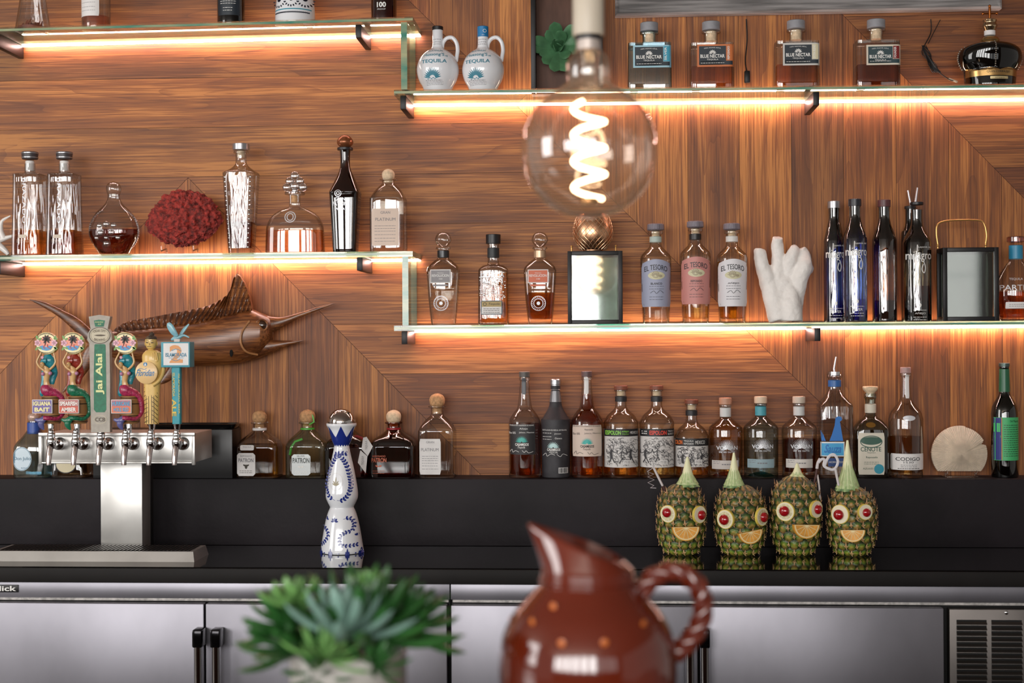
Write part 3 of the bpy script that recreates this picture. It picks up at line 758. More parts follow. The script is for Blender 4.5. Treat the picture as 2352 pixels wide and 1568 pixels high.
l = b.patch(859, 922, 482, 566, mat('paper_peach', '#d8c2b2', 0.6, var=.05), r=2); b.txt([('GRAN', 880, 902, 488, 494), ('PLATINUM', 868, 914, 503, 510)], greyi, l); b.flat(fine(866, 914, (521, 527, 533, 541, 549, 556), .9, 2), greyi, 'lettering', l)

# ------------------------------------------------------------------ upper right shelf: two jugs, four square bottles, crown
for cx, capm, capn, lb in ((1006, blackp, 'black', 'white ceramic handled jug with black cap and teal agave drawing'), (1110, mat('cap_blue', '#1976ae', 0.4), 'blue', 'white ceramic handled jug with blue cap and teal agave drawing')):
    b = Bot('ceramic_jug', cx, sTR, -.11, lb, 'jug', 'white ceramic jugs')
    b.body([(70, 12), (90, 12), (106, 12.6), (113, 16), (121, 29), (134, 41), (152, 47.5), (168, 48), (186, 43), (200, 35), (None, 31)], cer, name='ceramic_body', capt=True)
    c = b.cyl(61, 70 if capn == 'black' else 86, 12.8, capm, 'cap')
    if capn == 'blue':
        b.txt([('AÑEJO', cx - 2, cx + 9, 81, 84)], W, c, off=.001); b.flat([ring2(cx + 5, 73, 4, 4, 1)], W, 'emblem', c, off=.0016)
    pts = [(cx + 10, 117), (cx + 12, 100), (cx + 20, 89), (cx + 33, 87), (cx + 43, 98), (cx + 46, 115), (cx + 44, 130), (cx + 42, 142)]
    pts = cr(pts, 4); MB().add(*tube([(b.x(x), 0, b.z(y)) for x, y in pts], .0055, 14)).build('handle', cer, b.root, True)
    tg = mat('ink_agave_teal', '#2f7d92', 0.4); dx = cx - 1006
    o = -6 if dx else 0
    items = [('PLATINUM', 988 + dx + o, 1020 + dx + o, 121, 125, dict(arc=1)), ('Hussong’S', 977 + dx + o, 1025 + dx + o, 129, 139, dict(arc=1, bold=.012)), ('MR', 1027 + dx + o, 1033 + dx + o, 134, 138), ('TEQUILA', 973 + dx + o, 1031 + dx + o, 144, 154, dict(bold=.012))]
    b.txt(items, tg, b.root); ax = cx - 8 + o
    lv = [poly([(ax + (p * c - q * s_) , 187 - (p * s_ + q * c)) for p, q in ((7, -.8), (15, -1.5), (25 - abs(a - PI / 2) * 3, 0), (15, 1.5), (7, .8))]) for a in [PI * (0.07 + .86 * i / 12) for i in range(13)] for c, s_ in [(math.cos(a), math.sin(a))]]
    lv += [leaf2(ax - 12 + k * 4, 188 - (k % 2) * 2, 4, 2, 0) for k in range(6)]
    b.flat(lv, tg, 'agave_drawing', b.root)
    b.flat(fine(ax - 16, ax + 22, (190.5,), 1.1, 4) + fine(ax - 14, ax + 24, (194, 197, 200), .7, 5), greyi, 'fine_print', b.root)
    b.flat(fine(cx - 11, cx + 8, (92, 98, 103), 1, 7), greyi, 'neck_print', b.root)
specs = [(1492, 53, 45, '#9cc4d2', 'SILVER', '#3f9bb5', None, blueg, 106, 160, 'square pale blue bottle with navy label and sky blue side strip'),
         (1634, 51, 45, '#c8703c', 'REPOSADO', '#c8703c', liquid('honey_spirit', '#e7ab62'), clear, 106, 154, 'square clear bottle with navy label and orange side strip'),
         (1829, 48, 46, '#c9c6c0', 'EXTRA BLEND', '#d8cfae', liquid('honey_spirit'), clear, 102, 150, 'square clear bottle with navy label and cream side strip'),
         (2013, 46, 46, '#d8cdbb', 'FOUNDER', '#7c1c1c', liquid('mahogany_spirit', '#b07038'), clear, 100, 150, 'square bottle with dark teal label and deep red side strip')]
for cx, yt, hw, frame, vt, vc, lq, gm, ysh, yl, lb in specs:
    b = Bot('square_bottle', cx, sTR, -.11, lb, group='square bottles with navy labels')
    b.body([(yt + 20, 21, 2), (yt + 26, 21, 2), (yt + 27, 16, 2), (ysh - 8, 16, 2), (ysh - 4, 22, 3), (ysh, 44, 9), (ysh + 4, 48, 10), (ysh + 4, 49, 10), (None, 50, 10)], gm, dd=.62)
    if lq is None: lq = water
    b.fill(yl + 2, lq, inset=.004, bot=.012)
    b.cyl(yt, yt + 20, 20.5, greyp, 'stopper'); b.cyl(yt + 21, yt + 45, 12, cork_l, 'stopper_plug')
    x0, x1, y0, y1 = cx - 34, cx + 49, yt + 57, yt + 108
    if cx == 1492: x0, x1 = cx - 38, cx + 48
    if cx == 2013: x0, x1, y0, y1 = cx - 28, cx + 49, yt + 63, yt + 109
    l = b.patch(x0, x1, y0, y1, mat('label_trim' + vt, frame, .5), r=0, off=.0006)
    b.flat([rect(x0 + 4, x1 - 18, y0 + 4, y1 - 4), rect(x0 + 4, x1 - 3, y1 - 13, y1 - 4)], mat('label_navy' if vt != 'FOUNDER' else 'label_dark_teal', '#18242e' if vt != 'FOUNDER' else '#243d42', .5), 'label_field', l, .0010)
    b.flat([rect(x1 - 17, x1 - 3, y0 + 3, y1 - 14)], mat('label_strip' + vt, vc, .5), 'label_strip', l, .0010)
    m_ = (x0 + 4 + x1 - 18) / 2
    b.txt([('BLUE NECTAR', x0 + 7, x1 - 21, y0 + 23, y0 + 31, dict(bold=.025)), ('TEQUILA', m_ - 13, m_ + 13, y0 + 33, y0 + 37), ('100% AGAVE AZUL', m_ - 19, m_ + 19, y0 + 8, y0 + 10.5, dict(arc=1.5)), (vt, x1 - 15, x1 - 10, y0 + 5, y1 - 16, dict(vert=1, bold=.02))], W, l, .0014)
    b.flat(agave(m_, y0 + 21, 9, 7, 3) + fine(x0 + 8, x1 - 22, (y1 - 9,), 1.1, 3), W, 'lettering', l, .0014)
dkg = thin_glass('dark_amber_glass', '#2b1208', '#070302', 0.06)
b = Bot('crown_bottle', 2274, sTR, -.10, 'dark crown-shaped bottle with gold cross stopper and banded gold label', group=GR, lift=.001)
goldd = mat('antique_gold', '#c8a168', 0.22, 0.9)
b.body([(98, 18, 2, 1), (100, 26, 2, 1), (104, 48, 2, .9), (115, 66, 2, .8), (133, 72, 2, .7), (150, 68, 2, .7), (163, 60, 2, .75), (166, 59, 2, .8), (166, 59, 2, .8), (None, 56, 2, .85)], dkg)
b.fill(112, brown_l, inset=.003)
b.turn([(85, 14), (88, 19), (93, 22), (97, 20), (101, 24), (104, 25)], goldd, 'neck_collar', sub=1); b.cyl(70, 82, 12.5, paper, 'neck_label')
b.turn([(44, 11), (47, 16), (53, 14), (60, 17), (67, 14), (71, 12)], mat('polished_cap', '#b99e7c', 0.15, 0.95), 'stopper')
g = MB(); g.add(*tube([(0, 0, b.z(46)), (0, 0, b.z(28)), (0, 0, b.z(22)), (0, 0, b.z(13))], [.003, .0032, .0036, .003], 10)); g.add(*tube([(b.x(2259), 0, b.z(31)), (b.x(2290), 0, b.z(31))], .0024, 8))
for x, y in ((2259, 31), (2290, 31), (2274, 14)): g.add(*sphere((b.x(x), 0, b.z(y)), .004, 10, 8))
g.build('cross', mat('copper_rod', '#b06a34', .2, .95), b.root, True, label='small copper cross on top')
g = MB()
for i in range(13):
    t = i / 12; x, y = [(2259 - 55 * math.sin(t * 2.0) * (1.0 if t < .6 else 1.0)), 103 + 56 * t][0:2]
    a = b.at(b.z(y)); g.add(*sphere((-a[1] - .0005, 0, b.z(y)), .0026, 8, 6)); g.add(*sphere((a[1] + .0005, 0, b.z(y)), .0026, 8, 6)); g.add(*sphere((0, -a[2], b.z(y)), .0022, 8, 6))
g.build('bead_row', mat('pearl_bead', '#8c8276', .15, .5), b.root, True)
g = MB()
for k in range(3): pass
l = b.patch(2216, 2330, 168, 181, goldd, r=0, off=.0008, nx=40, top=lambda u: 6 * abs(math.cos(u * PI * 2.5)) ** 1.0); b.txt([('GRAN CORRALEJO', 2255, 2308, 170, 176)], K, l, .0012)
l = b.patch(2262, 2303, 183, 189, mat('paper_gold', '#cdb98a', .4, .4), r=1); b.txt([('AÑEJO', 2272, 2294, 184.5, 188)], K, l)

# ------------------------------------------------------------------ shelf with the white coral
for cx, lq, yl, lc, bandc, lb in ((1019, water, 598, '#8b8789', '#3a3a3c', 'clear bottle with grey label and clear ball stopper'), (1241, liquid('deep_amber_spirit', '#b4742e'), 672, '#d06a4a', '#c9a98a', 'clear bottle with coral pink label and clear ball stopper')):
    b = Bot('ball_stopper_bottle', cx, sLR, -.10, lb, group='ball stopper bottles')
    o = cx - 1019
    b.body([(567, 16, 2), (572, 17, 2), (574, 13, 2), (592, 13, 2), (600, 22, 2.5), (612, 34, 3.5), (622, 37.5, 5), (622, 37.5, 5), (690, 33, 5), (None, 27, 5)], clear, dd=.8)
    b.fill(yl, lq, inset=.0035, bot=.016)
    b.turn([(533, 3), (536, 12), (544, 17.5), (553, 18.5), (561, 14), (567, 8)], clear, 'stopper', label='clear glass ball stopper')
    b.cyl(575, 592, 13.8, mat('band' + bandc, bandc, .3, .4), 'neck_band')
    l = b.patch(992 + o, 1039 + o, 620, 651, mat('paper_white'), r=0); b.flat([rect(994 + o, 1037 + o, 622, 649)], mat('label_' + lc, lc, .5), 'label_field', l, .0010)
    b.txt([('REVOLUCION', 996 + o, 1035 + o, 631, 637, dict(bold=.01)), ('TEQUILA', 1008 + o, 1023 + o, 627, 629.5), ('100', 1012 + o, 1020 + o, 640, 643)], W, l, .0014)
    b.flat([rect(998 + o, 1032 + o, 654, 658)], mat('label_' + lc), 'label_strip', b.root)
    b.flat([ring2(1016 + o, 697, 17, 17, 1.3), ring2(1016 + o, 697, 11, 11, 1.2), disc(1016 + o, 697, 4)] + rays(1016 + o, 697, 12.5, 15.5, 22, 0, 6.0, 1.2), etch, 'embossed_seal', b.root)
b = Bot('textured_bottle', 1134, sLR, -.10, 'textured clear bottle with black cap and small gold label', group=GL)
b.body([(560, 13), (604, 13), (610, 24, 2.6), (618, 33, 4), (624, 34, 5), (624, 34, 5), (None, 35, 5)], clear_w, dd=.85)
b.fill(628, liquid('light_amber_spirit', '#e4a860'), inset=.003); b.cyl(538, 560, 17, blackp, 'stopper')
l = b.cyl(569, 592, 13.8, mat('paper_charcoal', '#23282b', .5), 'neck_band'); b.txt([('ALTOS', 1121, 1147, 576, 586, dict(bold=.03))], W, l, .001)
facets(b, crystal, 130, x0=1104, x1=1164, y0=634, y1=688, size=2.6); b.txt([('OLMECA', 1107, 1161, 628, 638, dict(bold=.03)), ('ALTOS', 1110, 1158, 640, 650, dict(bold=.02))], etch, b.root, .002, 'embossed_lettering')
l = b.patch(1107, 1156, 691, 723, mat('label_slate2', '#3f5560', .5), r=1); b.flat([rect(1109, 1154, 693, 705)], mat('label_olive_gold', '#a8915a', .5), 'label_field', l, .001); b.flat([rect(1109, 1154, 705, 721)], paper, 'label_field', l, .001)
b.flat(fine(1113, 1150, (709, 713, 717.5), 1, 5) + [ring2(1116, 699, 4, 4, 1)], K, 'lettering', l, .0014); b.txt([('Tequila', 1124, 1150, 696, 702, dict(shear=.3))], K, l, .0014)
tes = [(1507, '#a0a5bb', 514, mat('ring_pale', '#aebdb6', .5), None, 'BLANCO', 'clear bottle with arched lavender blue label and grey stopper', water),
       (1598, '#c98780', 508, mat('ring_black', '#1f1d1e', .4), None, 'REPOSADO', 'clear bottle with arched salmon pink label and grey stopper', pale),
       (1682, '#dedce0', 513, mat('ring_white', '#d8d6d2', .5), None, 'AÑEJO', 'clear bottle with arched white label and grey stopper', gold_l)]
for cx, lc, yt, bm, _, nm, lb, lq in tes:
    b = Bot('arched_label_bottle', cx, sLR, -.10, lb, group='bottles with arched labels')
    b.body([(yt + 17, 17), (yt + 23, 17), (yt + 26, 13), (yt + 50, 14), (yt + 60, 22), (yt + 72, 33), (yt + 82, 35.5), (yt + 82, 35.5), (yt + 150, 33.5), (None, 30)], clear)
    b.fill(yt + (90 if cx != 1682 else 88), lq, inset=.003, bot=.012)
    b.turn([(yt, 16), (yt + 2, 19), (yt + 13, 19.5), (yt + 15, 17), (yt + 16, 12)], mat('ribbed_stopper', '#77717a', .6, stretch=(1, 1, .02), var=.35, vscale=400), 'stopper', sub=1)
    b.cyl(yt + 17, yt + 36, 9, cork_l, 'stopper_plug'); b.cyl(yt + 29, yt + 43, 14, bm, 'neck_band')
    y0 = yt + 92
    l = b.patch(cx - 33, cx + 33, y0, yt + 191, mat('label_' + nm, lc, .5, var=.03), r=2, top=lambda u: 9 * (1 - (2 * u - 1) ** 2), nx=24)
    b.txt([('EL TESORO', cx - 27, cx + 25, y0 + 8, y0 + 20, dict(bold=.01, arc=5)), (nm, cx - 13, cx + 13, y0 + 44, y0 + 49, dict(bold=.02))], mat('ink_dark_grey', '#38373c', .5), l, .0012)
    b.flat([disc(cx, y0 + 28, 19, 9)], mat('agave_pale_disc', '#cfcaa6', .5), 'emblem', l, .0010); b.flat([ring2(cx - 2, y0 + 26, 8, 8, 1.5), ring2(cx - 2, y0 + 27, 5, 5, 1.2), disc(cx + 9, y0 + 29, 4, 3)] + agave(cx - 3, y0 + 28, 12, 7, 2), mat('agave_olive', '#a59b80', .5), 'emblem', l, .0014)
    b.flat(fine(cx - 16, cx + 16, (y0 + 52, y0 + 58, y0 + 76, y0 + 82), .9, 3) + [stroke([(cx - 14, y0 + 68), (cx - 6, y0 + 63), (cx, y0 + 69), (cx + 8, y0 + 62), (cx + 16, y0 + 68)], 1)], mat('ink_dark_grey'), 'fine_print', l, .0012)
def milagro(cx, hw, yt, capm, tint, edge, lb, Y=-.10, low=None, nm='SILVER', text=True, cap=True, liq=None):
    b = Bot('tall_tinted_bottle', cx, sLR, Y, lb, group='tall tinted glass bottles')
    b.body([(yt + 16, 13), (yt + 40, 12.5), (yt + 58, 16), (yt + 80, hw * .88), (yt + 92, hw), (yt + 92, hw), (None, hw)], thin_glass(tint + edge, '#f4f4f4', '#b0b0b0', 0.13, 0.02, 2.0, wav=60, grad=(edge, tint, edge, '#050408')))
    if liq: b.fill(low, liq, inset=.003)
    if cap: b.turn([(yt, 13), (yt + 1, 14.5), (yt + 16, 14.5), (yt + 17, 12)], capm, 'stopper', sub=1)
    else: b.cyl(yt - 2, yt + 5, 15, blackp, 'lip'); 
    if text:
        b.txt([('milagro', cx - hw + 3, cx + hw - 4, yt + 112, yt + 137, dict(bold=.008)), ('Leyenda del', cx - 4, cx + hw - 5, yt + 101, yt + 106), (nm, cx - 12, cx + 12, yt + 251, yt + 257)], W, b.root, .001)
        b.flat([stroke([(cx + 8, yt + 136), (cx + 12, yt + 150), (cx + 9, yt + 162), (cx + 4, yt + 154), (cx + 7, yt + 142)], 2), stroke([(cx - 6, yt + 98), (cx - 7, yt + 122)], 2), leaf2(cx, yt + 240, 9, 5, -PI / 2)] + fine(cx - 15, cx + 15, (yt + 246, yt + 262, yt + 268), 1.2, 4), W, 'fine_print', b.root, .001)
    return b
milagro(1917, 24, 462, silver, '#8fa8e8', '#1c2a9c', 'blue glass bottle with silver cap and white script, left of the blue pair', Y=-.066, low=700, liq=liquid('blue_seen_spirit', '#8a96e8'))
milagro(1965, 27, 457, mat('cap_navy', '#23242c', .35), '#a4c0f4', '#2440c0', 'blue glass bottle with dark cap and white script, right of the blue pair', Y=-.128, low=687, liq=liquid('blue_seen_spirit'))
milagro(2032, 27, 459, mat('cap_plum', '#5a3336', .4), '#d8a468', '#5a2418', 'brown glass bottle with plum cap and no visible label', text=False, low=690, liq=brown_l)
b = milagro(2107, 32, 466, blackp, '#c9c0a8', '#2c2218', 'near-black glass bottle with white script and a metal pourer', nm='AÑEJO', cap=False, low=657, liq=amber_d)
def pourer(b, x0, y0, x1, y1, r=3.0):
    MB().add(*tube([(b.x(x0), 0, b.z(y0)), (b.x(x1), 0, b.z(y1))], [r * b.s, r * .75 * b.s], 12)).build('pourer', mat('pourer_metal', '#c4bfc2', .3, .6), b.root, True)
pourer(b, 2104, 466, 2109, 431)
b2 = Bot('tall_tinted_bottle', 2092, sLR, -.030, 'dark bottle with metal pourer hidden behind the near-black script bottle', group='tall tinted glass bottles')
b2.body([(477, 11), (512, 11), (530, 16), (552, 21), (None, 21)], thin_glass('hidden_dark_glass', '#2a1d18', '#0a0605', .08)); b2.cyl(473, 480, 13, blackp, 'lip'); pourer(b2, 2094, 474, 2087, 437)
b = Bot('round_decanter', 2334, sLR, -.10, 'round decanter with teal neck and pink glass stopper at the right edge', group=GL)
b.body([(566, 14), (596, 15), (610, 24), (640, 42), (670, 49), (700, 46), (718, 40), (None, 37)], clear, dd=.75)
b.fill(670, liquid('rust_spirit', '#c97a4a'), inset=.003); b.turn([(543, 17), (545, 20), (555, 20), (557, 14)], thin_glass('pink_glass', '#e8c4c0', '#9c6c70', .1), 'stopper', sub=1)
b.cyl(563, 595, 15.5, mat('neck_teal_blue', '#2b84a8', .4), 'neck_band'); b.txt([('TEQUILA', 2311, 2340, 639, 645)], etch, b.root, .0012); b.txt([('PARTIDA', 2292, 2372, 655, 667)], etch, b.root, .0012)
l = b.patch(2303, 2368, 694, 709, paper, r=1); b.flat(fine(2310, 2360, (699, 703), 1, 4), greyi, 'lettering', l)
# ------------------------------------------------------------------ bottles on the ledge
def rd(cx, rows, m, lab, name='round_bottle', group=GD, Y=-.062, **k):
    b = Bot(name, cx, LG, Y, lab, group=group); b.body(rows, m, **k); return b
b = rd(79, [(967, 14), (978, 15), (985, 15), (1000, 24, 3), (1018, 38, 4), (1035, 41, 5), (None, 41, 5)], blueg, 'pale blue squat bottle with oval label behind the left end of the beer tower', 'squat_bottle', dd=.8)
b.fill(1040, liquid('blue_water_spirit', '#d4ecf4'), inset=.003); b.turn([(947, 4), (950, 11), (957, 14), (964, 12), (968, 9)], mat('pearl_ball', '#c0a294', .3, .3), 'stopper')
b.cyl(969, 996, 15.5, mat('neck_royal_blue', '#2f4f9c', .35), 'neck_band'); v = disc(63, 1051, 23, 27, 36)
g = MB(); X = [(b.x(x), b.surf(b.x(x), b.z(y), .0006), b.z(y)) for x, y in v[0]]; l = g.add(X, v[1]).build('label', mat('label_ice', '#c8d8e2', .4), b.root)
b.txt([('Don Julio', 45, 84, 1046, 1056), ('BLANCO', 62, 76, 1070, 1073)], mat('ink_steel_blue', '#4f7890', .5), l, .0012); b.flat([ring2(63, 1051, 22, 26, 1)], mat('ink_steel_blue'), 'label_ring', l, .0012)
b = rd(166, [(1010, 14), (1040, 15), (1050, 28, 4), (1060, 38, 6), (None, 40, 7)], clear, 'short square bottle with round cream label under the beer tower', 'squat_bottle', dd=.8)
b.fill(1062, liquid('dim_spirit', '#8c7450'), inset=.003)
X = disc(163, 1062, 25, 22, 32); MB().add([(b.x(x), b.surf(b.x(x), b.z(y), .0006), b.z(y)) for x, y in X[0]], X[1]).build('label', mat('paper_ivory', '#cfc4a4', .6), b.root); b.flat([ring2(163, 1062, 25, 22, 2)], K, 'label_ring', b.root, .001)
dg = thin_glass('amber_tinted_glass', '#b87a48', '#3a180c', .09); gg = thin_glass('leaf_green_glass', '#eef6ec', '#86b080', .09)
b = patron(597, LG, 942, 972, 1010, 48, clear, liquid('olive_amber_spirit', '#c09c40'), 'squat clear bottle of amber liquor with octagonal white label and ball cork', bandm=paper, yliq=1020)
l = b.patch(553, 596, 1037, 1089, paper, r=5, nx=10); b.txt([('PATRON', 557, 592, 1049, 1058, dict(bold=.02)), ('REPOSADO', 562, 588, 1042, 1046)], greyi, l); b.flat([disc(575, 1068, 3, 5), leaf2(575, 1067, 8, 4, -.5), leaf2(575, 1067, 8, 4, PI + .5)] + fine(560, 590, (1077, 1081), 1, 3), mat('ink_bee', '#3a3226', .6), 'bee_emblem', l, .0012)
l = b.patch(561, 593, 1019, 1031, paper, r=3, nx=10); b.txt([('TEQUILA', 567, 587, 1022, 1025)], greyi, l)
b = patron(707, LG, 940, 972, 1008, 46, gg, water, 'squat clear bottle with green ribbon and embossed silver label', bandm=mat('lime_ribbon', '#4fae3c', .4), yliq=1012, bandlab='green neck ribbon')
l = b.patch(678, 721, 1040, 1088, mat('paper_silver', '#a9adac', .35, .3), r=5, nx=10); b.txt([('PATRON', 680, 719, 1048, 1060, dict(bold=.03)), ('SILVER', 690, 708, 1042, 1046)], mat('ink_graphite', '#4c5250', .5), l); b.flat([leaf2(699, 1070, 7, 4, -.4), leaf2(699, 1070, 7, 4, PI + .4)] + fine(686, 714, (1079, 1083), 1, 3), W, 'bee_emblem', l, .0012)
MB().add(*tube([(b.x(714), -.012, b.z(945)), (b.x(722), -.014, b.z(956)), (b.x(724), -.012, b.z(968)), (b.x(714), -.018, b.z(974))], .0022, 8, flat=.5)).build('ribbon', mat('lime_ribbon'), b.root, True)
g = MB(); g.add(*tube([(b.x(672), -.036, b.z(1042)), (b.x(676), -.040, b.z(1024)), (b.x(684), -.036, b.z(1012)), (b.x(700), -.030, b.z(1006))], .0032, 8, flat=.4)); g.build('ribbon', mat('lime_ribbon'), b.root, True)
bA = patron(800, LG, 950, 976, 1010, 50, dg, liquid('copper_spirit', '#b86a34'), 'squat amber bottle with paper tags, half hidden by the white and blue bottle', ballm=cork, yliq=1014)
g = MB(); g.add(*tube([(bA.x(812), -.02, bA.z(1002)), (bA.x(826), -.03, bA.z(1000)), (bA.x(844), -.045, bA.z(1006))], .0034, 8, flat=.35)); g.build('ribbon', mat('red_ribbon', '#8a1c20', .5), bA.root, True, label='dark red ribbon')
for (p, nm) in (([(842, 1002), (850, 1000), (864, 1022), (852, 1044), (838, 1028)], 0), ([(836, 1030), (852, 1044), (848, 1082), (830, 1058)], 1)):
    q = [(bA.x(x), -.052 - .004 * nm, bA.z(y)) for x, y in p]; q2 = [(x, y + .0006, z) for x, y, z in q]; n = len(q)
    v, f = rings([q, q2]); t_ = MB().add(v, f).build('paper_tag', paper, bA.root)
    c = (sum(a for a, _ in p) / len(p), sum(a for _, a in p) / len(p)); v2, f2 = text2d('TEQUILA', c[0] - 3, c[0] + 3, c[1] - 10, c[1] + 10, vert=1)
    MB().add([(bA.x(x), -.0526 - .004 * nm, bA.z(y)) for x, y in v2], f2).build('lettering', greyi, t_)
b = patron(905, LG, 941, 972, 1008, 52, dg, liquid('copper_spirit'), 'squat amber bottle with red neck band and dark copper liquor', bandm=mat('wine_band', '#a0232b', .4), yliq=1014, ballm=cork_l)
b.txt([('PATRON', 860, 894, 1048, 1058, dict(bold=.02)), ('REPOSADO', 862, 892, 1042, 1046)], mat('copper_print', '#9c4a2c', .4, .3), b.root, .001); b.flat([leaf2(876, 1068, 8, 4, -.4), leaf2(876, 1068, 8, 4, PI + .4)] + fine(862, 890, (1077, 1082), 1, 4), mat('copper_print'), 'bee_emblem', b.root, .001)
b.cyl(992, 998, 16.5, mat('wine_band'), 'ribbon')
b = patron(1005, LG, 903, 935, 976, 42, clear, water, 'tall square clear bottle with pale label and ball cork on the ledge', ballm=cork, yliq=1068, tall=True)
l = b.patch(968, 1017, 1005, 1086, paper, r=2); b.txt([('GRAN', 984, 1002, 1010, 1015), ('PLATINUM', 972, 1012, 1026, 1033)], greyi, l); b.flat(fine(974, 1011, (1044, 1049, 1054, 1060, 1066, 1073), .9, 2), greyi, 'lettering', l)
# three long-necked bottles
cas = [(1206, 853, 37, 972, 1041, 1170, 1231, '#2c2a2c', W, '#4fb0a6', '#55504c', clear, amber_d, 972, 'Añejo', 'tall long-necked bottle, black label with turquoise agave and dark brown cap'),
       (1349, 852, 37, 974, 1045, 1316, 1382, '#d6c2b4', K, '#46b0a8', '#5a4444', clear, amber, 906, 'Reposado', 'tall long-necked bottle of amber liquor with cream label and turquoise agave')]
for cx, yt, hw, ly0, ly1, lx0, lx1, lc, ink, agc, capc, gm, lq, yl, ty, lb in cas:
    b = rd(cx, [(yt + 12, 12), (yt + 20, 12), (yt + 24, 10.5), (yt + 78, 16), (yt + 92, 24), (yt + 108, 34), (yt + 122, hw), (yt + 122, hw), (None, hw)], gm, lb, 'long_neck_bottle')
    b.fill(yl, lq, inset=.003); b.turn([(yt, 11), (yt + 1, 12.5), (yt + 12, 12.5), (yt + 13, 11)], mat('cap' + capc, capc, .5), 'stopper', sub=1)
    b.patch(cx - 6, cx + 4, yt + 14, yt + 52, paper if cx > 1300 else mat('paper_smoke', '#4f5054', .4), 'neck_label', r=1, nx=4)
    l = b.patch(lx0, lx1, ly0, ly1, mat('label' + lc, lc, .55, var=.05), r=1)
    m_ = (lx0 + lx1) / 2
    b.txt([('CASAMIGOS', m_ - 15, m_ + 16, ly1 - 26, ly1 - 20, dict(bold=.03)), ('Tequila', m_ - 10, m_ + 8, ly1 - 19, ly1 - 13, dict(shear=.3)), (ty, m_ - 5, m_ + 14, ly0 + 8, ly0 + 13), ('Jalisco, Mexico', m_ - 6, lx1 - 2, ly0 + 17, ly0 + 21), ('PRODUCTOS CASAMIGOS DE AGAVE', lx0 + 2, lx1 - 3, ly0 + 1, ly0 + 4), ('Blue 100%', lx0 + 1, lx0 + 17, ly0 + 17, ly0 + 22)], ink, l)
    b.flat(agave(m_, ly1 - 28, 15, 13, 2.4), mat('agave' + agc, agc, .5), 'agave_emblem', l, .0012)
    b.flat([stroke([(lx0 + 3, ly1 - 6), (lx0 + 8, ly1 - 12), (lx0 + 10, ly1 - 5), (lx0 + 16, ly1 - 9), (lx0 + 24, ly1 - 6)], .8), stroke([(m_ + 1, ly1 - 10), (m_ + 6, ly1 - 5), (m_ + 10, ly1 - 9), (m_ + 16, ly1 - 4), (m_ + 26, ly1 - 7)], .8)], ink, 'signature', l, .0012)
b = rd(1277, [(885, 11), (894, 11), (896, 9.5), (920, 13), (935, 16), (950, 24), (962, 31), (975, 34), (None, 32)], mat('chalky_black_bottle', '#2c2a2e', .6, var=.25, vscale=40, bump=.1), 'matte black long-necked bottle with white print and pale agave', 'long_neck_bottle')
b.turn([(870, 10), (872, 12), (882, 12), (883, 11), (893, 11), (895, 12)], silver, 'stopper', sub=1); b.cyl(896, 923, 10.5, mat('paper_pewter', '#7f7f82', .35, .5), 'neck_label', hw2=14)
b.flat(agave(1272, 1026, 15, 12, 2.4), mat('ink_ice', '#b9d8d8', .5), 'agave_emblem', b.root, .0008)
b.txt([('CASAMIGOS', 1258, 1288, 1027, 1033, dict(bold=.03)), ('MEZCAL', 1263, 1283, 1034, 1038), ('DESTILADOR DE MEZCAL ARTESANAL', 1247, 1303, 984, 987), ('Joven', 1275, 1290, 992, 996), ('Oaxaca', 1276, 1292, 1002, 1006)], W, b.root, .0008)
b.flat(fine(1248, 1268, (992, 1000, 1006), 1, 3) + [stroke([(1248, 1044), (1255, 1038), (1258, 1045), (1266, 1040), (1276, 1042)], .8), stroke([(1280, 1040), (1288, 1046), (1294, 1040), (1304, 1044)], .8)], W, 'signature', b.root, .0008)
b.flat([rect(1284, 1305, 1071, 1084)], paper, 'barcode_label', b.root, .0008); b.flat([rect(1285 + i * 2.4, 1286 + i * 2.4 + (i % 3) * .4, 1072, 1083) for i in range(8)], K, 'barcode_lines', b.root, .0012)
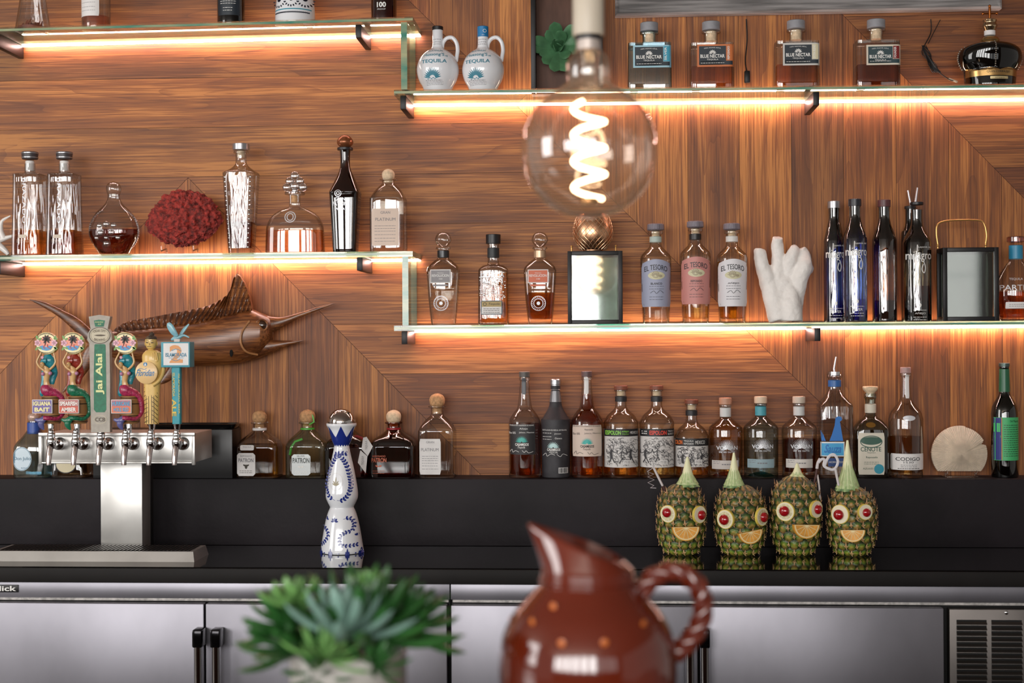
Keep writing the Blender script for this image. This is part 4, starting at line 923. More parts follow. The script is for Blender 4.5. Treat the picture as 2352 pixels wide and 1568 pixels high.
# illustrated label bottles: black and white engraving-like art of our own
esp = [(1427, 885, 40, 983, 1070, 'ESPOLON', '#86c84c', 1000, 'AÑEJO', 'MEXICO', 'illustrated label bottle with green lettering', 0),
       (1509, 885, 40, 983, 1070, 'ESPOLON', '#d9483a', 1000, 'BLANCO', '', 'illustrated label bottle with red lettering', 1),
       (1589, 917, 39, 1005, 1069, 'OLON', '#e0702c', 1000, '', 'MEXICO', 'shorter illustrated label bottle with orange lettering', 2)]
for cx, yt, hw, ly0, ly1, nm, nc, yl, ty, mx, lb, k in esp:
    b = rd(cx, [(yt + 10, 15), (yt + 13, 15), (yt + 14, 12.5), (yt + 46, 13), (yt + 56, 18), (yt + 68, 31), (yt + 84, hw), (yt + 84, hw), (None, hw)], clear, lb, 'illustrated_bottle', group='bottles with illustrated labels')
    b.fill(ly0 + 6, pale if k == 1 else liquid('straw_spirit', '#e8b266'), inset=.003)
    b.turn([(yt, 14), (yt + 1, 15.5), (yt + 9, 15.5), (yt + 10, 14)], mat('walnut_cap', '#7a4430', .55, var=.15, vscale=50), 'stopper', sub=1); b.cyl(yt + 11, yt + 24, 9, cork_l, 'stopper_plug')
    nb = b.cyl(yt + 24, yt + 37, 13.6, mat('neck_black', '#1e1d20', .5), 'neck_band'); b.flat([poly([(cx - 3, yt + 29), (cx, yt + 35), (cx + 3, yt + 29), (cx, yt + 27)])], W, 'diamond_emblem', nb, .001)
    l = b.patch(cx - hw * .985, cx + hw * .985, ly0, ly1, mat('paper_engraved', '#cfcbc8', .6, var=.08, vscale=60), r=0, nx=30)
    b.flat([stroke([(cx - hw * .97, ly0 + 8), (cx + hw * .97, ly0 + 8)], 17, 24)], mat('label_black', '#18171a', .5), 'label_band', l, .0009)
    if k == 0: b.txt([(nm, cx - 36, cx - 1, ly0 + 3, ly0 + 13, dict(bold=.03))], mat('name' + nc, nc, .5), l, .0014); b.txt([('AÑEJO', cx + 1, cx + 17, ly0 + 3, ly0 + 8, dict(bold=.02)), ('TEQUILA', cx + 1, cx + 17, ly0 + 9.5, ly0 + 13)], mat('name' + nc), l, .0014); b.txt([('MEXICO', cx + 20, cx + 38, ly0 + 5, ly0 + 11)], W, l, .0014)
    if k == 1: b.txt([(nm, cx - 18, cx + 21, ly0 + 3, ly0 + 13, dict(bold=.03))], mat('name' + nc, nc, .5), l, .0014); b.txt([('TEQUILA', cx + 24, cx + 37, ly0 + 3, ly0 + 7), ('BLANCO', cx + 24, cx + 37, ly0 + 9, ly0 + 13)], W, l, .0014); b.flat(fine(cx - 35, cx - 24, (ly0 + 4, ly0 + 9), 2.2, 2), W, 'fine_print', l, .0014)
    if k == 2: b.txt([(nm, cx - 38, cx - 23, ly0 + 3, ly0 + 13, dict(bold=.03))], mat('name' + nc, nc, .5), l, .0014); b.txt([('TEQUILA', cx - 20, cx + 2, ly0 + 3, ly0 + 7), ('REPOSADO', cx - 20, cx + 2, ly0 + 9, ly0 + 13), ('MEXICO', cx + 6, cx + 28, ly0 + 4, ly0 + 12)], W, l, .0014)
    rr = random.Random(20 + k); art = []
    H = ly1 - ly0 - 20; cy0 = ly0 + 20
    for j in range(3 if k != 1 else 2):      # small dressed figures
        fx = cx - 24 + j * 24 + rr.uniform(-3, 3); fy = cy0 + H * .28 + rr.uniform(-4, 4)
        art += [ring2(fx, fy, 5, 5.5, 1.2), poly([(fx - 8, fy - 4), (fx, fy - 11), (fx + 8, fy - 4)]) if j != 1 else disc(fx, fy, 2), stroke([(fx, fy + 6), (fx - 2, fy + 16), (fx, fy + 26)], 5 if j != 1 else 2),
                stroke([(fx - 1, fy + 9), (fx - 10, fy + 15), (fx - 12, fy + 6)], 1.6), stroke([(fx + 1, fy + 9), (fx + 10, fy + 14), (fx + 14, fy + 7)], 1.6), stroke([(fx, fy + 24), (fx - 6, fy + 36)], 2.4), stroke([(fx, fy + 24), (fx + 6, fy + 36)], 2.4)]
        for q in range(4): art.append(stroke([(fx - 4, fy + 9 + q * 3), (fx + 4, fy + 8 + q * 3)], .8, 1))
    for j in range(230):
        x = cx + rr.uniform(-.88, .88) * hw; y = cy0 + rr.uniform(.02, .95) * H; a = rr.uniform(-.9, .9); q = rr.uniform(4, 10)
        art.append(stroke([(x, y), (x + q * .5 * math.cos(a), y + q * .5 * math.sin(a) - 1), (x + q * math.cos(a + .4), y + q * math.sin(a + .4))], rr.uniform(.35, 1.1), 2))
    art = [(v, f) for v, f in art if all(abs(x - cx) < hw * .98 and y < ly1 - 1 for x, y in v)]
    b.flat(art, mat('engraving_ink', '#3b393c', .6), 'engraving', l, .0010); p_ = [rect(cx + 4, cx + 22, ly1 - 17, ly1 - 7)]
    b.flat(p_, paper, 'caption_box', l, .0013); b.flat(fine(cx + 6, cx + 20, (ly1 - 14, ly1 - 11), .8, 2), K, 'fine_print', l, .0016)
# three agave-embossed bottles
vol = [(1667, 913, 39, '#bb8a70', clear, liquid('blond_spirit', '#ecc98c'), 945, W, 'clear bottle with embossed agave, golden liquor and coppery base', '#c4bdb8', liquid('copper_base', '#d98a54')),
       (1748, 910, 40, '#d4bda4', thin_glass('ice_blue_glass', '#dbeaee', '#6b8f9a', .08), water, 985, W, 'clear bluish bottle with embossed agave and wooden cap', '#8fa6ae', liquid('teal_base', '#4fb0b4')),
       (1836, 910, 40, '#c9b8a8', clear, amber_d, 1008, W, 'clear bottle half full of dark amber liquor with embossed agave', '#cfcac4', None)]
for cx, yt, hw, capc, gm, lq, yl, ink, lb, labc, base in vol:
    b = rd(cx, [(yt + 17, 14), (yt + 21, 14), (yt + 22, 12), (yt + 44, 12.5), (yt + 52, 20), (yt + 66, 36), (yt + 74, hw), (yt + 74, hw), (None, hw - 1)], gm, lb, 'embossed_bottle', group='bottles embossed with an agave')
    b.fill(yl, lq, inset=.003, bot=.016); b.turn([(yt, 13), (yt + 1, 14.5), (yt + 15, 14.5), (yt + 16, 12)], mat('cap' + capc, capc, .5, var=.1), 'stopper', sub=1)
    nb = b.cyl(yt + 22, yt + 44, 12.8, mat('neck_paper', '#c9c9c8', .5) if cx != 1748 else mat('neck_aqua', '#4a9aa8', .5), 'neck_band')
    b.flat(rays(cx, yt + 114, 5, 22, 25, -.5, PI + .5, 1.2) + agave(cx, yt + 116, 12, 7, 2.4), etch, 'embossed_agave', b.root, .0008)
    b.txt([('VOLCAN', cx - 24, cx + 24, yt + 108, yt + 117, dict(bold=.02)), ('de mi tierra', cx - 18, cx + 18, yt + 119, yt + 124)], etch, b.root, .0012, 'embossed_lettering')
    l = b.patch(cx - 33, cx + 26, yt + 141, yt + 161, mat('paper' + labc, labc, .55), r=0); b.flat(fine(cx - 30, cx - 16, (yt + 144, yt + 148), 1, 3) + fine(cx - 12, cx + 10, (yt + 149,), 2.4, 3), greyi, 'lettering', l)
    if base: v, f = loft([(.003, .036, .036, 2), (.008, .03, .03, 2), (.016, .004, .004, 2)], 24); MB().add(v, f).build('tinted_base', base, b.root, True)
b = rd(1918, [(858, 16), (866, 17), (870, 14), (890, 14), (900, 17), (915, 27, 3), (926, 36, 5), (932, 38, 7), (932, 38, 7), (None, 38, 7)], clear_w, 'tall square bottle with bright blue and white label and metal pourer', 'square_bottle', dd=.9)
b.cyl(852, 862, 15, chrome, 'pourer_collar'); MB().add(*tube([(0, 0, b.z(854)), (b.x(1917), 0, b.z(846)), (b.x(1922), 0, b.z(819))], [.0036, .003, .0022], 10)).build('pourer', mat('pourer_metal'), b.root, True)
sb = mat('label_sky', '#3f9ed0', .5); db = mat('label_cobalt', '#1f6cb8', .5)
nb = b.cyl(872, 888, 14.8, mat('neck_cobalt', '#2b5f9e', .4), 'neck_band')
b.flat([poly([(1900, 1010), (1906, 995), (1912, 975), (1914, 958), (1919, 954), (1927, 955), (1929, 962), (1924, 966), (1927, 985), (1931, 1010)]), poly([(1883, 1010), (1881, 985), (1887, 996), (1892, 1010)])], db, 'bird_emblem', b.root, .0008)
l = b.patch(1881, 1934, 1012, 1045, W, r=0); b.flat([rect(1883, 1932, 1015, 1043)], sb, 'label_field', l, .0011); b.txt([('Sauza', 1890, 1928, 1018, 1037, dict(bold=.02, shear=.25))], db, l, .0016)
l2 = b.patch(1897, 1934, 1049, 1068, mat('label_navy_small', '#1f3f78', .5), r=0); b.txt([('HORNITOS', 1899, 1931, 1056, 1060)], W, l2, .0012)
b = rd(2000, [(903, 13), (912, 14), (920, 12), (952, 12), (965, 26, 2.5), (980, 37, 4), (990, 39, 5), (990, 39, 5), (None, 39, 5)], thin_glass('faint_teal_glass', '#d3ddd8', '#4a6d74', .08), 'bottle with ornate cream label, teal wax seal and flared cork', 'squat_bottle', dd=.75)
b.fill(988, liquid('dusky_spirit', '#b09a5c'), inset=.003); b.turn([(887, 16), (889, 17.5), (895, 16), (903, 9), (910, 8)], cork_l, 'stopper', sub=2)
nb = b.cyl(927, 948, 12.8, mat('paper_aged', '#cfc8b8', .6), 'neck_band'); b.txt([('Reposado', 1990, 2010, 932, 936)], K, nb, .001); b.flat([disc(1996, 974, 11, 6)], gold, 'gold_seal', b.root, .001)
l = b.patch(1967, 2026, 992, 1087, mat('paper_aged'), r=1.5); b.flat([disc(1996, 1010, 24, 9), ring2(1996, 1012, 25, 14, 2)], mat('ink_forest', '#2c5244', .5), 'arch_emblem', l, .0011)
b.txt([('CENOTE', 1972, 2018, 1024, 1034, dict(bold=.01)), ('TEQUILA', 1986, 2006, 1036, 1038.5), ('Reposado', 1984, 2010, 1045, 1051), ('AZULES', 1977, 2000, 1071, 1075)], mat('ink_forest'), l, .0015); b.flat(fine(1980, 2012, (1058, 1062), .9, 3), mat('ink_forest'), 'fine_print', l, .0015)
b.flat([disc(2013, 1074, 11, 11)], mat('wax_teal', '#1f8aa0', .4), 'wax_seal', l, .0018)
b = rd(2081, [(857, 12), (864, 12), (866, 10), (915, 13), (930, 22), (945, 34), (962, 39), (962, 39), (None, 38)], clear, 'tall slender-necked clear bottle with wide white label near the mushroom coral', 'long_neck_bottle')
b.fill(1002, liquid('citrine_spirit', '#caa56a'), inset=.003, bot=.014); b.turn([(843, 11), (844, 12), (856, 12), (857, 10)], mat('cap_rose_wood', '#a98a86', .5), 'stopper', sub=1); b.patch(2078, 2087, 860, 914, paper, 'neck_label', r=1, nx=4)
l = b.patch(2044, 2117, 1039, 1076, paper, r=1, nx=24); b.txt([('CODIGO', 2052, 2106, 1047, 1055, dict(bold=.01)), ('1530', 2068, 2090, 1056, 1061)], K, l); b.flat(fine(2062, 2098, (1064, 1068), .9, 3) + fine(2056, 2104, (1072,), 1.4, 4), K, 'fine_print', l, .0012)
b.flat([disc(2081, 958, 14, 6)], etch, 'embossed_seal', b.root, .001)
b = rd(2308, [(838, 11), (846, 11), (850, 10), (900, 12), (915, 18), (932, 27), (950, 30), (950, 30), (None, 30)], thin_glass('bottle_green_glass', '#1f4a2c', '#071a0c', .09), 'tall dark green wine-shaped bottle with bright green label at the right end', 'round_bottle')
b.fill(940, liquid('green_liquor', '#2f7a45'), inset=.003); b.cyl(833, 842, 12, mat('tin_cap', '#4a5a55', .35, .5), 'cap'); b.cyl(846, 900, 11.2, mat('capsule_green', '#1f5a3c', .35), 'capsule', hw2=12.6)
l = b.patch(2280, 2337, 957, 1055, mat('label_emerald', '#3fa867', .5), r=0, nx=24)
b.flat([rect(2280, 2293, 958, 1054)], mat('label_indigo', '#2a2f78', .5), 'side_picture', l, .0010); b.flat([rect(2280, 2291, 970, 990), poly([(2281, 1000), (2292, 998), (2292, 1003), (2282, 1004)])], mat('label_lime', '#46b86a', .5), 'side_picture_hills', l, .0013)
b.flat([stroke([(2294, 958), (2294, 1054)], 1.2, 1)], orange, 'label_border', l, .0013); b.txt([('Del Maguey', 2312, 2334, 963, 969)], mat('ink_dark_green', '#12301f', .5), l, .0012); b.flat(fine(2298, 2334, [974 + i * 5 for i in range(15)], 1.3, 9), mat('ink_dark_green'), 'fine_print', l, .0012)

# ------------------------------------------------------------------ ornaments
def place(name, px, S, Y, label, cat, group=None, lift=.0002):
    return Bot(name, px, S, Y, label, cat, group, lift)
# red coral on an acrylic stand
from mathutils import noise
b = place('acrylic_stand', 415, sML, -.09, 'small clear acrylic easel holding the red coral', 'stand'); acr = thin_glass('clear_acrylic', '#f4f0ee', '#a89c94', .10)
g = MB(); g.add(*rbox(b.x(372), b.x(458), -.030, .03, 0, .003, .001)); 
for x in (378, 452):
    g.add(*tube([(b.x(x), .02, .0035), (b.x(x), .014, .02), (b.x(x), -.03, .012), (b.x(x), -.032, .026)], .0024, 8))
g.build('easel', acr, b.root, True)
sc_ = b.s
b = place('red_coral', 422, sML, -.09, 'rough dark red coral clump on a clear acrylic stand', 'coral', lift=.0125)
out = [(332, 515), (350, 478), (375, 450), (408, 437), (440, 438), (470, 446), (490, 462), (506, 485), (512, 505), (500, 530), (478, 548), (440, 566), (405, 566), (370, 552), (342, 533)]
vs, fs = sphere((0, 0, 0), 1, 150, 90); nv = []
ccx, ccy = 422, 505
def rad(a):
    best = None; n = len(out)
    for i in range(n):
        x1, y1 = out[i][0] - ccx, ccy - out[i][1]; x2, y2 = out[(i + 1) % n][0] - ccx, ccy - out[(i + 1) % n][1]
        c, s_ = math.cos(a), math.sin(a); den = c * (y2 - y1) - s_ * (x2 - x1)
        if abs(den) < 1e-9: continue
        t = (x1 * (y2 - y1) - y1 * (x2 - x1)) / den; u = (x1 * s_ - y1 * c) / den
        if t > 0 and -1e-6 <= u <= 1 + 1e-6: best = t if best is None else max(best, t)
    return best or 50
zc_ = b.z(ccy)
RT = [rad(2 * PI * i / 256) for i in range(257)]
for p in vs:
    p = Vector(p); a = math.atan2(p.z, p.x) % (2 * PI); r = math.hypot(p.x, p.z); k = a / (2 * PI) * 256; i = int(k) % 256; R_ = RT[i] + (RT[i + 1] - RT[i]) * (k - int(k))
    q = Vector((math.cos(a) * r * R_ * b.s, p.y * .036, math.sin(a) * r * R_ * b.s + zc_))
    n1 = noise.noise(q * 90) ; n2 = noise.noise(q * 260); n3 = noise.noise(q * 520)
    nv.append(q + p.normalized() * (.009 * n1 - .009 * abs(n2) + .004 * n3))
MB().add(nv, fs).build('coral_mass', mat('red_coral_mat', '#8a2a22', .75, var=.65, vscale=90, bump=.6, bscale=350), b.root, True, ang=80)
# white antler
wc = mat('white_coral_mat', '#ece7e2', .55, var=.05, vscale=40, bump=.35, bscale=120)
b = place('white_antler', -20, sML, -.10, 'white antler-like ornament at the left edge of the coral shelf', 'ornament')
g = MB()
for pts, r in (([(-30, 560), (-5, 552), (10, 548), (38, 540)], [10, 8, 6, 2]), ([(10, 548), (3, 530), (6, 508), (26, 496)], [7, 6, 4, 1.5]), ([(-20, 552), (0, 565), (15, 578), (20, 585)], [9, 8, 6, 4])):
    pr = cr([(b.x(x), 0, b.z(y), q * b.s) for (x, y), q in zip(pts, r)], 5); g.add(*tube([p[:3] for p in pr], [p[3] for p in pr], 14))
g.build('antler', mat('white_enamel', '#e4dfda', .3, coat=.3), b.root, True)
# tall white coral
b = place('white_coral', 1800, sLR, -.09, 'chunky white branching coral standing beside the blue bottles', 'coral')
limbs = [([(1790, 742), (1782, 700), (1768, 650), (1752, 610), (1747, 580), (1747, 570)], [25, 25, 22, 16, 15, 12]),
         ([(1800, 742), (1795, 690), (1788, 640), (1789, 590), (1786, 560), (1787, 545)], [27, 28, 20, 15, 14, 12]),
         ([(1815, 742), (1815, 690), (1814, 640), (1815, 600), (1824, 575), (1822, 572)], [28, 24, 19, 15, 13, 9]),
         ([(1822, 742), (1828, 690), (1836, 640), (1845, 615), (1846, 590), (1840, 570)], [22, 18, 20, 20, 17, 11])]
bm = bmesh.new()
b_ = MB()
for pts, r in limbs:
    pr = cr([(b.x(x), random.Random(x).uniform(-.008, .008), max(b.z(y), 0.0045), q * b.s) for (x, y), q in zip(pts, r)], 5)
    v, f = tube([p[:3] for p in pr], [p[3] for p in pr], 20); b_.add(v, f)
b_.add(*sphere((b.x(1855), 0, b.z(618)), 14 * b.s, 14, 10)); b_.add(*sphere((b.x(1800), 0, b.z(655)), 26 * b.s, 20, 14, (1, .7, 1.1)))
o = b_.build('coral_body', wc, b.root, True, ang=80)
md = o.modifiers.new('r', 'REMESH'); md.mode = 'VOXEL'; md.voxel_size = .0028; md.use_smooth_shade = True
md = o.modifiers.new('s', 'SMOOTH'); md.iterations = 6; md.factor = .6
tx = bpy.data.textures.new('lumps', 'CLOUDS'); tx.noise_scale = .02; md = o.modifiers.new('d', 'DISPLACE'); md.texture = tx; md.strength = .004; md.texture_coords = 'LOCAL'
# mushroom coral on a clear stand
b = place('acrylic_stand', 2203, LG, -.06, 'small clear acrylic easel holding the pale mushroom coral', 'stand')
g = MB(); g.add(*rbox(b.x(2168), b.x(2242), -.022, .03, 0, .003, .001))
for x in (2172, 2238): g.add(*tube([(b.x(x), .0, .003), (b.x(x), .0, .010), (b.x(x), -.022, .009), (b.x(x), -.023, .02)], .002, 8))
g.build('easel', acr, b.root, True)
b = place('mushroom_coral', 2203, LG, -.052, 'pale fan-shaped mushroom coral with fine radiating ridges', 'coral', lift=.0135)
g = MB(); NA, NR = 360, 16; cxp, cyp = 2206, 1042
def mr(a):
    c, s_ = math.cos(a), math.sin(a)
    r = 64
    lim = (b.yb - cyp - 1) / max(1e-3, -s_) if s_ < 0 else 1e9
    r = min(r if c < .2 else 62, lim)
    if abs(a - .42) < .10: r *= .86 + .14 * abs(a - .42) / .10
    return r
vs = []
for j in range(NR + 1):
    for i in range(NA):
        a = -PI + 2 * PI * i / NA; t = j / NR; r = mr(a) * t * (1 + .006 * math.sin(i * 2.1)); rd_ = (1 if i % 4 < 2 else -1) * .0011 * min(1, t * 3)
        vs.append((b.x(cxp + r * math.cos(a)), -.012 + .014 * t ** 2 - .003 * math.cos(t * 3) + rd_, b.z(cyp - r * math.sin(a))))
fs = [(j * NA + i, j * NA + (i + 1) % NA, (j + 1) * NA + (i + 1) % NA, (j + 1) * NA + i) for j in range(NR) for i in range(NA)]
m0 = len(vs)
for i in range(NA): x, y, z = vs[NR * NA + i]; vs.append((x, y + .008, z))
fs += [(NR * NA + i, NR * NA + (i + 1) % NA, m0 + (i + 1) % NA, m0 + i) for i in range(NA)] + [tuple(range(m0, m0 + NA))]
g.add(vs, fs); g.build('ridged_disc', mat('ivory_coral', '#d8c8b4', .7, var=.08, vscale=60), b.root)
# lanterns
mirror = mat('mirror_glass', '#70766f', .10, 1.0, bump=.25, bscale=9)
def lantern(cx, x0, x1, yt, Y, lb, handle=None, depth=.075):
    b = place('lantern', cx, sLR, Y, lb, 'lantern', 'black framed lanterns')
    X0, X1, Z1 = b.x(x0), b.x(x1), b.z(yt); w_ = .0115; g = MB()
    for x in (X0, X1 - w_):
        for y in (-depth / 2, depth / 2 - w_): g.add(*rbox(x, x + w_, y, y + w_, 0.0, Z1, .0008))
    for z in (0.0, Z1 - w_):
        for y in (-depth / 2, depth / 2 - w_): g.add(*rbox(X0 + w_, X1 - w_, y, y + w_, z, z + w_, .0008))
        for x in (X0, X1 - w_): g.add(*rbox(x, x + w_, -depth / 2 + w_, depth / 2 - w_, z, z + w_, .0008))
    g.build('frame', blk, b.root, True)
    v, f = boxg(X0 + w_ * .7, X1 - w_ * .7, -depth / 2 + .004, -depth / 2 + .006, w_ * .7, Z1 - w_ * .7); MB().add(v, f).build('glass_pane', thin_glass('lantern_pane', '#dfe6e2', '#8a9a98', .22, .04, 2.0), b.root, label='reflective front pane')
    v, f = boxg(X0 + w_ * .7, X1 - w_ * .7, depth / 2 - .006, depth / 2 - .004, w_ * .7, Z1 - w_ * .7); MB().add(v, f).build('mirror_back', mirror, b.root)
    box('lantern_floor', X0 + .003, X1 - .003, -depth / 2 + .0125, depth / 2 - .0125, .002, .006, blk, b.root, r=.0005)
    box('lantern_top', X0 + .003, X1 - .003, -depth / 2 + .003, depth / 2 - .003, Z1 - .004, Z1 - .001, blk, b.root, r=.0005)
    if handle:
        pts = cr([(x, y) for x, y in handle], 5); MB().add(*tube([(b.x(x), 0, b.z(y)) for x, y in pts], .0026, 10)).build('handle', mat('brass_rod', '#d0a060', .32, .75), b.root, True, label='bent brass carrying handle')
        for x in (handle[0][0], handle[-1][0]):
            g = MB(); g.add(*tube([(b.x(x), 0, b.z(handle[0][1]) - .004), (b.x(x), 0, Z1)], .0018, 8)); g.add(*sphere((b.x(x), 0, b.z(handle[0][1]) - .003), .004, 8, 6)); g.build('hinge', mat('brass_rod'), b.root, True)
    return b, Z1
bl1, zl1 = lantern(1367, 1305, 1430, 578, -.10, 'small black lantern with a copper tumbler standing on it')
for x in (1314, 1415):
    g = MB(); g.add(*tube([(bl1.x(x), 0, zl1), (bl1.x(x), 0, zl1 + .014)], .0022, 8)); g.add(*sphere((bl1.x(x), 0, zl1 + .015), .0035, 8, 6)); g.build('hinge', mat('brass_rod'), bl1.root, True)
lantern(2222, 2160, 2285, 570, -.10, 'black lantern with a bent brass handle near the right edge', [(2156, 560), (2153, 535), (2156, 515), (2175, 507), (2215, 505), (2252, 507), (2262, 518), (2266, 540), (2264, 560)])
# candle-like greenery behind the right lantern pane is left out: only reflections show there
class Top:
    th = 0
    def z(s, x): return bl1.root.location.z + zl1
b = place('copper_tumbler', 1362, Top(), -.10, 'round copper tumbler with crosshatched pattern on top of the small lantern', 'tumbler', lift=.0006)
b.body([(492, 34), (500, 38), (520, 44), (540, 45), (558, 40), (572, 30), (None, 24)], mat('copper_mirror', '#e6ae86', .28, 1.0), name='cup', sub=4)
g = MB()
for sgn in (1, -1):
    for k in range(22):
        pts = []
        for j in range(15):
            t = j / 14; z = b.z(574 - 78 * t); a = 2 * PI * k / 22 + sgn * t * 1.6; q = b.at(z)[1] + .0006
            pts.append((q * math.cos(a), q * math.sin(a), z))
        g.add(*tube(pts, .0006, 5))
g.build('crosshatch_wires', mat('pale_copper', '#e6c6a2', .3, .8), b.root, True)
# shadow box with succulent
b = place('shadow_box', 1302, sTR, -.085, 'tall black shadow box frame behind the bulb socket, holding a green succulent', 'frame')
x0, x1, z1 = b.x(1221), b.x(1385), b.z(-60); g = MB(); w_ = .013
for a in ((x0, x0 + w_, 0, z1), (x1 - w_, x1, 0, z1), (x0 + w_, x1 - w_, 0, .005), (x0 + w_, x1 - w_, z1 - w_, z1)): g.add(*rbox(a[0], a[1], -.03, .03, a[2], a[3], .0008))
g.build('frame', blk, b.root, True); box('back_board', x0 + .003, x1 - .003, .022, .028, .003, z1 - .003, mat('dusty_board', '#5c4034', .7, var=.15, vscale=14, stretch=(4, 1, 1)), b.root, r=.0005)
def sleaf(L, wd, th, bend, n=10, m=10):
    """fleshy leaf along +x, curling towards +z"""
    rs = []
    for i in range(n + 1):
        t = i / n; w2 = wd * .52 * ((t + .06) ** .45) * max(0, 1 - t ** 4.5) ** .6 + .0002; x = L * t; z = bend * L * t * t
        rs.append([(x - .3 * bend * L * t * math.sin(2 * PI * k / m) * 0, w2 * math.cos(2 * PI * k / m), z + th * w2 / wd * 2 * math.sin(2 * PI * k / m) * (.6 if math.sin(2 * PI * k / m) > 0 else 1)) for k in range(m)])
    return rings(rs)
grn = mat('succulent_green', '#44704c', .45, var=.25, vscale=25, sss=.0)
bs = place('succulent', 1285, sTR, -.10, 'green artificial succulent rosette fixed inside the black shadow box', 'plant', lift=.05)
bs.root.location.y = -.075; zc2 = bs.z(105)
g = MB(); rr = random.Random(3)
for (a, L, wd, tilt) in [(100, 62, 30, .35), (75, 48, 26, .6), (128, 50, 24, .3), (165, 66, 24, .25), (185, 68, 24, .2), (205, 52, 20, .2), (230, 60, 26, .25), (262, 72, 30, .3), (285, 74, 30, .3), (310, 45, 24, .4), (20, 60, 26, .3), (50, 66, 26, .3), (345, 55, 24, .3), (90, 30, 20, .9), (200, 26, 18, .9), (330, 26, 18, .9), (60, 25, 16, 1.2), (150, 34, 18, .8)]:
    v, f = sleaf(L * bs.s, wd * 1.3 * bs.s, .005, .25)
    M = Matrix.Translation((bs.x(1283), 0, zc2)) @ Matrix.Rotation(-math.radians(a), 4, 'Y') @ Matrix.Rotation(PI / 2 , 4, 'X') @ Matrix.Rotation(-tilt, 4, 'Y')
    g.add(v, f, 0, M)
g.build('leaf_rosette', grn, bs.root, True)
# weathered picture frame hanging on the wall
p0, p1 = P(1413, 33, -.05), P(2306, 33, -.05); zt = ZT - .12
t = thing('picture_frame', ((p0.x + p1.x) / 2, -.003, p0.z), 'large weathered grey wooden picture frame hung at the top right of the wall', 'picture frame')
gw = mat('weathered_grey_wood', '#7d7a79', .8, var=.45, vscale=9, stretch=(.6, 6, 12), bump=.4, bscale=14)
hw_ = (p1.x - p0.x) / 2; H = zt - p0.z; fw = .075; g = MB()
def prof_frame(inset, y): return [(-hw_ + inset, y, inset), (hw_ - inset, y, inset), (hw_ - inset, y, H - inset), (-hw_ + inset, y, H - inset)]
rs = [prof_frame(.0, 0), prof_frame(0, -.026), prof_frame(.006, -.030), prof_frame(.012, -.026), prof_frame(fw * .8, -.022), prof_frame(fw, -.016), prof_frame(fw, 0)]
g.add(*rings(rs, False, False)); g.build('moulding', gw, t)
rs = [prof_frame(.0, -.0265), prof_frame(-.0, -.0265)]
box('picture_panel', -hw_ + fw * .9, hw_ - fw * .9, -.010, -.004, fw * .9, H - fw * .9, mat('dark_panel', '#2c2622', .6, var=.2), t, r=.0005)
# cords
def cord(name, pts, r, lab, extra=None):
    c = P(*pts[0]); t = thing(name, tuple(c), lab, 'cord'); q = cr([tuple(P(*p) - c) for p in pts], 5)
    MB().add(*tube(q, r, 8)).build('cable', blk, t, True); return t, c
t, c = cord('power_cord', [(1714, 44, -.012), (1716, 90, -.012), (1712, 140, -.012), (1716, 165, -.014)], .0018, 'thin black cord with inline switch hanging from the grey frame')
q = P(1716, 176, -.016) - c; box('inline_switch', q.x - .008, q.x + .008, q.y - .006, q.y + .004, q.z - .018, q.z + .016, blk, t, r=.003)
t, c = cord('cable_bundle', [(2138, 44, -.012), (2138, 75, -.014), (2122, 108, -.02), (2124, 120, -.022), (2136, 140, -.03), (2150, 160, -.04), (2176, 180, -.055), (2190, 186, -.07)], .0014, 'tangled bundle of thin black cable hanging beside the crown-shaped bottle')
g = MB(); rr = random.Random(9)
for k in range(9):
    a = rr.uniform(0, 6); o = [(2122 + rr.uniform(-6, 6), 104, -.02), (2128 + 10 * math.cos(a), 125, -.02 + .006 * math.sin(a)), (2142 + 9 * math.cos(a + 2), 150, -.03), (2152 + 9 * math.cos(a), 166, -.035), (2140 + 6 * math.cos(a), 150, -.03 - .008), (2120, 108, -.026)]
    g.add(*tube(cr([tuple(P(*p) - c) for p in o], 4), .0011, 6))
g.add(*tube(cr([tuple(P(*p) - c) for p in ((2160, 45, -.012), (2146, 72, -.014), (2132, 100, -.018))], 4), .0011, 6))
g.build('cable_coil', blk, t, True); q0, q1 = P(2180, 181, -.055) - c, P(2198, 188, -.075) - c
MB().add(*tube([q0, q1], .003, 10)).build('plug', mat('plug_cream', '#c9b8a0', .5), t, True)
# ------------------------------------------------------------------ carved marlin on the wall
mw = wood('carved_teak', '#3f1f0e', '#6e3f20', '#905a32', uv=False, sc=1.0, rough=0.34, coat=0.4)
ml_ = mat('carved_teak_pale', '#a06c3e', .4, var=.25, vscale=14, stretch=(.5, 1, 4), coat=.3)
YM = -0.05
c0 = P(430, 790, YM); t = thing('wooden_marlin', tuple(c0), 'carved dark wooden marlin with long bill mounted on the wall above the taps', 'wall carving')
ms = PR(c0)[2] / FPX
mx = lambda x, y=0: (x - 430) * ms
mz = lambda y: (790 - y) * ms
st = [(200, 774, 799), (225, 767, 806), (262, 757, 822), (330, 751, 832), (400, 744, 838), (460, 737, 841), (515, 724, 839), (555, 714, 834), (580, 711, 826), (598, 717, 816), (612, 723, 803), (624, 729, 786), (630, 735, 770)]
pr = cr([(mx(x), mz((a + b) / 2), (b - a) / 2 * ms) for x, a, b in st], 5)
rs = []
for x, z, h in pr:
    d = min(.045, h * .85) * (.55 + .45 * min(1, h / .05))
    rs.append([(x, -math.sin(2 * PI * k / 32) * d, z + math.cos(2 * PI * k / 32) * h) for k in range(32)])
body = MB().add(*rings(rs)).build('body', mw, t, True)
def mtube(pts, name, m=None, flat=.8, seg=18, parent=None, y=0):
    q = cr([(mx(x), y, mz(yy), r * ms) for x, yy, r in pts], 5); return MB().add(*tube([a[:3] for a in q], [a[3] for a in q], seg, flat=flat)).build(name, m or mw, parent or t, True)
